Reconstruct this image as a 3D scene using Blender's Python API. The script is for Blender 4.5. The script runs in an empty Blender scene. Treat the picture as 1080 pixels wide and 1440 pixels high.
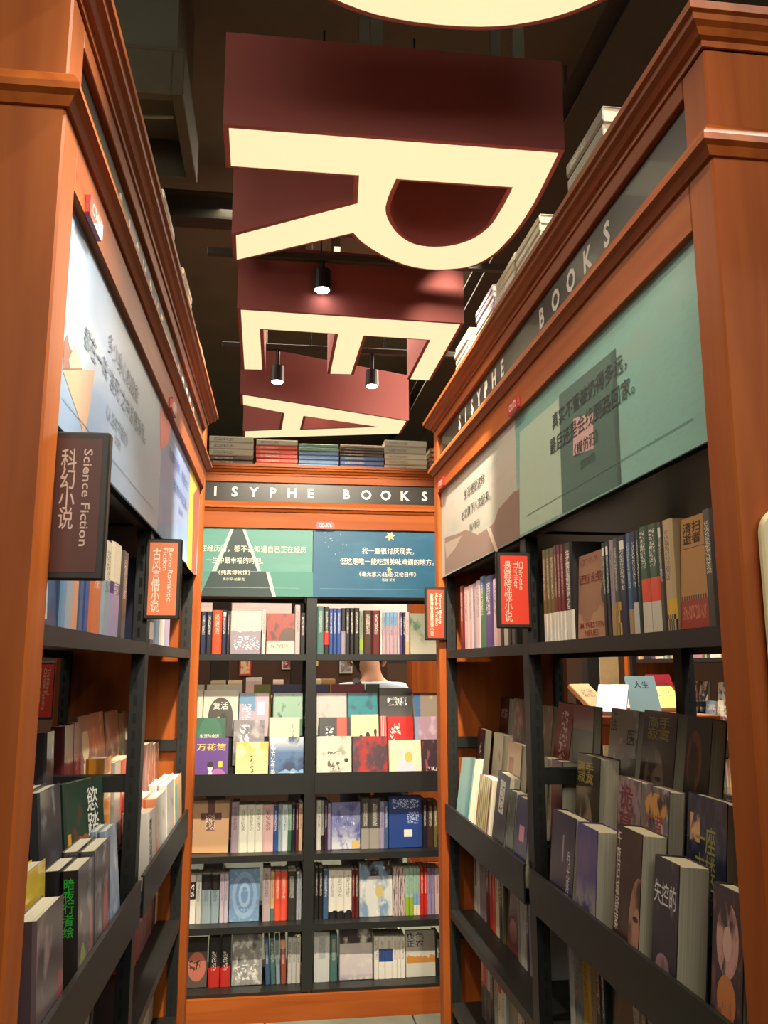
import bpy, bmesh, math, random
from mathutils import Matrix, Vector
S = bpy.context.scene
COL = S.collection
PI = math.pi

# ---------------------------------------------------------------- camera, world, lights, exposure
F_PX, PITCH, YAW, ROLL, EYE = 1211.4, 0.1776, 0.1268, -0.0009, 1.4084
cam = bpy.data.cameras.new('camera')
cam.sensor_fit = 'VERTICAL'; cam.sensor_height = 36.0
cam.lens = 36.0 * F_PX / 1440.0
cam.clip_start = 0.02; cam.clip_end = 60
camo = bpy.data.objects.new('camera', cam); COL.objects.link(camo)
fw = Vector((math.sin(YAW) * math.cos(PITCH), math.cos(YAW) * math.cos(PITCH), math.sin(PITCH)))
rt = Vector((math.cos(YAW), -math.sin(YAW), 0)); up = rt.cross(fw)
r2 = rt * math.cos(ROLL) + up * math.sin(ROLL); u2 = -rt * math.sin(ROLL) + up * math.cos(ROLL)
camo.matrix_world = Matrix(((r2.x, u2.x, -fw.x, 0), (r2.y, u2.y, -fw.y, 0), (r2.z, u2.z, -fw.z, EYE), (0, 0, 0, 1)))
S.camera = camo
w = bpy.data.worlds.new('world'); S.world = w; w.use_nodes = True
w.node_tree.nodes['Background'].inputs[0].default_value = (1.0, 0.86, 0.68, 1)
w.node_tree.nodes['Background'].inputs[1].default_value = 0.05
S.view_settings.view_transform = 'Standard'; S.view_settings.look = 'None'
S.view_settings.exposure = 0.0; S.view_settings.gamma = 1.0
S.view_settings.use_curve_mapping = False
S.cycles.max_bounces = 6; S.cycles.diffuse_bounces = 4; S.cycles.use_denoising = True
S.cycles.sample_clamp_indirect = 4.0

def spot(name, loc, target, power, size, color=(1, .86, .66), blend=.6, rad=.05):
    l = bpy.data.lights.new(name, 'SPOT'); l.energy = power; l.spot_size = math.radians(size)
    l.spot_blend = blend; l.color = color; l.shadow_soft_size = rad
    o = bpy.data.objects.new(name, l); COL.objects.link(o)
    o.matrix_world = Matrix.Translation(Vector(loc)) @ (Vector(target) - Vector(loc)).to_track_quat('-Z', 'Y').to_matrix().to_4x4()
    return o
def area(name, loc, target, power, sx, sy, color=(1, .85, .66)):
    l = bpy.data.lights.new(name, 'AREA'); l.energy = power; l.shape = 'RECTANGLE'; l.size = sx; l.size_y = sy; l.color = color
    o = bpy.data.objects.new(name, l); COL.objects.link(o)
    o.matrix_world = Matrix.Translation(Vector(loc)) @ (Vector(target) - Vector(loc)).to_track_quat('-Z', 'Y').to_matrix().to_4x4()
    return o
spot('unseen_spot', (1.5, .8, 3.9), (-.35, 1.8, 1.3), 380, 62, color=(1, .92, .8))
spot('unseen_spot', (.22, 1.9, 3.05), (.15, 3.85, .7), 470, 62, blend=.2, rad=.035)  # key for the end bookcase, unseen, hung low to clear the letters
spot('unseen_spot', (.9, 3.75, 3.6), (.5, 4.85, 1.3), 60, 40)
spot('unseen_spot', (1.25, 2.8, 3.4), (-.3, 3.0, .6), 480, 44, color=(1, .82, .5))
spot('unseen_spot', (-.7, 1.4, 3.9), (.6, 2.2, 1.1), 200, 62, color=(1, .82, .56))
spot('unseen_spot', (.2, -.8, 3.0), (.12, 2.3, 1.5), 260, 27)  # added fill from the camera side to brighten the sign faces
spot('unseen_spot', (.5, 1.2, 3.05), (-.267, 1.04, 1.9), 170, 16, blend=.12, color=(1, .88, .62))  # added unseen beam for the bright stretch of the near post
area('unseen_fill', (.3, -2.6, 3.6), (.3, 3.0, 2.6), 30, 4, 1.2)  # added fill behind the camera, facing up the aisle
area('unseen_fill', (.3, -2.2, 2.7), (.3, 3.0, 4.3), 75, 3, 1, color=(1, .95, .8))  # added uplight for the ceiling and letter sides, not a real panel
area('unseen_fill', (1.6, 6.5, 4.3), (1.6, 6.5, 0), 700, 4, 3)  # unseen fill brightening the shop beyond the end bookcase
area('unseen_fill', (1.7, 4.7, 3.6), (2.6, 5.6, 1.2), 70, .8, .8)  # added fill to brighten the bookcase beyond the display table
area('unseen_fill', (-2.6, 4.0, 4.3), (-2.6, 4.0, 0), 160, 1.5, 4)  # unseen fill over the aisle beyond the left-hand bookcase


# ---------------------------------------------------------------- materials
def lin(c):
    return tuple(((x / 255) / 12.92 if x / 255 <= .04045 else ((x / 255 + .055) / 1.055) ** 2.4) for x in c) + (1,)
class NT:
    def __init__(s, name):
        s.m = bpy.data.materials.new(name); s.m.use_nodes = True; s.t = s.m.node_tree
        s.b = s.t.nodes['Principled BSDF']
    def n(s, ty, **k):
        x = s.t.nodes.new(ty)
        for a, v in k.items(): setattr(x, a, v)
        return x
    def l(s, a, b): s.t.links.new(a, b)
    def math(s, op, a, b=None, clamp=False):
        x = s.n('ShaderNodeMath', operation=op); x.use_clamp = clamp
        for i, v in enumerate((a, b)):
            if v is None: continue
            if isinstance(v, (int, float)): x.inputs[i].default_value = v
            else: s.l(v, x.inputs[i])
        return x.outputs[0]
    def mix(s, f, a, b):
        x = s.n('ShaderNodeMix', data_type='RGBA')
        for i, v in ((0, f), (6, a), (7, b)):
            if isinstance(v, (int, float, tuple)): x.inputs[i].default_value = v
            else: s.l(v, x.inputs[i])
        return x.outputs[2]
    def ramp(s, v, a, b):
        x = s.n('ShaderNodeMapRange'); s.l(v, x.inputs[0]); x.inputs[1].default_value = a; x.inputs[2].default_value = b
        return x.outputs[0]
MC = {}
def plain(name, c, rough=.5, metal=0, coat=0, var=.08, scale=30, bump=0):
    k = ('p', name)
    if k in MC: return MC[k]
    q = NT(name); tc = q.n('ShaderNodeTexCoord'); nz = q.n('ShaderNodeTexNoise'); nz.inputs['Scale'].default_value = scale
    q.l(tc.outputs['Object'], nz.inputs[0])
    d = tuple(x * (1 - var * 2) for x in lin(c)[:3]) + (1,); e = tuple(min(1, x * (1 + var)) for x in lin(c)[:3]) + (1,)
    q.l(q.mix(nz.outputs[0], d, e), q.b.inputs['Base Color'])
    q.b.inputs['Roughness'].default_value = rough; q.b.inputs['Metallic'].default_value = metal; q.b.inputs['Coat Weight'].default_value = coat
    if bump:
        bp = q.n('ShaderNodeBump'); bp.inputs['Strength'].default_value = bump; bp.inputs['Distance'].default_value = .002
        q.l(nz.outputs[0], bp.inputs['Height']); q.l(bp.outputs[0], q.b.inputs['Normal'])
    MC[k] = q.m; return q.m
def wood(name, c, axis):
    k = ('w', name, axis)
    if k in MC: return MC[k]
    q = NT(name); tc = q.n('ShaderNodeTexCoord'); mp = q.n('ShaderNodeMapping'); q.l(tc.outputs['Object'], mp.inputs[0])
    sc = [22, 22, 22]; sc[axis] = 1.6; mp.inputs['Scale'].default_value = sc
    n1 = q.n('ShaderNodeTexNoise'); n1.inputs['Scale'].default_value = 1.0; n1.inputs['Detail'].default_value = 6; n1.inputs['Distortion'].default_value = .6
    q.l(mp.outputs[0], n1.inputs[0])
    n2 = q.n('ShaderNodeTexNoise'); n2.inputs['Scale'].default_value = 2.2; q.l(tc.outputs['Object'], n2.inputs[0])
    a = lin(c); dk = (a[0] * .66, a[1] * .52, a[2] * .45, 1); hi = (min(1, a[0] * 1.1), min(1, a[1] * 1.2), min(1, a[2] * 1.1), 1)
    f = q.ramp(n1.outputs[0], .3, .72)
    col = q.mix(f, dk, hi); col = q.mix(q.math('MULTIPLY', n2.outputs[0], .35), col, a)
    q.l(col, q.b.inputs['Base Color'])
    q.b.inputs['Roughness'].default_value = .55; q.b.inputs['Specular IOR Level'].default_value = .25; q.b.inputs['Coat Weight'].default_value = .05; q.b.inputs['Coat Roughness'].default_value = .3
    bp = q.n('ShaderNodeBump'); bp.inputs['Strength'].default_value = .12; bp.inputs['Distance'].default_value = .001
    q.l(n1.outputs[0], bp.inputs['Height']); q.l(bp.outputs[0], q.b.inputs['Normal'])
    MC[k] = q.m; return q.m
def glow(name, c, st):
    k = ('g', name)
    if k in MC: return MC[k]
    q = NT(name); q.b.inputs['Base Color'].default_value = (.12, .11, .08, 1); q.b.inputs['Emission Color'].default_value = lin(c)
    q.b.inputs['Emission Strength'].default_value = st; MC[k] = q.m; return q.m
# printed artwork: flat colour layers laid out in the UVs of a cover or poster
def art(base, layers=(), rough=.42, coat=.15, name='printed_paper'):
    k = ('a', base, layers, rough, coat)
    if k in MC: return MC[k]
    q = NT(name); uv = q.n('ShaderNodeUVMap'); uv.uv_map = 'UVMap'; sep = q.n('ShaderNodeSeparateXYZ'); q.l(uv.outputs[0], sep.inputs[0])
    U, V = sep.outputs[0], sep.outputs[1]
    def noise(scale, seed, src=None, sx=1, sy=1, detail=3):
        mp = q.n('ShaderNodeMapping'); q.l(src or uv.outputs[0], mp.inputs[0]); mp.inputs['Location'].default_value = (seed * 3.7, seed * 1.3, seed)
        mp.inputs['Scale'].default_value = (sx, sy, 1)
        n = q.n('ShaderNodeTexNoise'); n.inputs['Scale'].default_value = scale; n.inputs['Detail'].default_value = detail
        q.l(mp.outputs[0], n.inputs[0]); return n.outputs[0]
    def rect(a, b, c, d):
        m = q.math('MULTIPLY', q.math('GREATER_THAN', U, a), q.math('LESS_THAN', U, c))
        return q.math('MULTIPLY', m, q.math('MULTIPLY', q.math('GREATER_THAN', V, b), q.math('LESS_THAN', V, d)))
    col = lin(base)
    for L in layers:
        t, c = L[0], lin(L[1])
        if t == 'n': m = q.ramp(noise(L[2], L[4] if len(L) > 4 else 1), L[3], L[3] + .12)            # blotches: scale, threshold, seed
        elif t == 'g': m = q.ramp(V, L[2], L[3])                                                  # gradient up the sheet
        elif t == 'h': m = q.ramp(U, L[2], L[3])
        elif t == 'r': m = rect(*L[2:6])
        elif t == 'e':
            a = q.math('DIVIDE', q.math('SUBTRACT', U, L[2]), L[4]); b = q.math('DIVIDE', q.math('SUBTRACT', V, L[3]), L[5])
            m = q.math('LESS_THAN', q.math('ADD', q.math('MULTIPLY', a, a), q.math('MULTIPLY', b, b)), 1.0)
        elif t == 'm':                                                                            # ridge line: height, amplitude, scale, seed
            cx = q.n('ShaderNodeCombineXYZ'); q.l(U, cx.inputs[0]); nn = noise(L[4], L[5], cx.outputs[0])
            m = q.math('LESS_THAN', V, q.math('ADD', q.math('MULTIPLY', q.math('SUBTRACT', nn, .5), L[3] * 2), L[2]))
        elif t == 't':                                                                            # small printed marks in a block: rect, sx, sy, seed
            nn = noise(2.2, L[8], None, L[6], L[7], 1)
            m = q.math('MULTIPLY', q.math('GREATER_THAN', nn, .55), rect(*L[2:6]))
        elif t == 's': m = q.math('GREATER_THAN', q.math('SINE', q.math('MULTIPLY', U, L[2])), L[3])
        elif t == 'q':                                                                            # stripes up the sheet
            m = q.math('GREATER_THAN', q.math('SINE', q.math('MULTIPLY', V, L[2])), L[3])
        elif t == 'c':                                                                            # chequer band
            ck = q.n('ShaderNodeTexChecker'); q.l(uv.outputs[0], ck.inputs[0]); ck.inputs[3].default_value = L[6]
            m = q.math('MULTIPLY', ck.outputs[1], rect(*L[2:6]))
        col = q.mix(m, col, c)
    if isinstance(col, tuple): q.b.inputs['Base Color'].default_value = col
    else: q.l(col, q.b.inputs['Base Color'])
    q.b.inputs['Roughness'].default_value = rough; q.b.inputs['Coat Weight'].default_value = coat; q.b.inputs['Coat Roughness'].default_value = .12
    MC[k] = q.m; return q.m
WOODC = (164, 84, 30)
WZ = wood('stained_wood_upright', WOODC, 2); WX = wood('stained_wood_rail', WOODC, 0); WY = wood('stained_wood_panel', (160, 78, 26), 2)
STEEL = plain('black_powder_coated_steel', (29, 31, 30), .45, var=.05, scale=60)
SLOT = plain('slot_shadow_steel', (8, 8, 8), .8)
BOARDC = plain('black_sign_board', (30, 27, 22), .3, coat=.2)
PAPER = NT('page_edges')
_tc = PAPER.n('ShaderNodeTexCoord'); _mp = PAPER.n('ShaderNodeMapping'); _mp.inputs['Scale'].default_value = (900, 3, 3); PAPER.l(_tc.outputs['Object'], _mp.inputs[0])
_n = PAPER.n('ShaderNodeTexNoise'); _n.inputs['Scale'].default_value = 1; PAPER.l(_mp.outputs[0], _n.inputs[0])
PAPER.l(PAPER.mix(_n.outputs[0], lin((188, 178, 148)), lin((238, 232, 210))), PAPER.b.inputs['Base Color']); PAPER.b.inputs['Roughness'].default_value = .8
PAPER = PAPER.m
WHITE = plain('white_print', (240, 236, 224), .5, var=.02)
INK = plain('dark_print', (38, 44, 46), .5, var=.02)

# ---------------------------------------------------------------- mesh helpers
class MB:
    def __init__(s): s.v = []; s.f = []; s.m = []; s.uv = {}
    def box(s, x0, x1, y0, y1, z0, z1, m=0, M=None):
        b = len(s.v); p = [(x, y, z) for x in (x0, x1) for y in (y0, y1) for z in (z0, z1)]
        if M is not None: p = [tuple(M @ Vector(a)) for a in p]
        s.v += p
        for q in ((0, 1, 3, 2), (4, 6, 7, 5), (0, 4, 5, 1), (2, 3, 7, 6), (0, 2, 6, 4), (1, 5, 7, 3)): s.f.append([b + i for i in q]); s.m.append(m)
        return s
    def prism(s, pts, a0, a1, axis=0, m=0, cap=True):      # pts: 2D outline (in the two other axes), counter-clockwise
        b = len(s.v); n = len(pts)
        for a in (a0, a1):
            for p in pts:
                s.v.append({0: (a, p[0], p[1]), 1: (p[0], a, p[1]), 2: (p[0], p[1], a)}[axis])
        for i in range(n):
            j = (i + 1) % n; s.f.append([b + i, b + j, b + n + j, b + n + i]); s.m.append(m)
        if cap: s.f.append([b + i for i in range(n)][::-1]); s.f.append([b + n + i for i in range(n)]); s.m += [m, m]
        return s
    def tube(s, p0, p1, r0, r1=None, seg=12, m=0, cap=True):
        r1 = r0 if r1 is None else r1; p0 = Vector(p0); p1 = Vector(p1); d = (p1 - p0).normalized()
        a = d.orthogonal().normalized(); c = d.cross(a); b = len(s.v)
        for p, r in ((p0, r0), (p1, r1)):
            for i in range(seg): t = 2 * PI * i / seg; s.v.append(tuple(p + a * r * math.cos(t) + c * r * math.sin(t)))
        for i in range(seg): j = (i + 1) % seg; s.f.append([b + i, b + j, b + seg + j, b + seg + i]); s.m.append(m)
        if cap: s.f.append([b + i for i in range(seg)][::-1]); s.f.append([b + seg + i for i in range(seg)]); s.m += [m, m]
        return s
    def mesh(s, name, bevel=0):
        me = bpy.data.meshes.new(name); me.from_pydata(s.v, [], s.f)
        for p, m in zip(me.polygons, s.m): p.material_index = m
        if s.uv:
            l = me.uv_layers.new(name='UVMap')
            for fi, uvs in s.uv.items():
                for k, li in enumerate(me.polygons[fi].loop_indices): l.data[li].uv = uvs[k]
        bm = bmesh.new(); bm.from_mesh(me)
        bmesh.ops.recalc_face_normals(bm, faces=bm.faces)
        if bevel: bmesh.ops.bevel(bm, geom=bm.edges[:], offset=bevel, segments=1, affect='EDGES', profile=.7)
        bm.to_mesh(me); bm.free(); return me
def tag(o, label=None, cat=None, group=None, kind=None):
    for k, v in (('label', label), ('category', cat), ('group', group), ('kind', kind)):
        if v: o[k] = v
    return o
def put(name, me, mats=None, parent=None, M=None):
    if mats is not None and not me.materials:
        for m in (mats if isinstance(mats, (list, tuple)) else [mats]): me.materials.append(m)
    o = bpy.data.objects.new(name, me); COL.objects.link(o)
    if parent is not None: o.parent = parent
    if M is not None: o.matrix_local = M
    return o
def empty(name, M=None, parent=None):
    o = bpy.data.objects.new(name, None); o.empty_display_size = .1; COL.objects.link(o)
    if parent is not None: o.parent = parent
    if M is not None: o.matrix_local = M
    return o
TC = {}
def text_mesh(body, bold=0.0, spacing=1.0, line=1.0, align='CENTER'):
    k = (body, bold, spacing, line, align)
    if k in TC: return TC[k]
    c = bpy.data.curves.new('t', 'FONT'); c.body = body; c.offset = bold; c.resolution_u = 2; c.space_character = spacing; c.space_line = line; c.align_x = align
    o = bpy.data.objects.new('t', c); COL.objects.link(o)
    me = bpy.data.meshes.new_from_object(o.evaluated_get(bpy.context.evaluated_depsgraph_get()))
    bpy.data.objects.remove(o); bpy.data.curves.remove(c)
    xs = [v.co.x for v in me.vertices]; ys = [v.co.y for v in me.vertices]
    TC[k] = (me, min(xs), max(xs), min(ys), max(ys)); return TC[k]
# text on a plane: M maps (x right, y up, z out) to the parent; fit into w x h (either may be None)
def text(name, body, M, parent, mat, w=None, h=None, bold=0.0, spacing=1.0, line=1.0, align='CENTER', rot=0, anchor=(.5, .5)):
    src, x0, x1, y0, y1 = text_mesh(body, bold, spacing, line, align)
    me = src.copy(); me.name = name; W, H = x1 - x0, y1 - y0
    sx = (w / W) if w else None; sy = (h / H) if h else None
    sx = sx or sy; sy = sy or sx
    ax, ay = x0 + W * anchor[0], y0 + H * anchor[1]; c, s_ = math.cos(rot), math.sin(rot)
    for v in me.vertices:
        x, y = (v.co.x - ax) * sx, (v.co.y - ay) * sy
        v.co = (x * c - y * s_, x * s_ + y * c, 0)
    me.materials.clear(); me.materials.append(mat)
    return put(name, me, None, parent, M)
def plane_M(o, xa, ya):
    xa = Vector(xa).normalized(); ya = Vector(ya).normalized(); za = xa.cross(ya)
    return Matrix(((xa.x, ya.x, za.x, o[0]), (xa.y, ya.y, za.y, o[1]), (xa.z, ya.z, za.z, o[2]), (0, 0, 0, 1)))
def FACE(x, y, z): return plane_M((x, y, z), (1, 0, 0), (0, 0, 1))   # a sheet facing local -Y
def poly(name, pts, M, parent, mat, th=.0):
    me = bpy.data.meshes.new(name); me.from_pydata([(p[0], p[1], 0) for p in pts], [], [list(range(len(pts)))])
    return put(name, me, mat, parent, M)
def ordinal(n):
    w = 'zero first second third fourth fifth sixth seventh eighth ninth tenth eleventh twelfth thirteenth fourteenth fifteenth sixteenth seventeenth eighteenth nineteenth twentieth'.split()
    return w[n] if n <= 20 else ['twenty-' + x for x in w[1:10]][n - 21] if n < 30 else f'{n}th'

# ---------------------------------------------------------------- room shell
FL = NT('grey_green_floor_tiles'); _tc = FL.n('ShaderNodeTexCoord'); _n = FL.n('ShaderNodeTexNoise'); _n.inputs['Scale'].default_value = 8; FL.l(_tc.outputs['Object'], _n.inputs[0])
FL.l(FL.mix(_n.outputs[0], lin((96, 108, 100)), lin((138, 146, 134))), FL.b.inputs['Base Color']); FL.b.inputs['Roughness'].default_value = .35; FL = FL.m
DARK = plain('dark_painted_ceiling', (92, 92, 76), .9, var=.1, scale=3)
WALLM = plain('dark_brown_wall', (84, 58, 40), .8)
FLOORB = put('floor', MB().box(-7, 7, -4, 12, -.11, -.01).mesh('floor'), plain('tile_joint', (70, 74, 68), .8)); tag(FLOORB, kind='structure')
TW = .6
_tile = MB().box(.003, TW - .003, .003, TW - .003, -.01, 0).mesh('tile', .0015); _tile.materials.append(FL)
for i in range(-3, 4):
    for j in range(0, 14): put('tile', _tile, None, FLOORB, Matrix.Translation((i * TW, j * TW - .3, 0)))
_rest = MB()
for i in range(-11, 11):
    for j in range(-6, 20):
        if not (-3 <= i < 4 and 0 <= j < 14): _rest.box(i * TW + .003, i * TW + TW - .003, j * TW - .297, j * TW + .297, -.01, 0)
tag(put('outer_tiles', _rest.mesh('outer_tiles'), FL, FLOORB), kind='stuff')
tag(put('ceiling', MB().box(-7, 7, -4, 12, 4.6, 4.7).mesh('ceiling'), DARK), kind='structure')
for nm, b in (('wall_far', (-7, 7, 11.9, 12, 0, 4.6)), ('wall_near', (-7, 7, -4, -3.9, 0, 4.6)), ('wall_left', (-7, -6.9, -4, 12, 0, 4.6)), ('wall_right', (6.9, 7, -4, 12, 0, 4.6))):
    tag(put(nm, MB().box(*b).mesh(nm), WALLM), kind='structure')

# ---------------------------------------------------------------- bookcase (all units share these parts)
A, W_, D_ = 0.939, 0.065, 0.45          # half the clear width, post width, depth
ZPL, ZD, ZC, ZRB, ZRT, ZAB, ZAT, ZPB, ZPT = .0955, .358, .634, .878, .964, 1.435, 1.4616, 1.712, 2.0117
ZTOP = 2.295
TIERS = ((.014, .90), (.10, .985), (.188, 1.10))     # front y and floor height of the three display steps
def sharedmesh(key, fn, _c={}):
    if key not in _c: _c[key] = fn()
    return _c[key]
def end_panel():
    b = MB().box(0, W_, 0, D_, 0, ZTOP - .045)
    return b.mesh('end_panel', .003)
def cornice():
    pr = [(0, -.045), (0, 0), (-.034, 0), (-.034, -.012), (-.028, -.014), (-.026, -.022), (-.018, -.026), (-.012, -.034), (-.005, -.036), (-.004, -.045)]
    T = A + W_
    path = [(-T, 0), (T, 0), (T, D_), (-T, D_)]; nrm = [(-1, -1), (1, -1), (1, 1), (-1, 1)]
    b = MB(); n = len(pr)
    for (px, py), (nx, ny) in zip(path, nrm):
        for (o, z) in pr: b.v.append((px - nx * o, py - ny * o, ZTOP + z))
    for i in range(4):
        for k in range(n):
            j = (i + 1) % 4; l = (k + 1) % n
            b.f.append([i * n + k, i * n + l, j * n + l, j * n + k]); b.m.append(0)
    return b.mesh('cornice')
def ledge():
    pr = [(0, -.046), (0, 0), (-.003, 0), (-.010, -.006), (-.019, -.022), (-.020, -.032), (-.012, -.036), (-.005, -.046)]
    T = A + W_; b = MB(); n = len(pr)
    for (px, py), (nx, ny) in zip([(-T, 0), (T, 0), (T, D_), (-T, D_)], [(-1, -1), (1, -1), (1, 1), (-1, 1)]):
        for (o, z) in pr: b.v.append((px - nx * o, py - ny * o, 2.131 + z))
    for i in range(4):
        for k in range(n):
            j = (i + 1) % 4; l = (k + 1) % n
            b.f.append([i * n + k, i * n + l, j * n + l, j * n + k]); b.m.append(0)
    return b.mesh('ledge')
def upright(x0, x1, y0, y1, z1):
    b = MB()      # channel with a lip so that it reads as folded steel
    b.box(x0, x1, y0, y0 + .003, .1, z1); b.box(x0, x0 + .003, y0 + .003, y1, .1, z1); b.box(x1 - .003, x1, y0 + .003, y1, .1, z1)
    return b.mesh('upright')
def slots(x0, x1, y0, y1, z1):
    b = MB(); z = .14
    while z < z1 - .04:
        if z > .12:
            for x in (x0 - .0006, x1 - .0004): b.box(x, x + .001, y0 + .014, y0 + .021, z, z + .022)
        z += .037
    return b.mesh('slot')
def shelf(x0, x1, zt):
    b = MB(); b.box(x0, x1, .022, .0235, zt - .026, zt); b.box(x0, x1, .0235, D_ - .03, zt - .003, zt); b.box(x0, x1, D_ - .03, D_ - .0285, zt - .026, zt)
    b.box(x0, x1, .0235, .04, zt - .026, zt - .0245); b.box(x0, x1, D_ / 2 - .002, D_ / 2 + .002, zt, zt + .03)
    return b.mesh('shelf')
def tray(x0, x1):
    b = MB()
    for s in (0, 1):
        ys = [.02, .09, .178, .222] if not s else [D_ - .02, D_ - .09, D_ - .178, D_ - .222]
        for k, z in enumerate((.90, .985, 1.10)):
            a, c = sorted((ys[k], ys[k + 1])); b.box(x0, x1, a, c, z - .004, z - .001)
            a, c = sorted((ys[k + 1], ys[k + 1] + (.003 if not s else -.003)))
            if k < 2: b.box(x0, x1, a, c, z - .004, (.985, 1.10)[k] - .001)
    b.box(x0, x1, .0215, D_ - .0215, .878, .881)
    return b.mesh('display_steps')
def brace(x0, x1):
    b = MB().box(x0, x1, .053, D_ - .053, 0, .034)
    return b.mesh('brace')
def build_unit(M, label, prints=True, pitch=0):
    root = empty('bookcase', M); tag(root, label, 'bookcase', 'double-sided bookcases')
    T = A + W_
    ep = sharedmesh('ep', end_panel)
    for s in (-1, 1):
        e = put('end_panel', ep, WZ, root, Matrix.Translation((A if s > 0 else -T, 0, 0)))
    put('plinth', sharedmesh('pl', lambda: MB().box(-A, A, 0, .02, 0, ZPL).box(-A, A, D_ - .02, D_, 0, ZPL).box(-A, A, .02, D_ - .02, .02, ZPL - .012).mesh('plinth')), WX, root)
    put('cornice', sharedmesh('co', cornice), WX, root)
    put('ledge', sharedmesh('le', ledge), WX, root)
    put('top_board', sharedmesh('tb', lambda: MB().box(-T, T, .0, D_, ZTOP - .02, ZTOP).mesh('top_board')), WX, root)
    put('frieze_rail', sharedmesh('fr', lambda: MB().box(-A, A, 0, .03, ZPT, 2.10).box(-A, A, D_ - .03, D_, ZPT, 2.10).mesh('frieze_rail', .0015)), WX, root)
    put('crown_rail', sharedmesh('cr', lambda: MB().box(-A, A, 0, .03, 2.219, ZTOP - .04).box(-A, A, D_ - .03, D_, 2.219, ZTOP - .04).mesh('crown_rail', .0015)), WX, root)
    put('back_board', sharedmesh('bb', lambda: MB().box(-A, A, D_ - .035, D_ - .015, ZPB, ZPT).box(-A, A, .03, D_ - .035, ZPT - .006, ZPT).mesh('back_board')), plain('grey_back_board', (120, 118, 108), .6), root)
    hb = put('header_board', sharedmesh('hb', lambda: MB().box(-A, A, .010, .018, 2.10, 2.225).box(-A, A, D_ - .018, D_ - .010, 2.10, 2.225).mesh('header_board')), BOARDC, root)
    for k, ch in enumerate('SISYPHEBOOKS'):
        cx = (-.52 + .0845 * k if k < 7 else .148 + .0895 * (k - 7)) if pitch == 0 else (-.61 + .0862 * k if k < 7 else .241 + .095 * (k - 7))
        if ch != ' ': text('header_letter', ch, FACE(cx, .0095, 2.175 + pitch * .001), hb, WHITE, h=(.044 if ch not in 'SO' else .0455) + pitch * .003, bold=.026 + pitch * .01)
    # steel inside
    zs = ZPB
    for (x0, x1) in ((-A, -A + .022), (-.022, .022), (A - .022, A)):
        for y0, y1 in ((.022, .052), (D_ - .052, D_ - .022)):
            u = put('upright', sharedmesh(('up', x0, y0), lambda: upright(x0, x1, y0, y1, zs)), STEEL, root)
            if prints: tag(put('slot', sharedmesh(('sl', x0, y0), lambda: slots(x0, x1, y0, y1, zs)), SLOT, u), kind='stuff')
        for bz in (1.143, .545): put('brace', sharedmesh(('br', x0), lambda: brace(x0 + .004, x1 - .004)), STEEL, root, Matrix.Translation((0, 0, bz)))
    for (x0, x1) in ((-A + .023, -.023), (.023, A - .023)):
        for z in (ZAT, ZC, ZD, ZPL + .012):
            put('shelf', sharedmesh(('sh', x0, z), lambda: shelf(x0, x1, z)), STEEL, root)
        put('head_panel', sharedmesh(('hp', x0), lambda: MB().box(x0, x1, .03, .05, ZPB - .0, ZPB + .02).box(x0, x1, .05, D_ - .05, ZPB + .016, ZPB + .02).mesh('head_panel')), STEEL, root)
        put('display_steps', sharedmesh(('tr', x0), lambda: tray(x0, x1)), STEEL, root)
        put('tray_rail', sharedmesh(('rl', x0), lambda: MB().box(x0 - .002, x1 + .002, .008, .012, ZRB, ZRT).box(x0 - .002, x1 + .002, .012, .021, ZRB, ZRB + .003).box(x0 - .002, x1 + .002, .012, .016, ZRT - .003, ZRT).mesh('tray_rail')), STEEL, root)
        put('tray_rail', sharedmesh(('rr', x0), lambda: MB().box(x0, x1, D_ - .012, D_ - .008, ZRB, ZRT).box(x0, x1, D_ - .021, D_ - .012, ZRB, ZRB + .003).mesh('tray_rail')), STEEL, root)
    return root
def poster(root, x0, x1, mat, z0=ZPB, z1=ZPT, lab=None):
    b = MB().box(x0, x1, .012, .016, z0, z1); b.uv[2] = [(0, 0), (1, 0), (1, 1), (0, 1)]
    me = b.mesh('poster'); me.materials.append(mat)
    o = put('poster', me, None, root)
    if lab: o['label'] = lab
    return o
def code_tag(root, x, body, lab):
    pts = []
    for k in range(20):
        a = 2 * PI * k / 20; cx = .034 if math.cos(a) > 0 else -.034; cz = .010 if math.sin(a) > 0 else -.010
        pts.append((x + cx + .007 * math.cos(a), 2.028 + cz + .006 * math.sin(a)))
    me = MB().prism(pts, -.007, -.0005, axis=1).mesh('code_tag', 0)
    o = put('code_tag', me, plain('red_enamel', (176, 22, 28), .35, coat=.5), root); o['label'] = lab
    text('code_lettering', body, FACE(x, -.0076, 2.029), o, plain('pale_pink_print', (250, 214, 200), .5), w=.058, h=.018, bold=.02)

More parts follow.
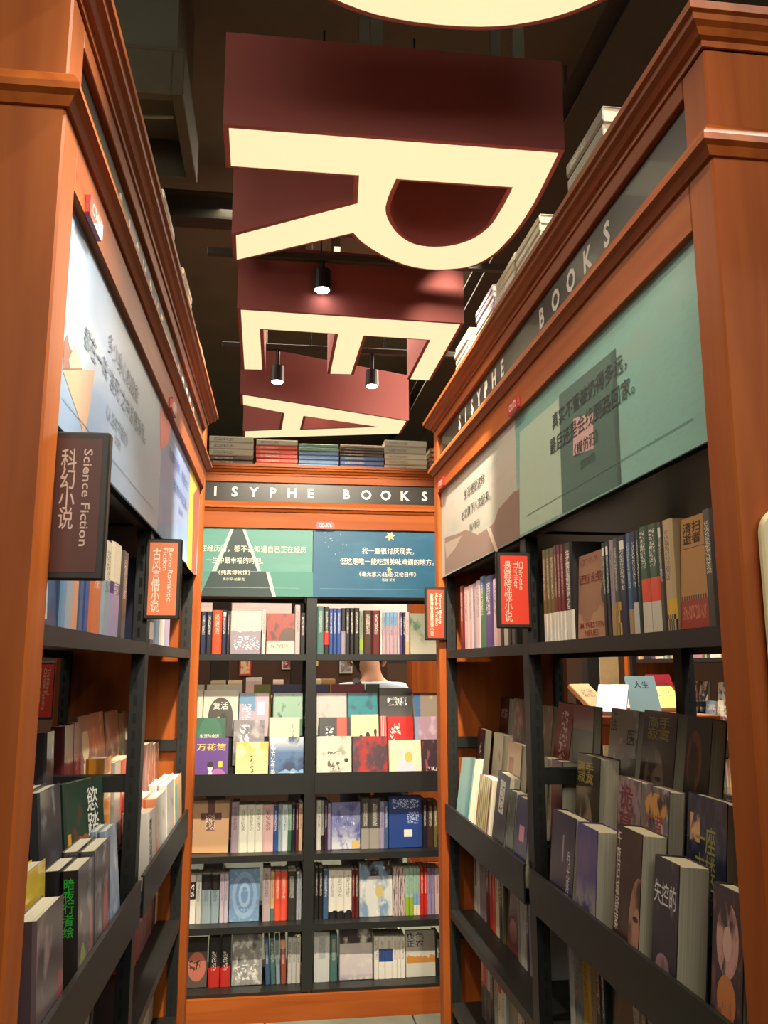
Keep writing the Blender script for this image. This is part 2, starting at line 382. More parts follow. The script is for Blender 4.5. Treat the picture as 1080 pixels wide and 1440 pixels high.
# ---------------------------------------------------------------- books
BM = {}
def book_mesh(t, w, h, mats):
    t, w, h = round(t, 4), round(w, 3), round(h, 3); k = (t, w, h, mats)
    if k in BM: return BM[k]
    c = .0016; b = MB()
    o = [(t / 2, w), (t / 2, .003), (t * .32, .0), (-t * .32, .0), (-t / 2, .003), (-t / 2, w)]
    i_ = [(-t / 2 + c, w), (-t / 2 + c, .004), (t / 2 - c, .004), (t / 2 - c, w)]
    L = o + i_; n = len(L)
    for z in (0, h):
        for p in L: b.v.append((p[0], p[1], z))
    slot = {0: 0, 1: 1, 2: 1, 3: 1, 4: 2}
    for i in range(n):
        j = (i + 1) % n; fi = len(b.f); b.f.append([i, j, n + j, n + i]); b.m.append(slot.get(i, 1))
        if i in (0, 4):
            u0, u1 = (1, 0) if i == 0 else (0, 1)
            b.uv[fi] = [(u0, 0), (u1, 0), (u1, 1), (u0, 1)]
        elif i in (1, 2, 3):
            x0, x1 = (o[i][0] / t + .5, o[i + 1][0] / t + .5); b.uv[fi] = [(x0, 0), (x1, 0), (x1, 1), (x0, 1)]
    for z, fl in ((0, 1), (n, 0)):
        for q in ((0, 1, 8, 9), (1, 2, 3, 4, 7, 8), (4, 5, 6, 7)):
            q = [z + a for a in q]; b.f.append(q[::-1] if fl else q); b.m.append(1)
    me = b.mesh('book')
    for m in mats: me.materials.append(m)
    pg = MB().box(-t / 2 + c, t / 2 - c, .0045, w - .003, .0025, h - .0025).mesh('page_block'); pg.materials.append(PAPER)
    BM[k] = (me, pg); return BM[k]
def mats_of(spec):
    base, front, spine, coat = spec
    return (art(base, front, coat=coat), art(base, spine, coat=coat), art(base, (), coat=coat))
def book(M, t, w, h, mats, label, group, title=None, stitle=None):
    me, pg = book_mesh(t, w, h, mats)
    o = put('book', me, None, None, M); put('page_block', pg, None, o)
    tag(o, label, 'book', group)
    if title:   # printed on the front cover: body, u, v, width share, height share, colour, vertical
        for (body, cu, cv, ws, hs, col) in title:
            text('title', body, plane_M((t / 2 + .0005, cu * w, cv * h), (0, 1, 0), (0, 0, 1)), o, plain('print_%d_%d_%d' % col, col, .5, var=.02), w=ws * w, h=hs * h, bold=.005, line=.95)
    if stitle:
        for (body, cv, ws, hs, col) in stitle:
            text('spine_title', body, plane_M((0, -.0006, cv * h), (1, 0, 0), (0, 0, 1)), o, plain('print_%d_%d_%d' % col, col, .5, var=.02), w=ws * t, h=hs * h, bold=.005, line=.95)
    return o
BIN = {}
def stuff_book(key, M, t, w, h, mats):
    # books too small or hidden to pick apart are joined, one mesh per bookcase
    me, pg = book_mesh(t, w, h, mats); b = BIN.setdefault(key, ([], [], [], [], [])); V, F, MI, UV, MT = b
    for q in (me, pg):
        base = len(V); V.extend(tuple(M @ v.co) for v in q.vertices); idx = []
        for m in q.materials:
            if m not in MT: MT.append(m)
            idx.append(MT.index(m))
        ul = q.uv_layers.active
        for p in q.polygons:
            F.append([base + i for i in p.vertices]); MI.append(idx[p.material_index])
            UV.extend([tuple(ul.data[l].uv) if ul else (0, 0) for l in p.loop_indices])
def flush_stuff(key, label):
    V, F, MI, UV, MT = BIN.pop(key); me = bpy.data.meshes.new('packed_books'); me.from_pydata(V, [], F)
    for m in MT: me.materials.append(m)
    for p, i in zip(me.polygons, MI): p.material_index = i
    l = me.uv_layers.new(name='UVMap')
    for d, u in zip(l.data, UV): d.uv = u
    tag(put('packed_books', me), label, 'books', None, 'stuff')
UNIT = {}
RZ = lambda a: Matrix.Rotation(a, 4, 'Z'); RX = lambda a: Matrix.Rotation(a, 4, 'X'); RY = lambda a: Matrix.Rotation(a, 4, 'Y'); TR = lambda x, y, z: Matrix.Translation((x, y, z))
def spine_book(unit, x0, x1, y, z, h, spec, label, group, w=.145, lean=0, stitle=None, stuff=None):
    t = max(.005, x1 - x0 - .0008); w = w if y < .06 else .12
    M = UNIT[unit] @ TR((x0 + x1) / 2, y, z + .0006 + t / 2 * abs(math.sin(lean))) @ RY(lean)
    if stuff: return stuff_book(stuff, M, t, w, h, mats_of(spec))
    return book(M, t, w, h, mats_of(spec), label, group, stitle=stitle)
def face_book(unit, x0, x1, y, z, h, spec, label, group, t=.02, tilt=.12, yaw=0, title=None, roll=0, stitle=None, stuff=None):
    # front cover faces the aisle: rotated so local +X looks to -Y, spine on the left, leaning back
    M = UNIT[unit] @ TR((x0 + x1) / 2, y, z + .0006 + t * math.sin(tilt)) @ RZ(yaw) @ RX(-tilt) @ RY(roll) @ RZ(-PI / 2) @ TR(-t / 2, -(x1 - x0) / 2 + .0005, 0)
    if stuff: return stuff_book(stuff, M, t, x1 - x0 - .001, h, mats_of(spec))
    return book(M, t, x1 - x0 - .001, h, mats_of(spec), label, group, title=title, stitle=stitle)
def flat_book(unit, x0, x1, y, z, t, spec, label, group, w=.145, stuff=None, yaw=0):
    # lies flat, spine to the aisle; the book's height runs along x
    M = UNIT[unit] @ TR((x0 + x1) / 2, y, z + t / 2 + .0003) @ RZ(yaw) @ TR((x1 - x0) / 2, 0, 0) @ RY(-PI / 2)
    if stuff: return stuff_book(stuff, M, t, w, x1 - x0, mats_of(spec))
    return book(M, t, w, x1 - x0, mats_of(spec), label, group)
# tables, all in metres in each bookcase's own frame
SPINES = [('EL', 'A', 'wooden post', 0.03, 1.4616,
  [('s', -0.5004, -0.4793, 0.1827, ((28, 26, 28), (), (('t', (232, 226, 210), 0.28, 0.45, 0.72, 0.9, 7, 44, 40),), 0.2), 'black spine', {'lab': 'black spine, first from wooden post, top shelf under green road poster'}),
   ('s', -0.4793, -0.4552, 0.1828, ((30, 36, 66), (), (('t', (232, 226, 210), 0.28, 0.45, 0.72, 0.9, 7, 44, 17),), 0.2), 'navy spine', {'lab': 'navy spine, second from wooden post, top shelf under green road poster'}),
   ('s', -0.4552, -0.4292, 0.183, ((24, 28, 44), (), (('t', (232, 226, 210), 0.28, 0.45, 0.72, 0.9, 7, 44, 48),), 0.2), 'dark navy spine', {'lab': 'dark navy spine, third from wooden post, top shelf under green road poster'}),
   ('s', -0.4292, -0.3892, 0.1894, ((214, 74, 34), (), (('t', (232, 226, 210), 0.28, 0.45, 0.72, 0.9, 7, 44, 23),), 0.2), 'orange-red spine', {'lab': 'orange-red spine, fourth from wooden post, top shelf under green road poster'}),
   ('s', -0.3892, -0.3673, 0.1897, ((30, 36, 66), (), (('r', (226, 222, 214), 0.25, 0.86, 0.8, 0.95), ('t', (232, 226, 210), 0.28, 0.45, 0.72, 0.9, 7, 44, 51)), 0.2), 'navy spine with white label', {'lab': 'navy spine with white label, fifth from wooden post, top shelf under green road poster'}),
   ('s', -0.3673, -0.3542, 0.1867, ((28, 26, 28), (), (('t', (232, 226, 210), 0.28, 0.45, 0.72, 0.9, 7, 44, 45),), 0.2), 'thin black spine', {'lab': 'thin black spine, sixth from wooden post, top shelf under green road poster'}),
   ('f', -0.3527, -0.2206, 0.1857, ((190, 182, 176), (('m', (140, 128, 142), 0.52, 0.1, 5, 2), ('t', (236, 230, 232), 0.1, 0.1, 0.95, 0.42, 7, 12, 4)), (), 0.2), 'grey cover with mauve hill and white script', {'lab': 'grey cover with mauve hill and white script, top shelf under green road poster', 't': 0.02}),
   ('s', -0.2175, -0.1997, 0.1941, ((196, 196, 190), (), (('t', (60, 54, 56), 0.28, 0.45, 0.72, 0.9, 7, 44, 54),), 0.2), 'pale grey spine', {'lab': 'pale grey spine, eighth from wooden post, top shelf under green road poster'}),
   ('f', -0.199, -0.0736, 0.176, ((150, 50, 34), (('n', (90, 44, 36), 4, 0.55, 3), ('e', (84, 60, 46), 0.8, 0.35, 0.35, 0.3), ('r', (214, 204, 178), 0, 0, 1, 0.32), ('t', (150, 120, 90), 0.1, 0.14, 0.9, 0.24, 16, 12, 2)), (), 0.2), 'rust cover with cream lower band', {'lab': 'rust cover with cream lower band, ninth from wooden post, top shelf under green road poster', 't': 0.03}),
   ('s', -0.073, -0.0506, 0.214, ((206, 172, 172), (), (('t', (60, 54, 56), 0.28, 0.45, 0.72, 0.9, 7, 44, 48),), 0.2), 'pale pink spine', {'lab': 'pale pink spine, tenth from wooden post, top shelf under green road poster'}),
   ('s', -0.0506, -0.0269, 0.1798, ((28, 26, 28), (), (('t', (232, 226, 210), 0.28, 0.45, 0.72, 0.9, 7, 44, 42),), 0.2), 'black spine', {'lab': 'black spine, eleventh from wooden post, top shelf under green road poster'})]),
 ('ER', 'A', 'black upright', 0.03, 1.4616,
  [('s', 0.024, 0.0546, 0.2098, ((72, 112, 108), (), (('t', (232, 226, 210), 0.28, 0.45, 0.72, 0.9, 7, 44, 60),), 0.2), 'teal-grey spine', {'lab': 'teal-grey spine, first from black upright, top shelf under blue star poster'}),
   ('s', 0.0546, 0.0774, 0.2088, ((28, 26, 28), (), (('r', (196, 44, 36), 0, 0.2, 1, 0.48), ('t', (232, 226, 210), 0.28, 0.45, 0.72, 0.9, 7, 44, 34)), 0.2), 'black spine with red middle', {'lab': 'black spine with red middle, second from black upright, top shelf under blue star poster'}),
   ('s', 0.0774, 0.0941, 0.2011, ((44, 74, 140), (), (('t', (232, 226, 210), 0.28, 0.45, 0.72, 0.9, 7, 44, 2),), 0.2), 'blue spine', {'lab': 'blue spine, third from black upright, top shelf under blue star poster'}),
   ('s', 0.0941, 0.111, 0.2012, ((44, 74, 140), (), (('t', (232, 226, 210), 0.28, 0.45, 0.72, 0.9, 7, 44, 54),), 0.2), 'blue spine', {'lab': 'blue spine, fourth from black upright, top shelf under blue star poster'}),
   ('s', 0.111, 0.1302, 0.2014, ((44, 74, 140), (), (('t', (232, 226, 210), 0.28, 0.45, 0.72, 0.9, 7, 44, 30),), 0.2), 'blue spine with white dot', {'lab': 'blue spine with white dot, fifth from black upright, top shelf under blue star poster'}),
   ('s', 0.1302, 0.1498, 0.2015, ((150, 136, 146), (), (('r', (28, 26, 28), 0, 0.5, 1, 1), ('t', (60, 54, 56), 0.28, 0.45, 0.72, 0.9, 7, 44, 50)), 0.2), 'mauve and black spine', {'lab': 'mauve and black spine, sixth from black upright, top shelf under blue star poster'}),
   ('s', 0.1498, 0.1687, 0.2032, ((28, 26, 28), (), (('t', (232, 226, 210), 0.28, 0.45, 0.72, 0.9, 7, 44, 16),), 0.2), 'black spine', {'lab': 'black spine, seventh from black upright, top shelf under blue star poster'}),
   ('s', 0.1687, 0.1876, 0.2034, ((28, 26, 28), (), (('t', (232, 226, 210), 0.28, 0.45, 0.72, 0.9, 7, 44, 42),), 0.2), 'black spine', {'lab': 'black spine, eighth from black upright, top shelf under blue star poster'}),
   ('s', 0.1876, 0.2111, 0.2036, ((28, 26, 28), (), (('t', (232, 226, 210), 0.28, 0.45, 0.72, 0.9, 7, 44, 4),), 0.2), 'thick black spine', {'lab': 'thick black spine, ninth from black upright, top shelf under blue star poster'}),
   ('s', 0.2111, 0.2294, 0.1896, ((128, 140, 116), (), (('r', (140, 170, 50), 0, 0.1, 1, 0.35), ('t', (60, 54, 56), 0.28, 0.45, 0.72, 0.9, 7, 44, 58)), 0.2), 'grey-green spine with lime foot', {'lab': 'grey-green spine with lime foot, tenth from black upright, top shelf under blue star poster'}),
   ('s', 0.2294, 0.2691, 0.1929, ((62, 40, 32), (), (('t', (232, 226, 210), 0.28, 0.45, 0.72, 0.9, 7, 44, 11),), 0.2), 'thick dark brown spine', {'lab': 'thick dark brown spine, eleventh from black upright, top shelf under blue star poster'}),
   ('s', 0.2691, 0.3038, 0.1932, ((96, 26, 30), (), (('t', (232, 226, 210), 0.28, 0.45, 0.72, 0.9, 7, 44, 8),), 0.2), 'dark red spine', {'lab': 'dark red spine, twelfth from black upright, top shelf under blue star poster'}),
   ('s', 0.3038, 0.3143, 0.1855, ((196, 196, 190), (), (('t', (60, 54, 56), 0.28, 0.45, 0.72, 0.9, 7, 44, 24),), 0.2), 'thin white spine', {'lab': 'thin white spine, thirteenth from black upright, top shelf under blue star poster'}),
   ('s', 0.3143, 0.3309, 0.1843, ((176, 150, 160), (), (('r', (120, 156, 190), 0, 0.68, 1, 1), ('t', (60, 54, 56), 0.28, 0.45, 0.72, 0.9, 7, 44, 31)), 0.2), 'blue-topped pink spine', {'lab': 'blue-topped pink spine, fourteenth from black upright, top shelf under blue star poster'}),
   ('s', 0.3309, 0.3475, 0.1844, ((176, 150, 160), (), (('r', (120, 156, 190), 0, 0.68, 1, 1), ('t', (60, 54, 56), 0.28, 0.45, 0.72, 0.9, 7, 44, 56)), 0.2), 'blue-topped pink spine', {'lab': 'blue-topped pink spine, fifteenth from black upright, top shelf under blue star poster'}),
   ('s', 0.3475, 0.3641, 0.1846, ((176, 150, 160), (), (('r', (120, 156, 190), 0, 0.68, 1, 1), ('t', (60, 54, 56), 0.28, 0.45, 0.72, 0.9, 7, 44, 16)), 0.2), 'blue-topped pink spine', {'lab': 'blue-topped pink spine, sixteenth from black upright, top shelf under blue star poster'}),
   ('s', 0.3641, 0.3808, 0.1847, ((176, 150, 160), (), (('r', (120, 156, 190), 0, 0.68, 1, 1), ('t', (60, 54, 56), 0.28, 0.45, 0.72, 0.9, 7, 44, 25)), 0.2), 'blue-topped pink spine', {'lab': 'blue-topped pink spine, seventeenth from black upright, top shelf under blue star poster'}),
   ('s', 0.3808, 0.3914, 0.1845, ((206, 172, 172), (), (('t', (60, 54, 56), 0.28, 0.45, 0.72, 0.9, 7, 44, 35),), 0.2), 'thin pink spine', {'lab': 'thin pink spine, eighteenth from black upright, top shelf under blue star poster'}),
   ('s', 0.3914, 0.4058, 0.1846, ((74, 56, 110), (), (('t', (232, 226, 210), 0.28, 0.45, 0.72, 0.9, 7, 44, 7),), 0.2), 'purple spine', {'lab': 'purple spine, nineteenth from black upright, top shelf under blue star poster'}),
   ('s', 0.4058, 0.4177, 0.1847, ((24, 28, 44), (), (('t', (232, 226, 210), 0.28, 0.45, 0.72, 0.9, 7, 44, 37),), 0.2), 'indigo spine', {'lab': 'indigo spine, twentieth from black upright, top shelf under blue star poster'}),
   ('s', 0.4177, 0.4357, 0.1864, ((206, 172, 172), (), (('r', (226, 160, 120), 0, 0, 1, 0.3), ('t', (60, 54, 56), 0.28, 0.45, 0.72, 0.9, 7, 44, 16)), 0.2), 'pale pink spine with peach foot', {'lab': 'pale pink spine with peach foot, twenty-first from black upright, top shelf under blue star poster'}),
   ('f', 0.4376, 0.5752, 0.1806, ((128, 134, 116), (('n', (66, 96, 72), 3, 0.52, 6), ('g', (168, 164, 148), 0.6, 0.1)), (), 0.2), 'grey-green landscape cover', {'lab': 'grey-green landscape cover, twenty-second from black upright, top shelf under blue star poster', 't': 0.02})]),
 ('EL', 'C', 'wooden post', 0.09, 0.634,
  [('f', -0.4951, -0.3369, 0.2106, ((196, 158, 120), (('r', (110, 72, 66), 0.42, 0.72, 0.62, 1), ('r', (100, 66, 62), 0.24, 0.62, 0.8, 0.76), ('r', (120, 80, 72), 0.38, 0.42, 0.62, 0.6), ('t', (236, 220, 200), 0.36, 0.44, 0.64, 0.72, 20, 20, 2)), (), 0.1), 'kraft cover with dark cross', {'lab': 'kraft cover with dark cross, first from wooden post, third shelf under green road poster', 't': 0.03}),
   ('s', -0.3265, -0.2949, 0.2062, ((150, 136, 146), (), (('t', (60, 54, 56), 0.28, 0.45, 0.72, 0.9, 7, 44, 1),), 0.2), 'pinkish grey spine', {'lab': 'pinkish grey spine, second from wooden post, third shelf under green road poster'}),
   ('s', -0.2949, -0.2585, 0.1932, ((216, 218, 204), (), (('t', (60, 54, 56), 0.28, 0.45, 0.72, 0.9, 7, 44, 47),), 0.2), 'white spine with grey title', {'lab': 'white spine with grey title, third from wooden post, third shelf under green road poster'}),
   ('s', -0.2585, -0.2268, 0.1925, ((216, 218, 204), (), (('t', (60, 54, 56), 0.28, 0.45, 0.72, 0.9, 7, 44, 14),), 0.2), 'white spine with grey title', {'lab': 'white spine with grey title, fourth from wooden post, third shelf under green road poster'}),
   ('s', -0.2268, -0.1941, 0.1918, ((216, 218, 204), (), (('t', (60, 54, 56), 0.28, 0.45, 0.72, 0.9, 7, 44, 27),), 0.2), 'white spine with grey title', {'lab': 'white spine with grey title, fifth from wooden post, third shelf under green road poster'}),
   ('s', -0.1941, -0.1486, 0.191, ((206, 172, 172), (), (('t', (60, 54, 56), 0.28, 0.45, 0.72, 0.9, 7, 44, 18),), 0.2), 'broad pink spine', {'lab': 'broad pink spine, sixth from wooden post, third shelf under green road poster'}),
   ('s', -0.1486, -0.1287, 0.1874, ((44, 74, 140), (), (('t', (232, 226, 210), 0.28, 0.45, 0.72, 0.9, 7, 44, 12),), 0.2), 'blue spine', {'lab': 'blue spine, seventh from wooden post, third shelf under green road poster'}),
   ('s', -0.1287, -0.1115, 0.1899, ((140, 160, 170), (), (('t', (60, 54, 56), 0.28, 0.45, 0.72, 0.9, 7, 44, 59),), 0.2), 'grey-blue spine', {'lab': 'grey-blue spine, eighth from wooden post, third shelf under green road poster'}),
   ('s', -0.1115, -0.0867, 0.1895, ((196, 208, 214), (), (('t', (60, 54, 56), 0.28, 0.45, 0.72, 0.9, 7, 44, 56),), 0.2), 'pale blue spine', {'lab': 'pale blue spine, ninth from wooden post, third shelf under green road poster'}),
   ('s', -0.0867, -0.0712, 0.1891, ((150, 186, 166), (), (('r', (58, 104, 74), 0, 0, 1, 0.45), ('t', (60, 54, 56), 0.28, 0.45, 0.72, 0.9, 7, 44, 50)), 0.2), 'green and white spine', {'lab': 'green and white spine, tenth from wooden post, third shelf under green road poster'}),
   ('s', -0.0712, -0.0543, 0.1916, ((24, 28, 44), (), (('t', (232, 226, 210), 0.28, 0.45, 0.72, 0.9, 7, 44, 25),), 0.2), 'dark navy spine', {'lab': 'dark navy spine, eleventh from wooden post, third shelf under green road poster'}),
   ('s', -0.0543, -0.0409, 0.1913, ((92, 34, 44), (), (('t', (232, 226, 210), 0.28, 0.45, 0.72, 0.9, 7, 44, 11),), 0.2), 'plum spine', {'lab': 'plum spine, twelfth from wooden post, third shelf under green road poster'}),
   ('s', -0.0409, -0.024, 0.1939, ((204, 170, 128), (), (('t', (60, 54, 56), 0.28, 0.45, 0.72, 0.9, 7, 44, 49),), 0.2), 'cream-orange spine', {'lab': 'cream-orange spine, thirteenth from wooden post, third shelf under green road poster'})]),
 ('ER', 'C', 'black upright', 0.09, 0.634,
  [('s', 0.0358, 0.0554, 0.2053, ((196, 196, 190), (), (('t', (60, 54, 56), 0.28, 0.45, 0.72, 0.9, 7, 44, 52),), 0.2), 'silver-white spine', {'lab': 'silver-white spine, first from black upright, third shelf under blue star poster'}),
   ('s', 0.0554, 0.0689, 0.2038, ((150, 148, 142), (), (('r', (28, 26, 28), 0, 0, 1, 0.3), ('t', (60, 54, 56), 0.28, 0.45, 0.72, 0.9, 7, 44, 5)), 0.2), 'grey spine with black foot', {'lab': 'grey spine with black foot, second from black upright, third shelf under blue star poster'}),
   ('s', 0.0689, 0.0833, 0.2035, ((50, 30, 52), (), (('t', (232, 226, 210), 0.28, 0.45, 0.72, 0.9, 7, 44, 9),), 0.2), 'dark plum spine', {'lab': 'dark plum spine, third from black upright, third shelf under blue star poster'}),
   ('s', 0.0833, 0.0974, 0.1914, ((150, 140, 176), (), (('t', (60, 54, 56), 0.28, 0.45, 0.72, 0.9, 7, 44, 40),), 0.2), 'lavender spine', {'lab': 'lavender spine, fourth from black upright, third shelf under blue star poster'}),
   ('f', 0.0995, 0.2258, 0.1899, ((124, 130, 176), (('g', (206, 210, 222), 0.5, 0.1), ('n', (80, 88, 150), 3, 0.5, 5), ('n', (224, 228, 238), 9, 0.62, 2), ('r', (210, 180, 110), 0.7, 0.02, 0.98, 0.18)), (), 0.8), 'shiny violet-blue foil cover', {'lab': 'shiny violet-blue foil cover, fifth from black upright, third shelf under blue star poster', 't': 0.025}),
   ('s', 0.2289, 0.2661, 0.2089, ((70, 68, 66), (), (('r', (150, 148, 142), 0, 0, 1, 0.4), ('t', (232, 226, 210), 0.28, 0.45, 0.72, 0.9, 7, 44, 40)), 0.2), 'charcoal spine with grey foot', {'lab': 'charcoal spine with grey foot, sixth from black upright, third shelf under blue star poster'}),
   ('s', 0.2661, 0.3109, 0.208, ((70, 68, 66), (), (('r', (150, 148, 142), 0, 0, 1, 0.4), ('t', (232, 226, 210), 0.28, 0.45, 0.72, 0.9, 7, 44, 29)), 0.2), 'broad charcoal spine with grey foot', {'lab': 'broad charcoal spine with grey foot, seventh from black upright, third shelf under blue star poster'}),
   ('s', 0.3109, 0.3305, 0.1925, ((150, 140, 176), (), (('t', (60, 54, 56), 0.28, 0.45, 0.72, 0.9, 7, 44, 9),), 0.2), 'lavender spine', {'lab': 'lavender spine, eighth from black upright, third shelf under blue star poster'}),
   ('s', 0.3305, 0.3471, 0.1921, ((60, 92, 130), (), (('t', (232, 226, 210), 0.28, 0.45, 0.72, 0.9, 7, 44, 9),), 0.2), 'slate blue spine', {'lab': 'slate blue spine, ninth from black upright, third shelf under blue star poster'}),
   ('f', 0.3486, 0.4977, 0.2143, ((28, 62, 130), (('t', (190, 206, 230), 0.1, 0.75, 0.9, 0.93, 12, 20, 3), ('r', (226, 220, 214), 0.45, 0.2, 0.7, 0.34), ('t', (180, 200, 230), 0.55, 0.45, 0.9, 0.68, 14, 18, 5)), (), 0.3), 'royal blue cover with white play symbol and paper shapes', {'lab': 'royal blue cover with white play symbol and paper shapes, third shelf under blue star poster', 't': 0.03}),
   ('s', 0.4993, 0.5198, 0.1946, ((24, 28, 44), (), (('t', (232, 226, 210), 0.28, 0.45, 0.72, 0.9, 7, 44, 1),), 0.2), 'dark blue-black spine', {'lab': 'dark blue-black spine, eleventh from black upright, third shelf under blue star poster'}),
   ('s', 0.5198, 0.5483, 0.1911, ((62, 40, 32), (), (('t', (232, 226, 210), 0.28, 0.45, 0.72, 0.9, 7, 44, 56),), 0.2), 'dark brown spine with white label', {'lab': 'dark brown spine with white label, twelfth from black upright, third shelf under blue star poster'}),
   ('s', 0.5483, 0.566, 0.1906, ((96, 96, 60), (), (('t', (232, 226, 210), 0.28, 0.45, 0.72, 0.9, 7, 44, 1),), 0.2), 'grey-green spine', {'lab': 'grey-green spine, thirteenth from black upright, third shelf under blue star poster'})]),
 ('EL', 'D', 'wooden post', 0.09, 0.358,
  [('s', -0.4962, -0.4646, 0.1915, ((226, 224, 214), (), (('r', (28, 26, 28), 0, 0.5, 1, 0.85), ('t', (240, 240, 236), 0.2, 0.55, 0.8, 0.82, 4, 14, 3)), 0.2), 'white spine with black title block', {'lab': 'white spine with black title block, first from wooden post, fourth shelf under green road poster'}),
   ('s', -0.4646, -0.4413, 0.1907, ((196, 196, 190), (), (('t', (60, 54, 56), 0.28, 0.45, 0.72, 0.9, 7, 44, 14),), 0.2), 'white spine with branch print', {'lab': 'white spine with branch print, second from wooden post, fourth shelf under green road poster'}),
   ('s', -0.4404, -0.4025, 0.1925, ((140, 160, 170), (), (('r', (28, 26, 28), 0, 0.68, 1, 1), ('t', (60, 54, 56), 0.28, 0.45, 0.72, 0.9, 7, 44, 50)), 0.2), 'grey-blue spine with black top', {'lab': 'grey-blue spine with black top, third from wooden post, fourth shelf under green road poster'}),
   ('s', -0.4014, -0.3675, 0.1914, ((140, 160, 170), (), (('r', (28, 26, 28), 0, 0.68, 1, 1), ('t', (60, 54, 56), 0.28, 0.45, 0.72, 0.9, 7, 44, 14)), 0.2), 'grey-blue spine with black top', {'lab': 'grey-blue spine with black top, fourth from wooden post, fourth shelf under green road poster'}),
   ('s', -0.3657, -0.3478, 0.1933, ((190, 180, 196), (), (('t', (60, 54, 56), 0.28, 0.45, 0.72, 0.9, 7, 44, 11),), 0.2), 'lilac-white spine with black blot', {'lab': 'lilac-white spine with black blot, fifth from wooden post, fourth shelf under green road poster'}),
   ('s', -0.3478, -0.33, 0.1928, ((190, 180, 196), (), (('t', (60, 54, 56), 0.28, 0.45, 0.72, 0.9, 7, 44, 56),), 0.2), 'lilac-white spine with black blot', {'lab': 'lilac-white spine with black blot, sixth from wooden post, fourth shelf under green road poster'}),
   ('f', -0.3282, -0.2017, 0.2047, ((112, 146, 186), (('e', (140, 172, 206), 0.5, 0.5, 0.42, 0.45), ('e', (108, 142, 186), 0.5, 0.5, 0.3, 0.34), ('e', (156, 186, 214), 0.5, 0.5, 0.2, 0.24), ('e', (110, 146, 190), 0.5, 0.5, 0.12, 0.16), ('n', (150, 178, 208), 14, 0.56, 2)), (), 0.3), 'light blue damask cover with oval ornament',
    {'lab': 'light blue damask cover with oval ornament, fourth shelf under green road poster', 't': 0.035}),
   ('s', -0.1884, -0.1557, 0.2104, ((176, 160, 164), (), (('t', (60, 54, 56), 0.28, 0.45, 0.72, 0.9, 7, 44, 11),), 0.2), 'tall pinkish grey spine', {'lab': 'tall pinkish grey spine, eighth from wooden post, fourth shelf under green road poster'}),
   ('s', -0.1557, -0.1379, 0.1954, ((204, 170, 128), (), (('r', (72, 112, 108), 0, 0, 1, 0.25), ('t', (60, 54, 56), 0.28, 0.45, 0.72, 0.9, 7, 44, 19)), 0.2), 'cream and teal spine', {'lab': 'cream and teal spine, ninth from wooden post, fourth shelf under green road poster'}),
   ('s', -0.1379, -0.1129, 0.1948, ((222, 84, 60), (), (('t', (232, 226, 210), 0.28, 0.45, 0.72, 0.9, 7, 44, 21),), 0.2), 'coral red spine', {'lab': 'coral red spine, tenth from wooden post, fourth shelf under green road poster'}),
   ('s', -0.1129, -0.0848, 0.1939, ((222, 84, 60), (), (('t', (232, 226, 210), 0.28, 0.45, 0.72, 0.9, 7, 44, 13),), 0.2), 'coral red spine', {'lab': 'coral red spine, eleventh from wooden post, fourth shelf under green road poster'}),
   ('s', -0.0848, -0.0462, 0.1941, ((52, 50, 46), (), (('t', (232, 226, 210), 0.28, 0.45, 0.72, 0.9, 7, 44, 35),), 0.2), 'broad charcoal spine with gold mark', {'lab': 'broad charcoal spine with gold mark, twelfth from wooden post, fourth shelf under green road poster'}),
   ('s', -0.0462, -0.0342, 0.1807, ((170, 176, 184), (), (('t', (60, 54, 56), 0.28, 0.45, 0.72, 0.9, 7, 44, 57),), 0.2), 'thin silver spine', {'lab': 'thin silver spine, thirteenth from wooden post, fourth shelf under green road poster'}),
   ('s', -0.0342, -0.024, 0.1804, ((170, 176, 184), (), (('t', (60, 54, 56), 0.28, 0.45, 0.72, 0.9, 7, 44, 44),), 0.2), 'thin silver spine', {'lab': 'thin silver spine, fourteenth from wooden post, fourth shelf under green road poster'})]),
 ('ER', 'D', 'black upright', 0.09, 0.358,
  [('s', 0.0316, 0.0472, 0.2069, ((28, 26, 28), (), (('t', (232, 226, 210), 0.28, 0.45, 0.72, 0.9, 7, 44, 41),), 0.2), 'black spine with red marks', {'lab': 'black spine with red marks, first from black upright, fourth shelf under blue star poster'}),
   ('s', 0.0472, 0.0672, 0.2064, ((28, 26, 28), (), (('t', (232, 226, 210), 0.28, 0.45, 0.72, 0.9, 7, 44, 14),), 0.2), 'black spine with red marks', {'lab': 'black spine with red marks, second from black upright, fourth shelf under blue star poster'}),
   ('s', 0.0672, 0.0895, 0.1929, ((60, 92, 130), (), (('t', (232, 226, 210), 0.28, 0.45, 0.72, 0.9, 7, 44, 12),), 0.2), 'sky blue spine', {'lab': 'sky blue spine, third from black upright, fourth shelf under blue star poster'}),
   ('s', 0.0895, 0.1225, 0.1934, ((226, 224, 214), (), (('m', (28, 26, 28), 0.16, 0.12, 2.2, 1), ('t', (60, 54, 56), 0.28, 0.45, 0.72, 0.9, 7, 44, 45)), 0.2), 'white spine with black mountain foot', {'lab': 'white spine with black mountain foot, fourth from black upright, fourth shelf under blue star poster'}),
   ('s', 0.1225, 0.1556, 0.1924, ((226, 224, 214), (), (('m', (28, 26, 28), 0.16, 0.12, 2.2, 2), ('t', (60, 54, 56), 0.28, 0.45, 0.72, 0.9, 7, 44, 13)), 0.2), 'white spine with black mountain foot', {'lab': 'white spine with black mountain foot, fifth from black upright, fourth shelf under blue star poster'}),
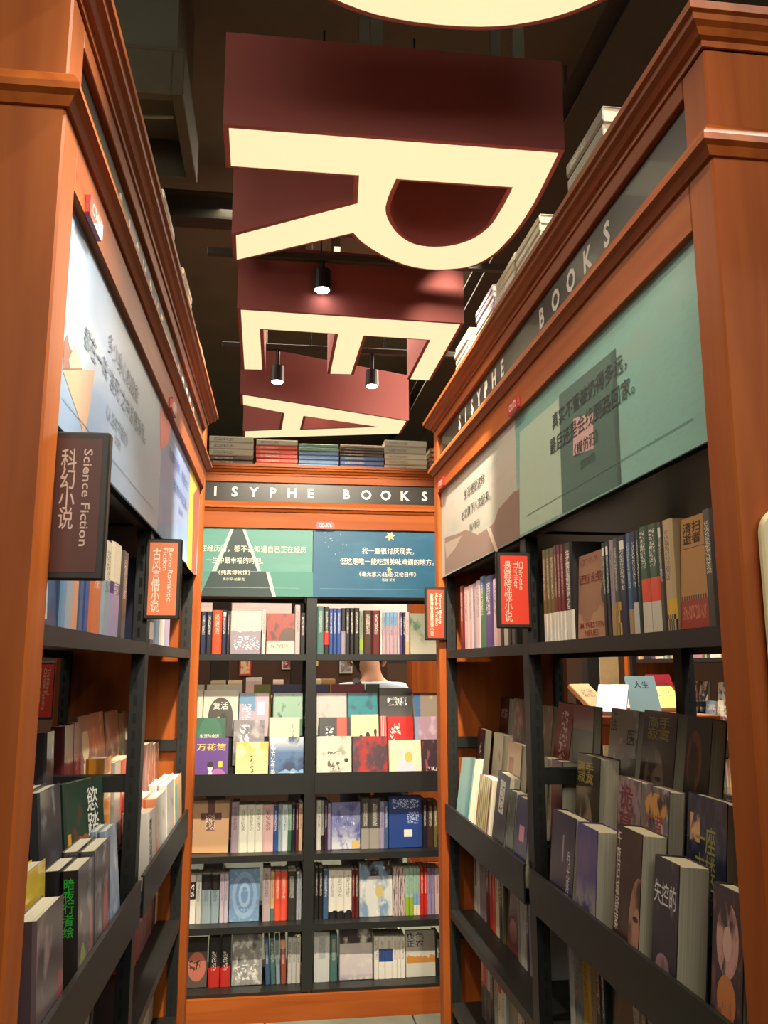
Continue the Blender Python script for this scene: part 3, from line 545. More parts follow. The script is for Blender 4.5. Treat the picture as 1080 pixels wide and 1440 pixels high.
   ('s', 0.1556, 0.1888, 0.1914, ((226, 224, 214), (), (('m', (28, 26, 28), 0.16, 0.12, 2.2, 3), ('t', (60, 54, 56), 0.28, 0.45, 0.72, 0.9, 7, 44, 58)), 0.2), 'white spine with black mountain foot', {'lab': 'white spine with black mountain foot, sixth from black upright, fourth shelf under blue star poster'}),
   ('s', 0.1888, 0.2034, 0.1907, ((96, 26, 30), (), (('t', (232, 226, 210), 0.28, 0.45, 0.72, 0.9, 7, 44, 25),), 0.2), 'dark red spine', {'lab': 'dark red spine, seventh from black upright, fourth shelf under blue star poster'}),
   ('s', 0.2034, 0.2178, 0.1903, ((96, 26, 30), (), (('t', (232, 226, 210), 0.28, 0.45, 0.72, 0.9, 7, 44, 20),), 0.2), 'dark red spine', {'lab': 'dark red spine, eighth from black upright, fourth shelf under blue star poster'}),
   ('f', 0.2223, 0.3651, 0.2196, ((206, 210, 206), (('r', (34, 32, 32), 0, 0.73, 1, 1), ('n', (120, 150, 180), 2.5, 0.48, 3), ('n', (226, 226, 220), 6, 0.58, 5), ('e', (196, 180, 120), 0.6, 0.45, 0.12, 0.12)), (), 0.5), 'white fantasy cover with black top band', {'lab': 'white fantasy cover with black top band, fourth shelf under blue star poster', 't': 0.03}),  # dark top rectangle is the shelf's shadow put into the cover colour
   ('s', 0.3666, 0.3919, 0.1939, ((190, 176, 174), (), (('n', (96, 70, 76), 4, 0.5, 3), ('t', (60, 54, 56), 0.28, 0.45, 0.72, 0.9, 7, 44, 2)), 0.2), 'pink-grey spine with dark landscape', {'lab': 'pink-grey spine with dark landscape, tenth from black upright, fourth shelf under blue star poster'}),
   ('s', 0.3919, 0.4207, 0.1931, ((190, 176, 174), (), (('n', (96, 70, 76), 4, 0.5, 3), ('t', (60, 54, 56), 0.28, 0.45, 0.72, 0.9, 7, 44, 24)), 0.2), 'pink-grey spine with dark landscape', {'lab': 'pink-grey spine with dark landscape, eleventh from black upright, fourth shelf under blue star poster'}),
   ('s', 0.4207, 0.4381, 0.1924, ((150, 186, 166), (), (('r', (140, 170, 50), 0, 0, 1, 0.38), ('t', (60, 54, 56), 0.28, 0.45, 0.72, 0.9, 7, 44, 27)), 0.2), 'green spine with lime foot', {'lab': 'green spine with lime foot, twelfth from black upright, fourth shelf under blue star poster'}),
   ('s', 0.4381, 0.4567, 0.1918, ((150, 186, 166), (), (('r', (140, 170, 50), 0, 0, 1, 0.38), ('t', (60, 54, 56), 0.28, 0.45, 0.72, 0.9, 7, 44, 11)), 0.2), 'green spine with lime foot', {'lab': 'green spine with lime foot, thirteenth from black upright, fourth shelf under blue star poster'}),
   ('s', 0.4567, 0.4713, 0.1913, ((150, 186, 166), (), (('r', (222, 212, 182), 0, 0, 1, 0.22), ('r', (120, 156, 190), 0, 0.22, 1, 0.45), ('t', (60, 54, 56), 0.28, 0.45, 0.72, 0.9, 7, 44, 60)), 0.2), 'mint spine with cream foot', {'lab': 'mint spine with cream foot, fourteenth from black upright, fourth shelf under blue star poster'}),
   ('s', 0.4713, 0.4859, 0.1909, ((150, 186, 166), (), (('r', (222, 212, 182), 0, 0, 1, 0.22), ('r', (120, 156, 190), 0, 0.22, 1, 0.45), ('t', (60, 54, 56), 0.28, 0.45, 0.72, 0.9, 7, 44, 10)), 0.2), 'mint spine with cream foot', {'lab': 'mint spine with cream foot, fifteenth from black upright, fourth shelf under blue star poster'}),
   ('s', 0.4859, 0.5021, 0.1934, ((196, 44, 36), (), (('t', (232, 226, 210), 0.28, 0.45, 0.72, 0.9, 7, 44, 17),), 0.2), 'red spine', {'lab': 'red spine, sixteenth from black upright, fourth shelf under blue star poster'}),
   ('s', 0.5021, 0.5171, 0.1929, ((196, 44, 36), (), (('t', (232, 226, 210), 0.28, 0.45, 0.72, 0.9, 7, 44, 5),), 0.2), 'red spine', {'lab': 'red spine, seventeenth from black upright, fourth shelf under blue star poster'}),
   ('s', 0.5171, 0.5349, 0.1895, ((150, 140, 176), (), (('t', (60, 54, 56), 0.28, 0.45, 0.72, 0.9, 7, 44, 22),), 0.2), 'lilac spine', {'lab': 'lilac spine, eighteenth from black upright, fourth shelf under blue star poster'}),
   ('s', 0.5349, 0.5514, 0.189, ((150, 140, 176), (), (('t', (60, 54, 56), 0.28, 0.45, 0.72, 0.9, 7, 44, 20),), 0.2), 'lilac spine', {'lab': 'lilac spine, nineteenth from black upright, fourth shelf under blue star poster'}),
   ('s', 0.5514, 0.5702, 0.1884, ((206, 172, 172), (), (('t', (60, 54, 56), 0.28, 0.45, 0.72, 0.9, 7, 44, 53),), 0.2), 'pink spine', {'lab': 'pink spine, twentieth from black upright, fourth shelf under blue star poster'})]),
 ('EL', 'B', 'wooden post', 0.1, 0.1075,
  [('f', -0.5046, -0.4096, 0.1857, ((96, 84, 80), (('e', (206, 120, 100), 0.55, 0.42, 0.4, 0.3), ('r', (36, 32, 34), 0, 0.72, 1, 1), ('t', (60, 50, 50), 0.2, 0.35, 0.7, 0.55, 5, 5, 2)), (), 0.4), 'charcoal cover with pink swoosh', {'lab': 'charcoal cover with pink swoosh, first from wooden post, bottom shelf under green road poster', 't': 0.03}),  # dark top rectangle paints the shade of the shelf above
   ('s', -0.4039, -0.3576, 0.1826, ((28, 26, 28), (), (('m', (196, 44, 36), 0.42, 0.1, 3, 2), ('t', (226, 220, 210), 0.3, 0.35, 0.7, 0.75, 5, 20, 4)), 0.2), 'thick black and red spine', {'lab': 'thick black and red spine, second from wooden post, bottom shelf under green road poster'}),
   ('s', -0.3558, -0.3128, 0.1808, ((28, 26, 28), (), (('m', (196, 44, 36), 0.42, 0.1, 3, 2), ('t', (226, 220, 210), 0.3, 0.35, 0.7, 0.75, 5, 20, 4)), 0.2), 'thick black and red spine', {'lab': 'thick black and red spine, third from wooden post, bottom shelf under green road poster'}),
   ('f', -0.3099, -0.1825, 0.1911, ((150, 150, 148), (('n', (214, 214, 210), 5, 0.5, 5), ('n', (90, 88, 92), 3, 0.56, 2), ('t', (240, 240, 236), 0.1, 0.1, 0.8, 0.4, 5, 8, 4)), (), 0.6), 'silver floral cover with white script', {'lab': 'silver floral cover with white script, fourth from wooden post, bottom shelf under green road poster', 't': 0.02, 'tilt': 0.1}),
   ('s', -0.1678, -0.1472, 0.1793, ((60, 92, 130), (), (('t', (232, 226, 210), 0.28, 0.45, 0.72, 0.9, 7, 44, 39),), 0.2), 'slate blue spine leaning outward', {'lab': 'slate blue spine leaning outward, fifth from wooden post, bottom shelf under green road poster', 'lean': -0.06}),
   ('s', -0.1457, -0.1251, 0.1812, ((72, 112, 108), (), (('t', (232, 226, 210), 0.28, 0.45, 0.72, 0.9, 7, 44, 38),), 0.2), 'teal spine leaning outward', {'lab': 'teal spine leaning outward, sixth from wooden post, bottom shelf under green road poster', 'lean': -0.055}),
   ('s', -0.1236, -0.1059, 0.1693, ((140, 160, 170), (), (('t', (60, 54, 56), 0.28, 0.45, 0.72, 0.9, 7, 44, 1),), 0.2), 'pale grey-blue spine leaning outward', {'lab': 'pale grey-blue spine leaning outward, seventh from wooden post, bottom shelf under green road poster', 'lean': -0.05}),
   ('s', -0.1041, -0.0816, 0.1712, ((150, 74, 56), (), (('r', (226, 160, 120), 0, 0.8, 1, 1), ('t', (232, 226, 210), 0.28, 0.45, 0.72, 0.9, 7, 44, 39)), 0.2), 'rust spine leaning outward', {'lab': 'rust spine leaning outward, eighth from wooden post, bottom shelf under green road poster', 'lean': -0.035}),
   ('s', -0.0775, -0.0603, 0.1814, ((196, 196, 190), (), (('t', (60, 54, 56), 0.28, 0.45, 0.72, 0.9, 7, 44, 44),), 0.2), 'pale grey spine', {'lab': 'pale grey spine, ninth from wooden post, bottom shelf under green road poster'}),
   ('s', -0.0603, -0.0416, 0.1807, ((196, 196, 190), (), (('t', (60, 54, 56), 0.28, 0.45, 0.72, 0.9, 7, 44, 46),), 0.2), 'pale grey spine', {'lab': 'pale grey spine, tenth from wooden post, bottom shelf under green road poster'}),
   ('s', -0.0416, -0.024, 0.18, ((196, 196, 190), (), (('t', (60, 54, 56), 0.28, 0.45, 0.72, 0.9, 7, 44, 22),), 0.2), 'pale grey spine', {'lab': 'pale grey spine, eleventh from wooden post, bottom shelf under green road poster'})]),
 ('ER', 'B', 'black upright', 0.1, 0.1075,
  [('s', 0.0325, 0.0983, 0.1957, ((206, 210, 208), (), (('t', (60, 54, 56), 0.28, 0.45, 0.72, 0.9, 7, 44, 5),), 0.2), 'very broad white spine', {'lab': 'very broad white spine, first from black upright, bottom shelf under blue star poster'}),
   ('s', 0.0995, 0.1307, 0.184, ((72, 112, 108), (), (('t', (232, 226, 210), 0.28, 0.45, 0.72, 0.9, 7, 44, 20),), 0.2), 'teal-grey spine', {'lab': 'teal-grey spine, second from black upright, bottom shelf under blue star poster'}),
   ('f', 0.1385, 0.2805, 0.2023, ((208, 202, 204), (('g', (160, 150, 176), 0.12, 0.0), ('r', (62, 50, 60), 0, 0.7, 1, 1), ('n', (220, 214, 204), 3, 0.5, 2)), (), 0.5), 'cream cover with dark plum top', {'lab': 'cream cover with dark plum top, third from black upright, bottom shelf under blue star poster', 't': 0.04}),
   ('s', 0.2866, 0.3079, 0.1698, ((226, 224, 214), (), (('t', (60, 54, 56), 0.28, 0.45, 0.72, 0.9, 7, 44, 23),), 0.2), 'white spine', {'lab': 'white spine, fourth from black upright, bottom shelf under blue star poster'}),
   ('s', 0.3079, 0.3353, 0.1688, ((226, 224, 214), (), (('r', (44, 74, 140), 0, 0.4, 1, 0.7), ('t', (60, 54, 56), 0.28, 0.45, 0.72, 0.9, 7, 44, 53)), 0.2), 'white spine with blue block', {'lab': 'white spine with blue block, fifth from black upright, bottom shelf under blue star poster'}),
   ('s', 0.3353, 0.3665, 0.1677, ((226, 224, 214), (), (('r', (44, 74, 140), 0, 0.4, 1, 0.7), ('t', (60, 54, 56), 0.28, 0.45, 0.72, 0.9, 7, 44, 20)), 0.2), 'white spine with blue block', {'lab': 'white spine with blue block, sixth from black upright, bottom shelf under blue star poster'}),
   ('s', 0.3665, 0.3873, 0.1666, ((226, 224, 214), (), (('t', (60, 54, 56), 0.28, 0.45, 0.72, 0.9, 7, 44, 31),), 0.2), 'plain white spine', {'lab': 'plain white spine, seventh from black upright, bottom shelf under blue star poster'}),
   ('s', 0.3873, 0.4026, 0.1659, ((226, 224, 214), (), (('t', (60, 54, 56), 0.28, 0.45, 0.72, 0.9, 7, 44, 45),), 0.2), 'plain white spine', {'lab': 'plain white spine, eighth from black upright, bottom shelf under blue star poster'}),
   ('s', 0.4026, 0.421, 0.1653, ((226, 224, 214), (), (('t', (60, 54, 56), 0.28, 0.45, 0.72, 0.9, 7, 44, 21),), 0.2), 'plain white spine', {'lab': 'plain white spine, ninth from black upright, bottom shelf under blue star poster'}),
   ('f', 0.4241, 0.552, 0.1822, ((196, 196, 184), (('m', (190, 130, 60), 0.44, 0.14, 9, 2), ('r', (196, 196, 184), 0, 0, 1, 0.3)), (), 0.1), 'grey-white cover with orange skyline and black title', {'lab': 'grey-white cover with orange skyline and black title, bottom shelf under blue star poster', 't': 0.02, 'ti': [('夜色\n正农', 0.32, 0.8, 0.6, 0.32, (40, 36, 34))]}),
   ('s', 0.5536, 0.5722, 0.165, ((28, 26, 28), (), (('t', (232, 226, 210), 0.28, 0.45, 0.72, 0.9, 7, 44, 12),), 0.2), 'black and grey spine', {'lab': 'black and grey spine, eleventh from black upright, bottom shelf under blue star poster'})]),
 ('RF', 'A', 'wooden post', 0.03, 1.4616,
  [('s', -0.7432, -0.6931, 0.2005, ((96, 26, 30), (), (('t', (232, 226, 210), 0.28, 0.45, 0.72, 0.9, 7, 44, 31),), 0.2), 'dark red spine', {'lab': 'dark red spine, first from wooden post, top shelf under brown mountain poster'}),
   ('s', -0.687, -0.6212, 0.1918, ((206, 172, 172), (), (('t', (60, 54, 56), 0.28, 0.45, 0.72, 0.9, 7, 44, 31),), 0.2), 'dusty pink spine', {'lab': 'dusty pink spine, second from wooden post, top shelf under brown mountain poster'}),
   ('s', -0.6212, -0.5668, 0.1929, ((206, 172, 172), (), (('t', (60, 54, 56), 0.28, 0.45, 0.72, 0.9, 7, 44, 46),), 0.2), 'dusty pink spine', {'lab': 'dusty pink spine, third from wooden post, top shelf under brown mountain poster'}),
   ('s', -0.5668, -0.5272, 0.1929, ((150, 136, 146), (), (('t', (60, 54, 56), 0.28, 0.45, 0.72, 0.9, 7, 44, 12),), 0.2), 'mauve spine', {'lab': 'mauve spine, fourth from wooden post, top shelf under brown mountain poster'}),
   ('s', -0.5272, -0.4738, 0.197, ((206, 172, 172), (), (('t', (60, 54, 56), 0.28, 0.45, 0.72, 0.9, 7, 44, 4),), 0.2), 'pale pink spine', {'lab': 'pale pink spine, fifth from wooden post, top shelf under brown mountain poster'}),
   ('s', -0.4738, -0.4226, 0.2044, ((58, 104, 74), (), (('r', (60, 92, 130), 0, 0.8, 1, 1), ('t', (232, 226, 210), 0.28, 0.45, 0.72, 0.9, 7, 44, 17)), 0.2), 'brown-green spine with blue top', {'lab': 'brown-green spine with blue top, sixth from wooden post, top shelf under brown mountain poster'}),
   ('s', -0.4226, -0.3291, 0.198, ((74, 56, 110), (), (('t', (232, 226, 210), 0.28, 0.45, 0.72, 0.9, 7, 44, 2),), 0.2), 'broad purple spine with white mark', {'lab': 'broad purple spine with white mark, seventh from wooden post, top shelf under brown mountain poster'}),
   ('s', -0.3291, -0.2583, 0.1827, ((206, 172, 172), (), (('t', (60, 54, 56), 0.28, 0.45, 0.72, 0.9, 7, 44, 48),), 0.2), 'white and pink spine', {'lab': 'white and pink spine, eighth from wooden post, top shelf under brown mountain poster'}),
   ('s', -0.2583, -0.2223, 0.1755, ((62, 40, 32), (), (('t', (232, 226, 210), 0.28, 0.45, 0.72, 0.9, 7, 44, 23),), 0.2), 'brown spine', {'lab': 'brown spine, ninth from wooden post, top shelf under brown mountain poster'}),
   ('s', -0.2223, -0.1825, 0.1736, ((226, 224, 214), (), (('t', (60, 54, 56), 0.28, 0.45, 0.72, 0.9, 7, 44, 55),), 0.2), 'white spine', {'lab': 'white spine, tenth from wooden post, top shelf under brown mountain poster'}),
   ('s', -0.1825, -0.1468, 0.1735, ((28, 26, 28), (), (('t', (232, 226, 210), 0.28, 0.45, 0.72, 0.9, 7, 44, 26),), 0.2), 'black spine', {'lab': 'black spine, eleventh from wooden post, top shelf under brown mountain poster'}),
   ('s', -0.1468, -0.1095, 0.1698, ((70, 68, 66), (), (('t', (232, 226, 210), 0.28, 0.45, 0.72, 0.9, 7, 44, 2),), 0.2), 'charcoal spine with white marks', {'lab': 'charcoal spine with white marks, twelfth from wooden post, top shelf under brown mountain poster'})]),
 ('RN', 'A', 'black upright', 0.03, 1.4616,
  [('s', 0.1196, 0.1451, 0.2038, ((96, 96, 60), (), (('r', (226, 224, 214), 0, 0, 1, 0.3), ('t', (232, 226, 210), 0.28, 0.45, 0.72, 0.9, 7, 44, 36)), 0.2), 'olive spine with white foot', {'lab': 'olive spine with white foot, first from black upright, top shelf under teal doorway poster'}),
   ('s', 0.1451, 0.1724, 0.2026, ((96, 96, 60), (), (('r', (226, 224, 214), 0, 0, 1, 0.3), ('t', (232, 226, 210), 0.28, 0.45, 0.72, 0.9, 7, 44, 51)), 0.2), 'olive spine with white foot', {'lab': 'olive spine with white foot, second from black upright, top shelf under teal doorway poster'}),
   ('s', 0.1724, 0.2013, 0.202, ((96, 96, 60), (), (('r', (226, 224, 214), 0, 0, 1, 0.3), ('t', (232, 226, 210), 0.28, 0.45, 0.72, 0.9, 7, 44, 27)), 0.2), 'olive spine with white foot', {'lab': 'olive spine with white foot, third from black upright, top shelf under teal doorway poster'}),
   ('s', 0.2013, 0.2201, 0.205, ((92, 34, 44), (), (('r', (226, 224, 214), 0, 0, 1, 0.3), ('t', (232, 226, 210), 0.28, 0.45, 0.72, 0.9, 7, 44, 24)), 0.2), 'maroon spine with white foot', {'lab': 'maroon spine with white foot, fourth from black upright, top shelf under teal doorway poster'}),
   ('s', 0.2201, 0.2417, 0.2026, ((92, 34, 44), (), (('r', (226, 224, 214), 0, 0, 1, 0.3), ('t', (232, 226, 210), 0.28, 0.45, 0.72, 0.9, 7, 44, 25)), 0.2), 'maroon spine with white foot', {'lab': 'maroon spine with white foot, fifth from black upright, top shelf under teal doorway poster'}),
   ('s', 0.2417, 0.2655, 0.1995, ((92, 34, 44), (), (('r', (226, 224, 214), 0, 0, 1, 0.3), ('t', (232, 226, 210), 0.28, 0.45, 0.72, 0.9, 7, 44, 38)), 0.2), 'maroon spine with white foot', {'lab': 'maroon spine with white foot, sixth from black upright, top shelf under teal doorway poster'}),
   ('s', 0.2655, 0.313, 0.1991, ((28, 26, 28), (), (('r', (226, 224, 214), 0, 0, 1, 0.3), ('t', (232, 226, 210), 0.28, 0.45, 0.72, 0.9, 7, 44, 54)), 0.2), 'broad black spine with white characters', {'lab': 'broad black spine with white characters, seventh from black upright, top shelf under teal doorway poster', 'st': [('非\n普\n通\n读\n者', 0.62, 0.5, 0.62, (232, 228, 220))]}),
   ('f', 0.3151, 0.4703, 0.165, ((150, 108, 84), (('e', (60, 46, 40), 1.0, 0.5, 0.2, 0.16), ('m', (176, 132, 104), 0.3, 0.5, 1.5, 3), ('t', (120, 40, 34), 0.08, 0.86, 0.7, 0.95, 18, 14, 3)), (), 0.1), 'tan cover with brick red title',
    {'dy': 0.006, 'lab': 'tan cover with brick red title, eighth from black upright, top shelf under teal doorway poster', 't': 0.02, 'ti': [('西线', 0.45, 0.7, 0.8, 0.12, (120, 40, 34)), ('IM WESTEN\nNEUES', 0.5, 0.1, 0.84, 0.16, (132, 30, 28))]}),
   ('s', 0.4738, 0.491, 0.1713, ((28, 26, 28), (), (('r', (226, 222, 214), 0.25, 0.86, 0.8, 0.95), ('t', (232, 226, 210), 0.28, 0.45, 0.72, 0.9, 7, 44, 1)), 0.2), 'black spine with white label', {'lab': 'black spine with white label, ninth from black upright, top shelf under teal doorway poster'}),
   ('s', 0.491, 0.5096, 0.1714, ((24, 28, 44), (), (('r', (226, 222, 214), 0.25, 0.86, 0.8, 0.95), ('t', (232, 226, 210), 0.28, 0.45, 0.72, 0.9, 7, 44, 29)), 0.2), 'dark navy spine with white label', {'lab': 'dark navy spine with white label, tenth from black upright, top shelf under teal doorway poster'}),
   ('s', 0.5096, 0.5277, 0.1714, ((150, 136, 146), (), (('r', (168, 138, 98), 0, 0, 1, 0.3), ('t', (60, 54, 56), 0.28, 0.45, 0.72, 0.9, 7, 44, 3)), 0.2), 'grey-lilac spine with tan foot', {'lab': 'grey-lilac spine with tan foot, eleventh from black upright, top shelf under teal doorway poster'}),
   ('s', 0.5277, 0.5489, 0.1724, ((70, 68, 66), (), (('c', (212, 170, 60), 0, 0, 1, 0.34, 8), ('t', (232, 226, 210), 0.28, 0.45, 0.72, 0.9, 7, 44, 46)), 0.2), 'charcoal spine with chequered foot', {'lab': 'charcoal spine with chequered foot, twelfth from black upright, top shelf under teal doorway poster'}),
   ('s', 0.5489, 0.5851, 0.1723, ((30, 36, 66), (), (('r', (226, 222, 214), 0.25, 0.86, 0.8, 0.95), ('t', (232, 226, 210), 0.28, 0.45, 0.72, 0.9, 7, 44, 12)), 0.2), 'thick navy spine with white label', {'lab': 'thick navy spine with white label, thirteenth from black upright, top shelf under teal doorway poster'}),
   ('s', 0.5851, 0.6045, 0.1715, ((60, 92, 130), (), (('r', (168, 138, 98), 0, 0, 1, 0.24), ('t', (232, 226, 210), 0.28, 0.45, 0.72, 0.9, 7, 44, 40)), 0.2), 'slate blue spine with tan foot', {'lab': 'slate blue spine with tan foot, fourteenth from black upright, top shelf under teal doorway poster'}),
   ('s', 0.6045, 0.6272, 0.172, ((30, 36, 66), (), (('r', (196, 196, 190), 0, 0, 1, 0.3), ('t', (232, 226, 210), 0.28, 0.45, 0.72, 0.9, 7, 44, 13)), 0.2), 'navy spine with white foot', {'lab': 'navy spine with white foot, fifteenth from black upright, top shelf under teal doorway poster'}),
   ('s', 0.6272, 0.6383, 0.1718, ((34, 58, 48), (), (('t', (232, 226, 210), 0.28, 0.45, 0.72, 0.9, 7, 44, 8),), 0.2), 'thin dark green spine', {'lab': 'thin dark green spine, sixteenth from black upright, top shelf under teal doorway poster'}),
   ('s', 0.6383, 0.6713, 0.1743, ((62, 84, 70), (), (('r', (222, 84, 60), 0, 0.28, 1, 0.5), ('r', (206, 200, 186), 0, 0, 1, 0.28), ('t', (226, 222, 210), 0.2, 0.6, 0.75, 0.95, 5, 26, 3)), 0.2), 'green spine with torn orange and white foot', {'lab': 'green spine with torn orange and white foot, top shelf under teal doorway poster'}),
   ('s', 0.6713, 0.7093, 0.1733, ((62, 84, 70), (), (('r', (222, 84, 60), 0, 0.28, 1, 0.5), ('r', (206, 200, 186), 0, 0, 1, 0.28), ('t', (226, 222, 210), 0.2, 0.6, 0.75, 0.95, 5, 26, 3)), 0.2), 'thicker green spine with torn orange and white foot', {'lab': 'thicker green spine with torn orange and white foot, top shelf under teal doorway poster'}),
   ('s', 0.7093, 0.7257, 0.1711, ((70, 68, 66), (), (('r', (226, 222, 214), 0.25, 0.86, 0.8, 0.95), ('t', (232, 226, 210), 0.28, 0.45, 0.72, 0.9, 7, 44, 49)), 0.2), 'charcoal spine with white label', {'lab': 'charcoal spine with white label, nineteenth from black upright, top shelf under teal doorway poster'}),
   ('s', 0.7257, 0.7597, 0.1714, ((184, 160, 124), (), (('r', (212, 170, 60), 0, 0.12, 1, 0.28), ('c', (28, 26, 28), 0, 0, 1, 0.14, 10), ('t', (60, 54, 56), 0.28, 0.45, 0.72, 0.9, 7, 44, 16)), 0.2), 'tan spine with chequered foot', {'lab': 'tan spine with chequered foot, twentieth from black upright, top shelf under teal doorway poster'}),
   ('f', 0.7621, 0.8513, 0.165, ((166, 124, 72), (('r', (146, 44, 30), 0, 0, 1, 0.25), ('c', (30, 26, 22), 0, 0.25, 1, 0.29, 24), ('r', (60, 44, 30), 0, 0.715, 1, 0.722), ('r', (60, 44, 30), 0, 0, 0.02, 1), ('t', (190, 120, 90), 0.08, 0.08, 0.9, 0.2, 20, 14, 2)), (), 0.15), 'kraft cover with red base and chequered band',
    {'dy': 0.004, 'lab': 'kraft cover with red base and chequered band, top shelf under teal doorway poster', 't': 0.02, 'ti': [('清扫\n逝者', 0.45, 0.855, 0.62, 0.2, (58, 42, 28))]}),
   ('s', 0.8534, 0.8814, 0.165, ((70, 68, 66), (), (('t', (232, 226, 210), 0.28, 0.45, 0.72, 0.9, 7, 44, 60),), 0.2), 'dark grey-brown spine in film', {'lab': 'dark grey-brown spine in film, twenty-second from black upright, top shelf under teal doorway poster'})]),
 ('RF', 'C', 'wooden post', 0.1, 0.634,
  [('s', -0.915, -0.9095, 0.21, ((226, 224, 214), (), (('t', (60, 54, 56), 0.28, 0.45, 0.72, 0.9, 7, 44, 53),), 0.2), 'white spine', {'lab': 'white spine, first from wooden post, third shelf under brown mountain poster'}),
   ('s', -0.9095, -0.904, 0.21, ((196, 196, 190), (), (('t', (60, 54, 56), 0.28, 0.45, 0.72, 0.9, 7, 44, 30),), 0.2), 'pale grey spine', {'lab': 'pale grey spine, second from wooden post, third shelf under brown mountain poster'}),
   ('s', -0.904, -0.89, 0.2, ((70, 68, 66), (), (('r', (226, 224, 214), 0, 0, 1, 0.38), ('t', (232, 226, 210), 0.28, 0.45, 0.72, 0.9, 7, 44, 23)), 0.2), 'charcoal spine with white foot', {'lab': 'charcoal spine with white foot, third from wooden post, third shelf under brown mountain poster'}),
   ('s', -0.89, -0.8417, 0.21, ((196, 196, 190), (), (('t', (60, 54, 56), 0.28, 0.45, 0.72, 0.9, 7, 44, 33),), 0.2), 'white and grey spine', {'lab': 'white and grey spine, fourth from wooden post, third shelf under brown mountain poster'}),
   ('s', -0.8417, -0.8143, 0.21, ((150, 136, 146), (), (('t', (60, 54, 56), 0.28, 0.45, 0.72, 0.9, 7, 44, 23),), 0.2), 'mauve spine', {'lab': 'mauve spine, fifth from wooden post, third shelf under brown mountain poster'}),
   ('s', -0.8143, -0.7876, 0.21, ((150, 136, 146), (), (('t', (60, 54, 56), 0.28, 0.45, 0.72, 0.9, 7, 44, 58),), 0.2), 'mauve spine', {'lab': 'mauve spine, sixth from wooden post, third shelf under brown mountain poster'}),
   ('s', -0.7876, -0.7613, 0.21, ((150, 136, 146), (), (('t', (60, 54, 56), 0.28, 0.45, 0.72, 0.9, 7, 44, 34),), 0.2), 'mauve spine', {'lab': 'mauve spine, seventh from wooden post, third shelf under brown mountain poster'}),
   ('s', -0.7613, -0.7163, 0.21, ((96, 26, 30), (), (('t', (232, 226, 210), 0.28, 0.45, 0.72, 0.9, 7, 44, 17),), 0.2), 'dark red spine', {'lab': 'dark red spine, eighth from wooden post, third shelf under brown mountain poster'}),
   ('s', -0.7163, -0.6803, 0.21, ((196, 44, 36), (), (('t', (232, 226, 210), 0.28, 0.45, 0.72, 0.9, 7, 44, 50),), 0.2), 'red spine', {'lab': 'red spine, ninth from wooden post, third shelf under brown mountain poster'}),
   ('s', -0.6803, -0.6469, 0.205, ((222, 84, 60), (), (('t', (232, 226, 210), 0.28, 0.45, 0.72, 0.9, 7, 44, 30),), 0.2), 'pinkish red spine', {'lab': 'pinkish red spine, tenth from wooden post, third shelf under brown mountain poster'}),
   ('s', -0.6469, -0.6064, 0.205, ((222, 212, 182), (), (('t', (60, 54, 56), 0.28, 0.45, 0.72, 0.9, 7, 44, 7),), 0.2), 'cream spine', {'lab': 'cream spine, eleventh from wooden post, third shelf under brown mountain poster'}),
   ('s', -0.6064, -0.5749, 0.205, ((70, 68, 66), (), (('t', (232, 226, 210), 0.28, 0.45, 0.72, 0.9, 7, 44, 38),), 0.2), 'dark grey spine', {'lab': 'dark grey spine, twelfth from wooden post, third shelf under brown mountain poster'}),
   ('s', -0.5749, -0.5471, 0.205, ((96, 96, 60), (), (('t', (232, 226, 210), 0.28, 0.45, 0.72, 0.9, 7, 44, 48),), 0.2), 'olive-grey spine', {'lab': 'olive-grey spine, thirteenth from wooden post, third shelf under brown mountain poster'}),
   ('f', -0.5441, -0.4191, 0.215, ((84, 26, 30), (('e', (190, 130, 120), 0.5, 0.25, 0.3, 0.14), ('g', (120, 40, 40), 0.4, 0.0)), (), 0.3), 'maroon cover with pink roses', {'lab': 'maroon cover with pink roses, fourteenth from wooden post, third shelf under brown mountain poster', 't': 0.02}),
   ('s', -0.4144, -0.3873, 0.205, ((150, 148, 142), (), (('t', (60, 54, 56), 0.28, 0.45, 0.72, 0.9, 7, 44, 50),), 0.2), 'grey spine', {'lab': 'grey spine, fifteenth from wooden post, third shelf under brown mountain poster'}),
   ('s', -0.3873, -0.3609, 0.205, ((196, 196, 190), (), (('t', (60, 54, 56), 0.28, 0.45, 0.72, 0.9, 7, 44, 52),), 0.2), 'white speckled spine', {'lab': 'white speckled spine, sixteenth from wooden post, third shelf under brown mountain poster'}),
   ('s', -0.3609, -0.3319, 0.205, ((196, 196, 190), (), (('t', (60, 54, 56), 0.28, 0.45, 0.72, 0.9, 7, 44, 24),), 0.2), 'white speckled spine', {'lab': 'white speckled spine, seventeenth from wooden post, third shelf under brown mountain poster'}),
   ('s', -0.3319, -0.3098, 0.205, ((70, 68, 66), (), (('t', (232, 226, 210), 0.28, 0.45, 0.72, 0.9, 7, 44, 56),), 0.2), 'charcoal spine', {'lab': 'charcoal spine, eighteenth from wooden post, third shelf under brown mountain poster'}),
   ('s', -0.3098, -0.2851, 0.2, ((150, 136, 146), (), (('t', (60, 54, 56), 0.28, 0.45, 0.72, 0.9, 7, 44, 19),), 0.2), 'grey-mauve spine', {'lab': 'grey-mauve spine, nineteenth from wooden post, third shelf under brown mountain poster'}),
   ('s', -0.2851, -0.2579, 0.2, ((196, 196, 190), (), (('t', (60, 54, 56), 0.28, 0.45, 0.72, 0.9, 7, 44, 3),), 0.2), 'pale spine', {'lab': 'pale spine, twentieth from wooden post, third shelf under brown mountain poster'})]),
 ('RF', 'D', 'wooden post', 0.09, 0.358,
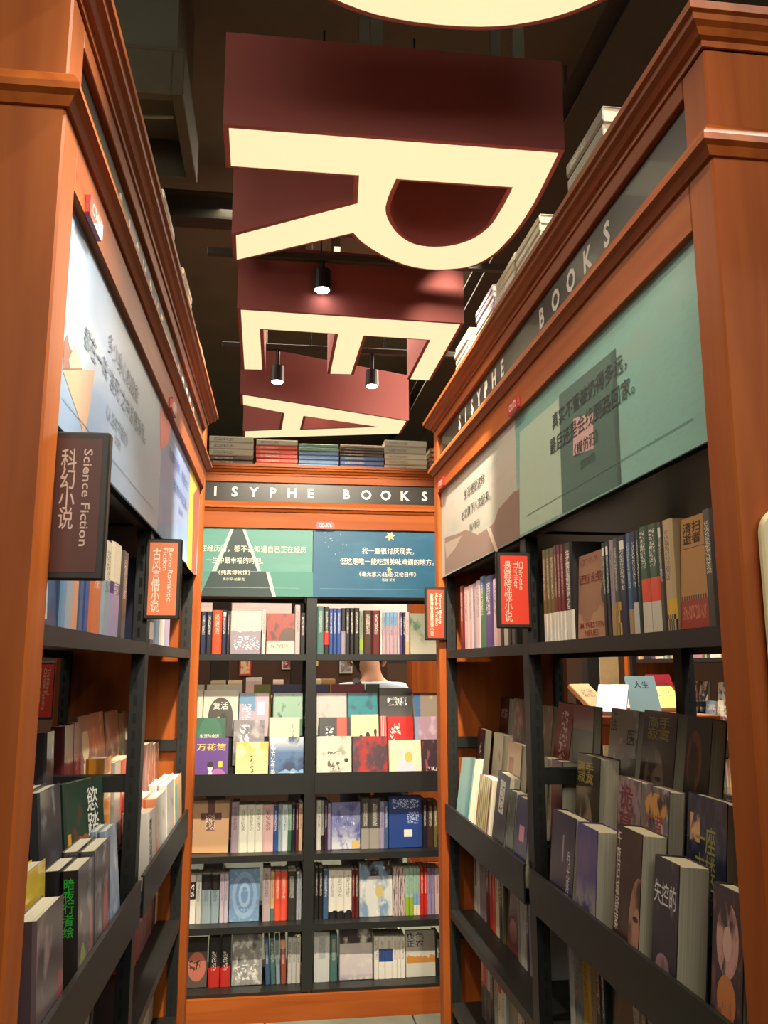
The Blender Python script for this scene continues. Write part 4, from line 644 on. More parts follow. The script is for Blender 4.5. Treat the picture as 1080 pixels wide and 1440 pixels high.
  [('s', -0.8058, -0.7608, 0.2, ((222, 84, 60), (), (('r', (70, 68, 66), 0, 0, 1, 0.5), ('t', (232, 226, 210), 0.28, 0.45, 0.72, 0.9, 7, 44, 28)), 0.2), 'red and black spine', {'lab': 'red and black spine, first from wooden post, fourth shelf under brown mountain poster'}),
   ('s', -0.752, -0.7002, 0.2, ((206, 172, 172), (), (('r', (70, 68, 66), 0, 0, 1, 0.5), ('t', (60, 54, 56), 0.28, 0.45, 0.72, 0.9, 7, 44, 6)), 0.2), 'pink and charcoal spine', {'lab': 'pink and charcoal spine, second from wooden post, fourth shelf under brown mountain poster'}),
   ('s', -0.696, -0.6505, 0.2, ((28, 26, 28), (), (('t', (232, 226, 210), 0.28, 0.45, 0.72, 0.9, 7, 44, 14),), 0.2), 'black spine', {'lab': 'black spine, third from wooden post, fourth shelf under brown mountain poster'}),
   ('s', -0.6505, -0.6026, 0.2, ((150, 148, 142), (), (('t', (60, 54, 56), 0.28, 0.45, 0.72, 0.9, 7, 44, 22),), 0.2), 'grey spine', {'lab': 'grey spine, fourth from wooden post, fourth shelf under brown mountain poster'}),
   ('s', -0.6026, -0.5678, 0.2, ((222, 212, 182), (), (('r', (196, 44, 36), 0, 0.7, 1, 1), ('t', (60, 54, 56), 0.28, 0.45, 0.72, 0.9, 7, 44, 33)), 0.2), 'cream and red spine', {'lab': 'cream and red spine, fifth from wooden post, fourth shelf under brown mountain poster'}),
   ('s', -0.5678, -0.5192, 0.2, ((226, 224, 214), (), (('t', (60, 54, 56), 0.28, 0.45, 0.72, 0.9, 7, 44, 40),), 0.2), 'white spine', {'lab': 'white spine, sixth from wooden post, fourth shelf under brown mountain poster'}),
   ('f', -0.5156, -0.4041, 0.21, ((120, 120, 104), (('n', (96, 98, 84), 3, 0.5, 2),), (), 0.2), 'grey-green cover', {'lab': 'grey-green cover, seventh from wooden post, fourth shelf under brown mountain poster', 't': 0.02}),
   ('s', -0.4008, -0.3617, 0.2, ((222, 212, 182), (), (('t', (60, 54, 56), 0.28, 0.45, 0.72, 0.9, 7, 44, 24),), 0.2), 'cream spine', {'lab': 'cream spine, eighth from wooden post, fourth shelf under brown mountain poster'}),
   ('s', -0.3617, -0.3239, 0.2, ((62, 40, 32), (), (('t', (232, 226, 210), 0.28, 0.45, 0.72, 0.9, 7, 44, 59),), 0.2), 'brown spine', {'lab': 'brown spine, ninth from wooden post, fourth shelf under brown mountain poster'}),
   ('s', -0.3239, -0.2813, 0.2, ((196, 196, 190), (), (('t', (60, 54, 56), 0.28, 0.45, 0.72, 0.9, 7, 44, 10),), 0.2), 'pale grey spine', {'lab': 'pale grey spine, tenth from wooden post, fourth shelf under brown mountain poster'})]),
 ('RN', 'C', 'black upright', 0.09, 0.634,
  [('s', 0.024, 0.0295, 0.2, ((70, 68, 66), (), (('t', (232, 226, 210), 0.28, 0.45, 0.72, 0.9, 7, 44, 22),), 0.2), 'dark grey spine', {'lab': 'dark grey spine, first from black upright, third shelf under teal doorway poster'}),
   ('s', 0.0295, 0.035, 0.215, ((196, 196, 190), (), (('t', (60, 54, 56), 0.28, 0.45, 0.72, 0.9, 7, 44, 18),), 0.2), 'grey-white spine', {'lab': 'grey-white spine, second from black upright, third shelf under teal doorway poster'}),
   ('s', 0.035, 0.0405, 0.215, ((196, 196, 190), (), (('t', (60, 54, 56), 0.28, 0.45, 0.72, 0.9, 7, 44, 60),), 0.2), 'grey-white spine', {'lab': 'grey-white spine, third from black upright, third shelf under teal doorway poster'}),
   ('s', 0.0405, 0.046, 0.215, ((196, 196, 190), (), (('t', (60, 54, 56), 0.28, 0.45, 0.72, 0.9, 7, 44, 45),), 0.2), 'grey-white spine', {'lab': 'grey-white spine, fourth from black upright, third shelf under teal doorway poster'}),
   ('s', 0.046, 0.0515, 0.215, ((196, 196, 190), (), (('t', (60, 54, 56), 0.28, 0.45, 0.72, 0.9, 7, 44, 35),), 0.2), 'grey-white spine', {'lab': 'grey-white spine, fifth from black upright, third shelf under teal doorway poster'}),
   ('s', 0.0515, 0.1037, 0.21, ((150, 148, 142), (), (('n', (90, 110, 110), 5, 0.55, 2), ('t', (60, 54, 56), 0.28, 0.45, 0.72, 0.9, 7, 44, 6)), 0.2), 'broad grey spine with plant print', {'lab': 'broad grey spine with plant print, sixth from black upright, third shelf under teal doorway poster'}),
   ('s', 0.1058, 0.1552, 0.215, ((212, 170, 60), (), (('t', (60, 54, 56), 0.28, 0.45, 0.72, 0.9, 7, 44, 20),), 0.2), 'orange-yellow spine', {'lab': 'orange-yellow spine, seventh from black upright, third shelf under teal doorway poster'}),
   ('s', 0.1552, 0.1867, 0.21, ((168, 138, 98), (), (('t', (60, 54, 56), 0.28, 0.45, 0.72, 0.9, 7, 44, 44),), 0.2), 'tan spine', {'lab': 'tan spine, eighth from black upright, third shelf under teal doorway poster'}),
   ('s', 0.1867, 0.2172, 0.205, ((62, 40, 32), (), (('t', (232, 226, 210), 0.28, 0.45, 0.72, 0.9, 7, 44, 21),), 0.2), 'dark ornate spine', {'lab': 'dark ornate spine, ninth from black upright, third shelf under teal doorway poster'}),
   ('s', 0.2172, 0.2393, 0.21, ((34, 58, 48), (), (('t', (232, 226, 210), 0.28, 0.45, 0.72, 0.9, 7, 44, 20),), 0.2), 'dark green spine', {'lab': 'dark green spine, tenth from black upright, third shelf under teal doorway poster'}),
   ('f', 0.2411, 0.3659, 0.215, ((30, 48, 42), (('n', (44, 66, 54), 4, 0.5, 3),), (), 0.3), 'dark green cover', {'lab': 'dark green cover, eleventh from black upright, third shelf under teal doorway poster', 't': 0.02}),
   ('s', 0.369, 0.407, 0.2, ((206, 172, 172), (), (('t', (60, 54, 56), 0.28, 0.45, 0.72, 0.9, 7, 44, 12),), 0.2), 'pale pink-grey spine', {'lab': 'pale pink-grey spine, twelfth from black upright, third shelf under teal doorway poster'}),
   ('s', 0.407, 0.4333, 0.2, ((130, 96, 84), (), (('t', (232, 226, 210), 0.28, 0.45, 0.72, 0.9, 7, 44, 52),), 0.2), 'red-brown spine', {'lab': 'red-brown spine, thirteenth from black upright, third shelf under teal doorway poster'}),
   ('s', 0.4333, 0.4615, 0.2, ((150, 148, 142), (), (('t', (60, 54, 56), 0.28, 0.45, 0.72, 0.9, 7, 44, 6),), 0.2), 'grey spine', {'lab': 'grey spine, fourteenth from black upright, third shelf under teal doorway poster'}),
   ('s', 0.4615, 0.4939, 0.2, ((70, 68, 66), (), (('t', (232, 226, 210), 0.28, 0.45, 0.72, 0.9, 7, 44, 41),), 0.2), 'charcoal spine', {'lab': 'charcoal spine, fifteenth from black upright, third shelf under teal doorway poster'}),
   ('s', 0.4939, 0.5351, 0.2, ((222, 212, 182), (), (('t', (60, 54, 56), 0.28, 0.45, 0.72, 0.9, 7, 44, 10),), 0.2), 'cream spine', {'lab': 'cream spine, sixteenth from black upright, third shelf under teal doorway poster'})]),
 ('LN', 'A', 'near pillar', 0.03, 1.4616,
  [('f', -0.8542, -0.7502, 0.2, ((34, 54, 104), (('r', (214, 218, 216), 0, 0.04, 0.5, 0.28), ('t', (30, 30, 30), 0.04, 0.08, 0.44, 0.24, 30, 4, 2)), (), 0.7), 'navy cover with white barcode label', {'lab': 'navy cover with white barcode label, first from near pillar, top shelf under ice-cream poster', 't': 0.012, 'tilt': 0.04}),
   ('s', -0.7482, -0.7169, 0.2, ((120, 156, 190), (), (('t', (60, 54, 56), 0.28, 0.45, 0.72, 0.9, 7, 44, 47),), 0.2), 'blue-white foil spine', {'lab': 'blue-white foil spine, second from near pillar, top shelf under ice-cream poster'}),
   ('s', -0.7169, -0.6773, 0.2, ((170, 176, 184), (), (('t', (60, 54, 56), 0.28, 0.45, 0.72, 0.9, 7, 44, 45),), 0.2), 'silver-blue foil spine', {'lab': 'silver-blue foil spine, third from near pillar, top shelf under ice-cream poster'}),
   ('s', -0.6773, -0.6447, 0.2, ((226, 160, 120), (), (('t', (60, 54, 56), 0.28, 0.45, 0.72, 0.9, 7, 44, 20),), 0.2), 'tan spine', {'lab': 'tan spine, fourth from near pillar, top shelf under ice-cream poster'}),
   ('s', -0.6447, -0.6104, 0.2, ((60, 92, 130), (), (('t', (232, 226, 210), 0.28, 0.45, 0.72, 0.9, 7, 44, 31),), 0.2), 'blue spine', {'lab': 'blue spine, fifth from near pillar, top shelf under ice-cream poster'}),
   ('s', -0.6104, -0.5691, 0.205, ((44, 74, 140), (), (('t', (232, 226, 210), 0.28, 0.45, 0.72, 0.9, 7, 44, 11),), 0.2), 'bright blue spine', {'lab': 'bright blue spine, sixth from near pillar, top shelf under ice-cream poster'}),
   ('s', -0.5691, -0.4724, 0.165, ((206, 110, 50), (), (('r', (222, 212, 182), 0, 0.55, 1, 1), ('t', (232, 226, 210), 0.28, 0.45, 0.72, 0.9, 7, 44, 47)), 0.2), 'thick orange spine with cream top', {'lab': 'thick orange spine with cream top, seventh from near pillar, top shelf under ice-cream poster'}),
   ('s', -0.4693, -0.4025, 0.165, ((140, 160, 170), (), (('r', (222, 212, 182), 0, 0.58, 1, 1), ('t', (60, 54, 56), 0.28, 0.45, 0.72, 0.9, 7, 44, 4)), 0.2), 'silver-blue spine with cream top', {'lab': 'silver-blue spine with cream top, eighth from near pillar, top shelf under ice-cream poster'}),
   ('s', -0.4025, -0.3037, 0.1725, ((74, 56, 110), (), (('r', (150, 140, 176), 0, 0, 1, 0.45), ('r', (222, 212, 182), 0, 0.58, 1, 1), ('t', (232, 226, 210), 0.28, 0.45, 0.72, 0.9, 7, 44, 6)), 0.2), 'violet and white spine', {'lab': 'violet and white spine, ninth from near pillar, top shelf under ice-cream poster'}),
   ('s', -0.2999, -0.2333, 0.1689, ((70, 68, 66), (), (('t', (232, 226, 210), 0.28, 0.45, 0.72, 0.9, 7, 44, 39),), 0.2), 'charcoal foil spine', {'lab': 'charcoal foil spine, tenth from near pillar, top shelf under ice-cream poster'})]),
 ('LF', 'A', 'black upright', 0.03, 1.4616,
  [('s', 0.0724, 0.154, 0.2, ((30, 36, 66), (), (('r', (226, 224, 220), 0.1, 0.05, 0.9, 0.25), ('t', (232, 226, 210), 0.28, 0.45, 0.72, 0.9, 7, 44, 35)), 0.2), 'navy spine with white label', {'lab': 'navy spine with white label, first from black upright, top shelf under coral-patch poster'}),
   ('s', 0.154, 0.2555, 0.2, ((120, 156, 190), (), (('t', (60, 54, 56), 0.28, 0.45, 0.72, 0.9, 7, 44, 60),), 0.2), 'pale blue foil spine', {'lab': 'pale blue foil spine, second from black upright, top shelf under coral-patch poster'}),
   ('s', 0.2555, 0.3454, 0.2, ((226, 224, 214), (), (('t', (60, 54, 56), 0.28, 0.45, 0.72, 0.9, 7, 44, 26),), 0.2), 'white foil spine', {'lab': 'white foil spine, third from black upright, top shelf under coral-patch poster'}),
   ('s', 0.3454, 0.4585, 0.19, ((150, 140, 176), (), (('t', (60, 54, 56), 0.28, 0.45, 0.72, 0.9, 7, 44, 3),), 0.2), 'white-lilac foil spine', {'lab': 'white-lilac foil spine, fourth from black upright, top shelf under coral-patch poster'})]),
 ('LF', 'C', 'black upright', 0.09, 0.634,
  [('s', 0.4393, 0.5298, 0.22, ((196, 44, 36), (), (('r', (226, 224, 214), 0, 0.62, 1, 1), ('t', (232, 226, 210), 0.28, 0.45, 0.72, 0.9, 7, 44, 16)), 0.2), 'red spine with white top', {'lab': 'red spine with white top, first from black upright, third shelf under coral-patch poster'}),
   ('s', 0.5369, 0.5975, 0.2, ((150, 92, 88), (), (('t', (232, 226, 210), 0.28, 0.45, 0.72, 0.9, 7, 44, 48),), 0.2), 'dusty red spine', {'lab': 'dusty red spine, second from black upright, third shelf under coral-patch poster'}),
   ('s', 0.5975, 0.6614, 0.2, ((150, 92, 88), (), (('t', (232, 226, 210), 0.28, 0.45, 0.72, 0.9, 7, 44, 39),), 0.2), 'dusty red spine', {'lab': 'dusty red spine, third from black upright, third shelf under coral-patch poster'}),
   ('s', 0.6614, 0.7287, 0.2, ((150, 92, 88), (), (('t', (232, 226, 210), 0.28, 0.45, 0.72, 0.9, 7, 44, 23),), 0.2), 'dusty red spine', {'lab': 'dusty red spine, fourth from black upright, third shelf under coral-patch poster'}),
   ('s', 0.7287, 0.7998, 0.2, ((150, 92, 88), (), (('t', (232, 226, 210), 0.28, 0.45, 0.72, 0.9, 7, 44, 53),), 0.2), 'dusty red spine', {'lab': 'dusty red spine, fifth from black upright, third shelf under coral-patch poster'}),
   ('s', 0.8027, 0.8734, 0.2, ((92, 34, 44), (), (('t', (232, 226, 210), 0.28, 0.45, 0.72, 0.9, 7, 44, 17),), 0.2), 'wine spine', {'lab': 'wine spine, sixth from black upright, third shelf under coral-patch poster'}),
   ('s', 0.878, 0.915, 0.205, ((222, 212, 182), (), (('t', (60, 54, 56), 0.28, 0.45, 0.72, 0.9, 7, 44, 30),), 0.2), 'cream-white spine', {'lab': 'cream-white spine, seventh from black upright, third shelf under coral-patch poster'})]),
 ('LF', 'D', 'black upright', 0.09, 0.358,
  [('s', 0.6259, 0.7134, 0.2, ((62, 40, 32), (), (('t', (232, 226, 210), 0.28, 0.45, 0.72, 0.9, 7, 44, 42),), 0.2), 'brown spine', {'lab': 'brown spine, first from black upright, fourth shelf under coral-patch poster'}),
   ('s', 0.7134, 0.8356, 0.2, ((226, 224, 214), (), (('t', (60, 54, 56), 0.28, 0.45, 0.72, 0.9, 7, 44, 27),), 0.2), 'white spine', {'lab': 'white spine, second from black upright, fourth shelf under coral-patch poster'}),
   ('s', 0.8356, 0.915, 0.2, ((196, 196, 190), (), (('t', (60, 54, 56), 0.28, 0.45, 0.72, 0.9, 7, 44, 10),), 0.2), 'pale grey spine', {'lab': 'pale grey spine, third from black upright, fourth shelf under coral-patch poster'})]),
 ('LN', 'C', 'near pillar', 0.09, 0.634,
  [('s', -0.1127, -0.0679, 0.2, ((226, 224, 214), (), (('t', (60, 54, 56), 0.28, 0.45, 0.72, 0.9, 7, 44, 4),), 0.2), 'white spine', {'lab': 'white spine, first from near pillar, third shelf under ice-cream poster'}),
   ('s', -0.0679, -0.024, 0.2, ((92, 34, 44), (), (('t', (232, 226, 210), 0.28, 0.45, 0.72, 0.9, 7, 44, 59),), 0.2), 'wine spine', {'lab': 'wine spine, second from near pillar, third shelf under ice-cream poster'})])]
COVERS = [('EL', 2, -0.5001, -0.4721, 0.2028, 0.02, ((206, 200, 182), (), (), 0.2), 'pale cream cover edge by the wooden post', {'lab': ['pale cream cover edge by the wooden post, back step under green road poster']}),
 ('EL', 2, -0.4702, -0.3153, 0.2024, 0.03, ((206, 204, 186), (('e', (66, 60, 56), 0.5, 0.42, 0.36, 0.42), ('r', (66, 60, 56), 0.14, 0, 0.86, 0.42), ('e', (196, 150, 116), 0.45, 0.3, 0.09, 0.13), ('e', (48, 40, 38), 0.58, 0.3, 0.12, 0.2)), (), 0.15), 'cream cover with dark arch and white characters',
  {'lab': ['cream cover with dark arch and white characters, back step under green road poster'], 'ti': [('复活', 0.5, 0.66, 0.42, 0.16, (240, 236, 226))]}),
 ('EL', 2, -0.3128, -0.1791, 0.189, 0.02, ((86, 136, 178), (('m', (206, 160, 176), 0.7, 0.6, 1.2, 4), ('h', (206, 164, 180), 0.5, 0.62), ('r', (236, 226, 228), 0.6, 0.5, 0.85, 0.8), ('t', (230, 236, 240), 0.1, 0.2, 0.4, 0.75, 6, 12, 3)), (), 0.2), 'blue and pink cover with white frame', {'lab': ['blue and pink cover with white frame, back step under green road poster']}),
 ('EL', 2, -0.161, -0.0273, 0.1883, 0.03, ((140, 178, 154), (('m', (62, 104, 66), 0.36, 0.16, 4, 2), ('n', (70, 110, 74), 4, 0.6, 3)), (), 0.15), 'pale green cover with trees', {'lab': ['pale green cover with trees, back step under green road poster']}),
 ('EL', 1, -0.4981, -0.3644, 0.2015, 0.022, ((40, 92, 70), (('e', (52, 106, 82), 0.5, 0.55, 0.4, 0.5),), (), 0.2), 'dark green cover with white line of characters', {'lab': ['dark green cover with white line of characters, middle step under green road poster'], 'ti': [('生活与命运', 0.5, 0.62, 0.62, 0.09, (240, 236, 226))]}),
 ('EL', 1, -0.3317, -0.1954, 0.1908, 0.026, ((126, 120, 128), (('n', (168, 164, 170), 3, 0.5, 3), ('n', (96, 90, 98), 4, 0.58, 6), ('t', (240, 236, 236), 0.2, 0.25, 0.5, 0.9, 4, 6, 3)), (), 0.2), 'grey cloudy cover with white script', {'lab': ['grey cloudy cover with white script, middle step under green road poster']}),
 ('EL', 1, -0.1768, -0.0416, 0.2018, 0.022, ((196, 202, 178), (('t', (150, 150, 140), 0.1, 0.3, 0.6, 0.6, 8, 8, 3), ('t', (90, 90, 86), 0.75, 0.3, 0.8, 0.85, 9, 20, 1)), (), 0.15), 'pale sage cover', {'lab': ['pale sage cover, middle step under green road poster']}),
 ('EL', 0, -0.4881, -0.3459, 0.209, 0.024, ((88, 54, 130), (('e', (160, 90, 170), 0.72, 0.1, 0.3, 0.3), ('r', (40, 30, 44), 0.25, 0, 0.7, 0.24), ('r', (226, 220, 226), 0.42, 0, 0.54, 0.34), ('e', (206, 190, 196), 0.48, 0.42, 0.08, 0.08), ('e', (40, 30, 40), 0.48, 0.48, 0.1, 0.06), ('r', (224, 190, 50), 0.72, 0.42, 0.84, 0.54)), (), 0.3), 'purple cover with gold characters and suited figure',
  {'lab': ['purple cover with gold characters and suited figure, front step under green road poster'], 'ti': [('万花筒', 0.5, 0.82, 0.86, 0.14, (236, 200, 50))]}),
 ('EL', 0, -0.3161, -0.177, 0.1906, 0.022, ((224, 190, 140), (('g', (226, 170, 90), 0.5, 0.95), ('n', (234, 206, 160), 2.5, 0.5, 3), ('t', (70, 50, 40), 0.45, 0.25, 0.55, 0.7, 7, 14, 2)), (), 0.15), 'sandy orange cover', {'lab': ['sandy orange cover, front step under green road poster']}),
 ('EL', 0, -0.1746, -0.0279, 0.2083, 0.026, ((64, 100, 146), (('g', (196, 206, 214), 0.7, 1.0), ('n', (30, 52, 90), 2.2, 0.5, 4), ('m', (120, 160, 200), 0.3, 0.3, 2, 3), ('e', (226, 230, 232), 0.68, 0.16, 0.18, 0.14)), (), 0.4), 'blue night mountain cover with white characters',
  {'lab': ['blue night mountain cover with white characters, front step under green road poster'], 'ti': [('北\n方\n有\n雪', 0.12, 0.55, 0.13, 0.76, (240, 236, 226))]}),
 ('ER', 2, 0.0349, 0.1727, 0.1873, 0.024, ((196, 188, 182), (('n', (176, 168, 160), 4, 0.6, 3),), (), 0.15), 'pale grey cover', {'lab': ['pale grey cover, back step under blue star poster']}),
 ('ER', 2, 0.175, 0.3141, 0.1875, 0.024, ((26, 130, 142), (('n', (20, 96, 110), 3, 0.5, 3), ('m', (196, 216, 216), 0.2, 0.14, 7, 2)), (), 0.2), 'teal sea cover with white script', {'lab': ['teal sea cover with white script, back step under blue star poster']}),
 ('ER', 2, 0.3204, 0.4768, 0.2095, 0.03, ((62, 62, 62), (('g', (92, 92, 92), 0.6, 0.2), ('e', (30, 28, 30), 0.75, 0.16, 0.12, 0.2), ('e', (30, 28, 30), 0.28, 0.08, 0.09, 0.12), ('e', (190, 170, 160), 0.75, 0.28, 0.05, 0.06), ('t', (220, 220, 216), 0.24, 0.62, 0.84, 0.8, 14, 7, 3)), (), 0.25), 'charcoal cover with two figures',
  {'lab': ['charcoal cover with two figures, back step under blue star poster']}),
 ('ER', 2, 0.4811, 0.5979, 0.1867, 0.026, ((150, 138, 124), (('h', (60, 110, 160), 0.28, 0.22), ('n', (196, 180, 90), 3, 0.6, 5)), (), 0.2), 'blue and tan cover', {'lab': ['blue and tan cover, back step under blue star poster']}),
 ('ER', 1, 0.0415, 0.1816, 0.1999, 0.024, ((44, 40, 42), (('h', (210, 84, 60), 0.55, 0.6), ('h', (44, 40, 60), 0.88, 0.9), ('t', (236, 230, 226), 0.2, 0.1, 0.45, 0.8, 6, 10, 4)), (), 0.25), 'black cover with orange smear', {'lab': ['black cover with orange smear, middle step under blue star poster']}),
 ('ER', 1, 0.1829, 0.3091, 0.2112, 0.022, ((214, 202, 168), (('e', (50, 44, 60), 0.35, 0.5, 0.07, 0.09), ('r', (50, 44, 60), 0.29, 0, 0.41, 0.46), ('e', (44, 36, 40), 0.6, 0.55, 0.08, 0.09), ('r', (44, 36, 40), 0.53, 0.05, 0.67, 0.5), ('r', (50, 40, 40), 0.85, 0.1, 0.92, 0.6), ('e', (50, 40, 40), 0.88, 0.64, 0.05, 0.07)), (), 0.15), 'cream cover with dark walking silhouettes',
  {'lab': ['cream cover with dark walking silhouettes, middle step under blue star poster']}),
 ('ER', 1, 0.3129, 0.345, 0.2043, 0.02, ((206, 196, 186), (('s', (190, 30, 26), 22, 0.2),), (('s', (190, 30, 26), 8, 0.2),), 0.2), 'narrow red and white striped cover', {'lab': ['narrow red and white striped cover, middle step under blue star poster']}),
 ('ER', 1, 0.3456, 0.4655, 0.2014, 0.024, ((190, 26, 22), (('t', (240, 230, 220), 0.1, 0.3, 0.5, 0.85, 7, 8, 3),), (), 0.25), 'bright red cover with white characters', {'lab': ['bright red cover with white characters, middle step under blue star poster']}),
 ('ER', 1, 0.4706, 0.5824, 0.2004, 0.024, ((170, 140, 160), (('n', (196, 170, 186), 3, 0.5, 3), ('h', (120, 160, 190), 0.2, 0.0)), (), 0.2), 'pink-lilac cover', {'lab': ['pink-lilac cover, middle step under blue star poster']}),
 ('ER', 0, 0.0282, 0.1789, 0.2098, 0.024, ((196, 196, 180), (('n', (150, 150, 138), 3, 0.54, 3), ('m', (120, 124, 120), 0.12, 0.12, 6, 2), ('t', (90, 86, 80), 0.3, 0.3, 0.65, 0.7, 5, 8, 3), ('e', (40, 36, 34), 0.85, 0.52, 0.06, 0.04)), (), 0.15), 'grey-white ink-wash cover', {'lab': ['grey-white ink-wash cover, front step under blue star poster']}),
 ('ER', 0, 0.181, 0.3352, 0.2081, 0.024, ((70, 46, 58), (('n', (170, 34, 30), 2.2, 0.48, 5), ('m', (180, 36, 30), 0.24, 0.16, 3, 2), ('n', (90, 80, 96), 5, 0.62, 1)), (), 0.25), 'dark cover with red flames', {'lab': ['dark cover with red flames, front step under blue star poster']}),
 ('ER', 0, 0.3424, 0.4841, 0.1902, 0.03, ((222, 208, 178), (('n', (196, 190, 210), 2, 0.54, 3), ('e', (206, 200, 214), 0.5, 0.3, 0.3, 0.3), ('e', (214, 178, 90), 0.6, 0.62, 0.12, 0.12)), (), 0.15), 'cream cover with pale lilac shapes', {'lab': ['cream cover with pale lilac shapes, front step under blue star poster']}),
 ('ER', 0, 0.486, 0.5674, 0.1918, 0.024, ((52, 38, 44), (('n', (150, 70, 90), 4, 0.56, 3), ('t', (220, 210, 210), 0.2, 0.1, 0.8, 0.4, 6, 8, 3)), (), 0.25), 'dark plum floral cover', {'lab': ['dark plum floral cover, front step under blue star poster']}),
 ('RF', 2, -0.915, -0.8089, 0.2037, 0.03, ((58, 36, 30), (('t', (190, 170, 140), 0.15, 0.68, 0.9, 0.82, 10, 8, 2), ('n', (110, 70, 60), 4, 0.6, 3)), (), 0.2), 'dark brown cover with pale title', {'lab': ['dark brown cover with pale title, back step under brown mountain poster'], 'tilt': 0.08}),
 ('RF', 2, -0.7543, -0.6153, 0.2065, 0.03, ((150, 140, 134), (('n', (190, 180, 176), 6, 0.5, 3), ('h', (96, 74, 78), 0.6, 0.9)), (), 0.8), 'grey foil-wrapped cover', {'lab': ['grey foil-wrapped cover, back step under brown mountain poster'], 'tilt': 0.08}),
 ('RF', 1, -0.915, -0.818, 0.2147, 0.025, ((62, 34, 40), (('t', (220, 210, 204), 0.4, 0.2, 0.7, 0.8, 5, 12, 3),), (), 0.3), 'dark maroon cover with white script', {'dz': 0.005, 'lab': ['dark maroon cover with white script, middle step under brown mountain poster'], 'roll': 0.04, 'tilt': 0.1}),
 ('RF', 1, -0.6966, -0.5836, 0.2202, 0.03, ((196, 192, 170), (('n', (160, 40, 50), 3, 0.6, 3), ('r', (150, 40, 50), 0.2, 0, 0.8, 0.3)), (), 0.3), 'off-white cover with red figure', {'lab': ['off-white cover with red figure, middle step under brown mountain poster'], 'tilt': 0.1}),
 ('RF', 1, -0.5309, -0.3909, 0.208, 0.02, ((190, 166, 140), (('r', (150, 80, 70), 0.15, 0.6, 0.5, 0.8),), (), 0.4), 'beige cover with reddish stamp', {'lab': ['beige cover with reddish stamp, middle step under brown mountain poster'], 'tilt': 0.1}),
 ('RF', 0, -0.8022, -0.6354, 0.2117, 0.03, ((134, 176, 176), (('h', (90, 140, 146), 0.6, 0.9),), (), 0.1), 'pale teal splayed notebook', {'dz': 0.014, 'lab': ['pale teal splayed notebook, front step under brown mountain poster'], 'roll': -0.1, 'tilt': 0.16}),
 ('RF', 0, -0.5462, -0.4154, 0.1989, 0.035, ((196, 186, 140), (('s', (120, 100, 70), 40, 0.3), ('h', (120, 30, 30), 0.12, 0.0)), (('r', (110, 30, 36), 0, 0, 1, 1),), 0.9), 'cream striped cover in plastic film', {'lab': ['cream striped cover in plastic film, front step under brown mountain poster'], 'tilt': 0.12}),
 ('RF', 0, -0.36, -0.24, 0.221, 0.03, ((64, 62, 70), (('r', (214, 212, 204), 0.3, 0.55, 0.7, 0.92), ('t', (30, 30, 30), 0.35, 0.58, 0.65, 0.9, 8, 20, 2), ('r', (190, 190, 184), 0, 0, 1, 0.04)), (), 0.5), 'dark cover with white vertical title block',
  {'dz': 0.008, 'lab': ['dark cover with white vertical title block, front step under brown mountain poster'], 'roll': 0.05, 'tilt': 0.12, 'u': (-0.36, -0.24)}),
 ('RF', 0, -0.2258, -0.1525, 0.1996, 0.03, ((66, 74, 60), (('n', (120, 124, 110), 5, 0.56, 3),), (), 0.8), 'grey-green cover in film', {'lab': ['grey-green cover in film, front step under brown mountain poster'], 'tilt': 0.1}),
 ('RF', 0, -0.1463, -0.044, 0.196, 0.03, ((50, 56, 96), (('r', (206, 140, 160), 0.35, 0.5, 0.75, 0.68), ('g', (90, 104, 150), 0.3, 0.0)), (), 0.4), 'navy cover with pink label', {'lab': ['navy cover with pink label, front step under brown mountain poster'], 'tilt': 0.1}),
 ('RF', 2, -0.476, -0.3685, 0.1967, 0.025, ((110, 92, 80), (('n', (160, 150, 140), 4, 0.55, 3),), (), 0.5), 'brown-grey cover in film by the black upright', {'lab': ['brown-grey cover in film by the black upright, back step under brown mountain poster'], 'tilt': 0.1}),
 ('RF', 2, -0.3595, -0.2313, 0.1996, 0.035, ((122, 24, 30), (('t', (220, 200, 196), 0.3, 0.15, 0.75, 0.9, 4, 9, 5),), (), 0.25), 'dark red cover with white brush title', {'dz': 0.008, 'lab': ['dark red cover with white brush title, back step under brown mountain poster'], 'roll': 0.05, 'tilt': 0.14}),
 ('RF', 2, -0.1994, -0.0536, 0.2113, 0.022, ((30, 24, 26), (('r', (130, 20, 28), 0, 0.72, 1, 1),), (), 0.4), 'black cover with crimson top', {'lab': ['black cover with crimson top, back step under brown mountain poster'], 'tilt': 0.08}),
 ('RN', 2, 0.023, 0.1801, 0.2109, 0.03, ((150, 140, 124), (('n', (60, 52, 50), 3.5, 0.57, 2), ('n', (206, 196, 180), 4, 0.58, 6), ('e', (140, 36, 40), 0.45, 0.1, 0.25, 0.08), ('r', (150, 140, 124), 0.05, 0.7, 0.95, 0.93)), (), 0.3), 'grey-beige cover with two large black characters',
  {'lab': ['grey-beige cover with two large black characters, back step under teal doorway poster'], 'ti': [('法', 0.16, 0.82, 0.24, 0.13, (34, 32, 32)), ('医', 0.8, 0.72, 0.26, 0.15, (34, 32, 32))]}),
 ('RN', 2, 0.2022, 0.3586, 0.2148, 0.034,
  ((74, 58, 48), (('e', (140, 118, 102), 0.42, 0.3, 0.3, 0.36), ('n', (74, 58, 48), 3, 0.5, 4), ('e', (150, 130, 114), 0.5, 0.28, 0.14, 0.2), ('e', (44, 34, 30), 0.56, 0.38, 0.09, 0.022), ('e', (44, 34, 30), 0.28, 0.37, 0.05, 0.02), ('e', (96, 76, 66), 0.44, 0.25, 0.03, 0.07), ('e', (90, 50, 46), 0.44, 0.12, 0.1, 0.02), ('g', (52, 42, 38), 0.55, 0.75)), (), 0.4),
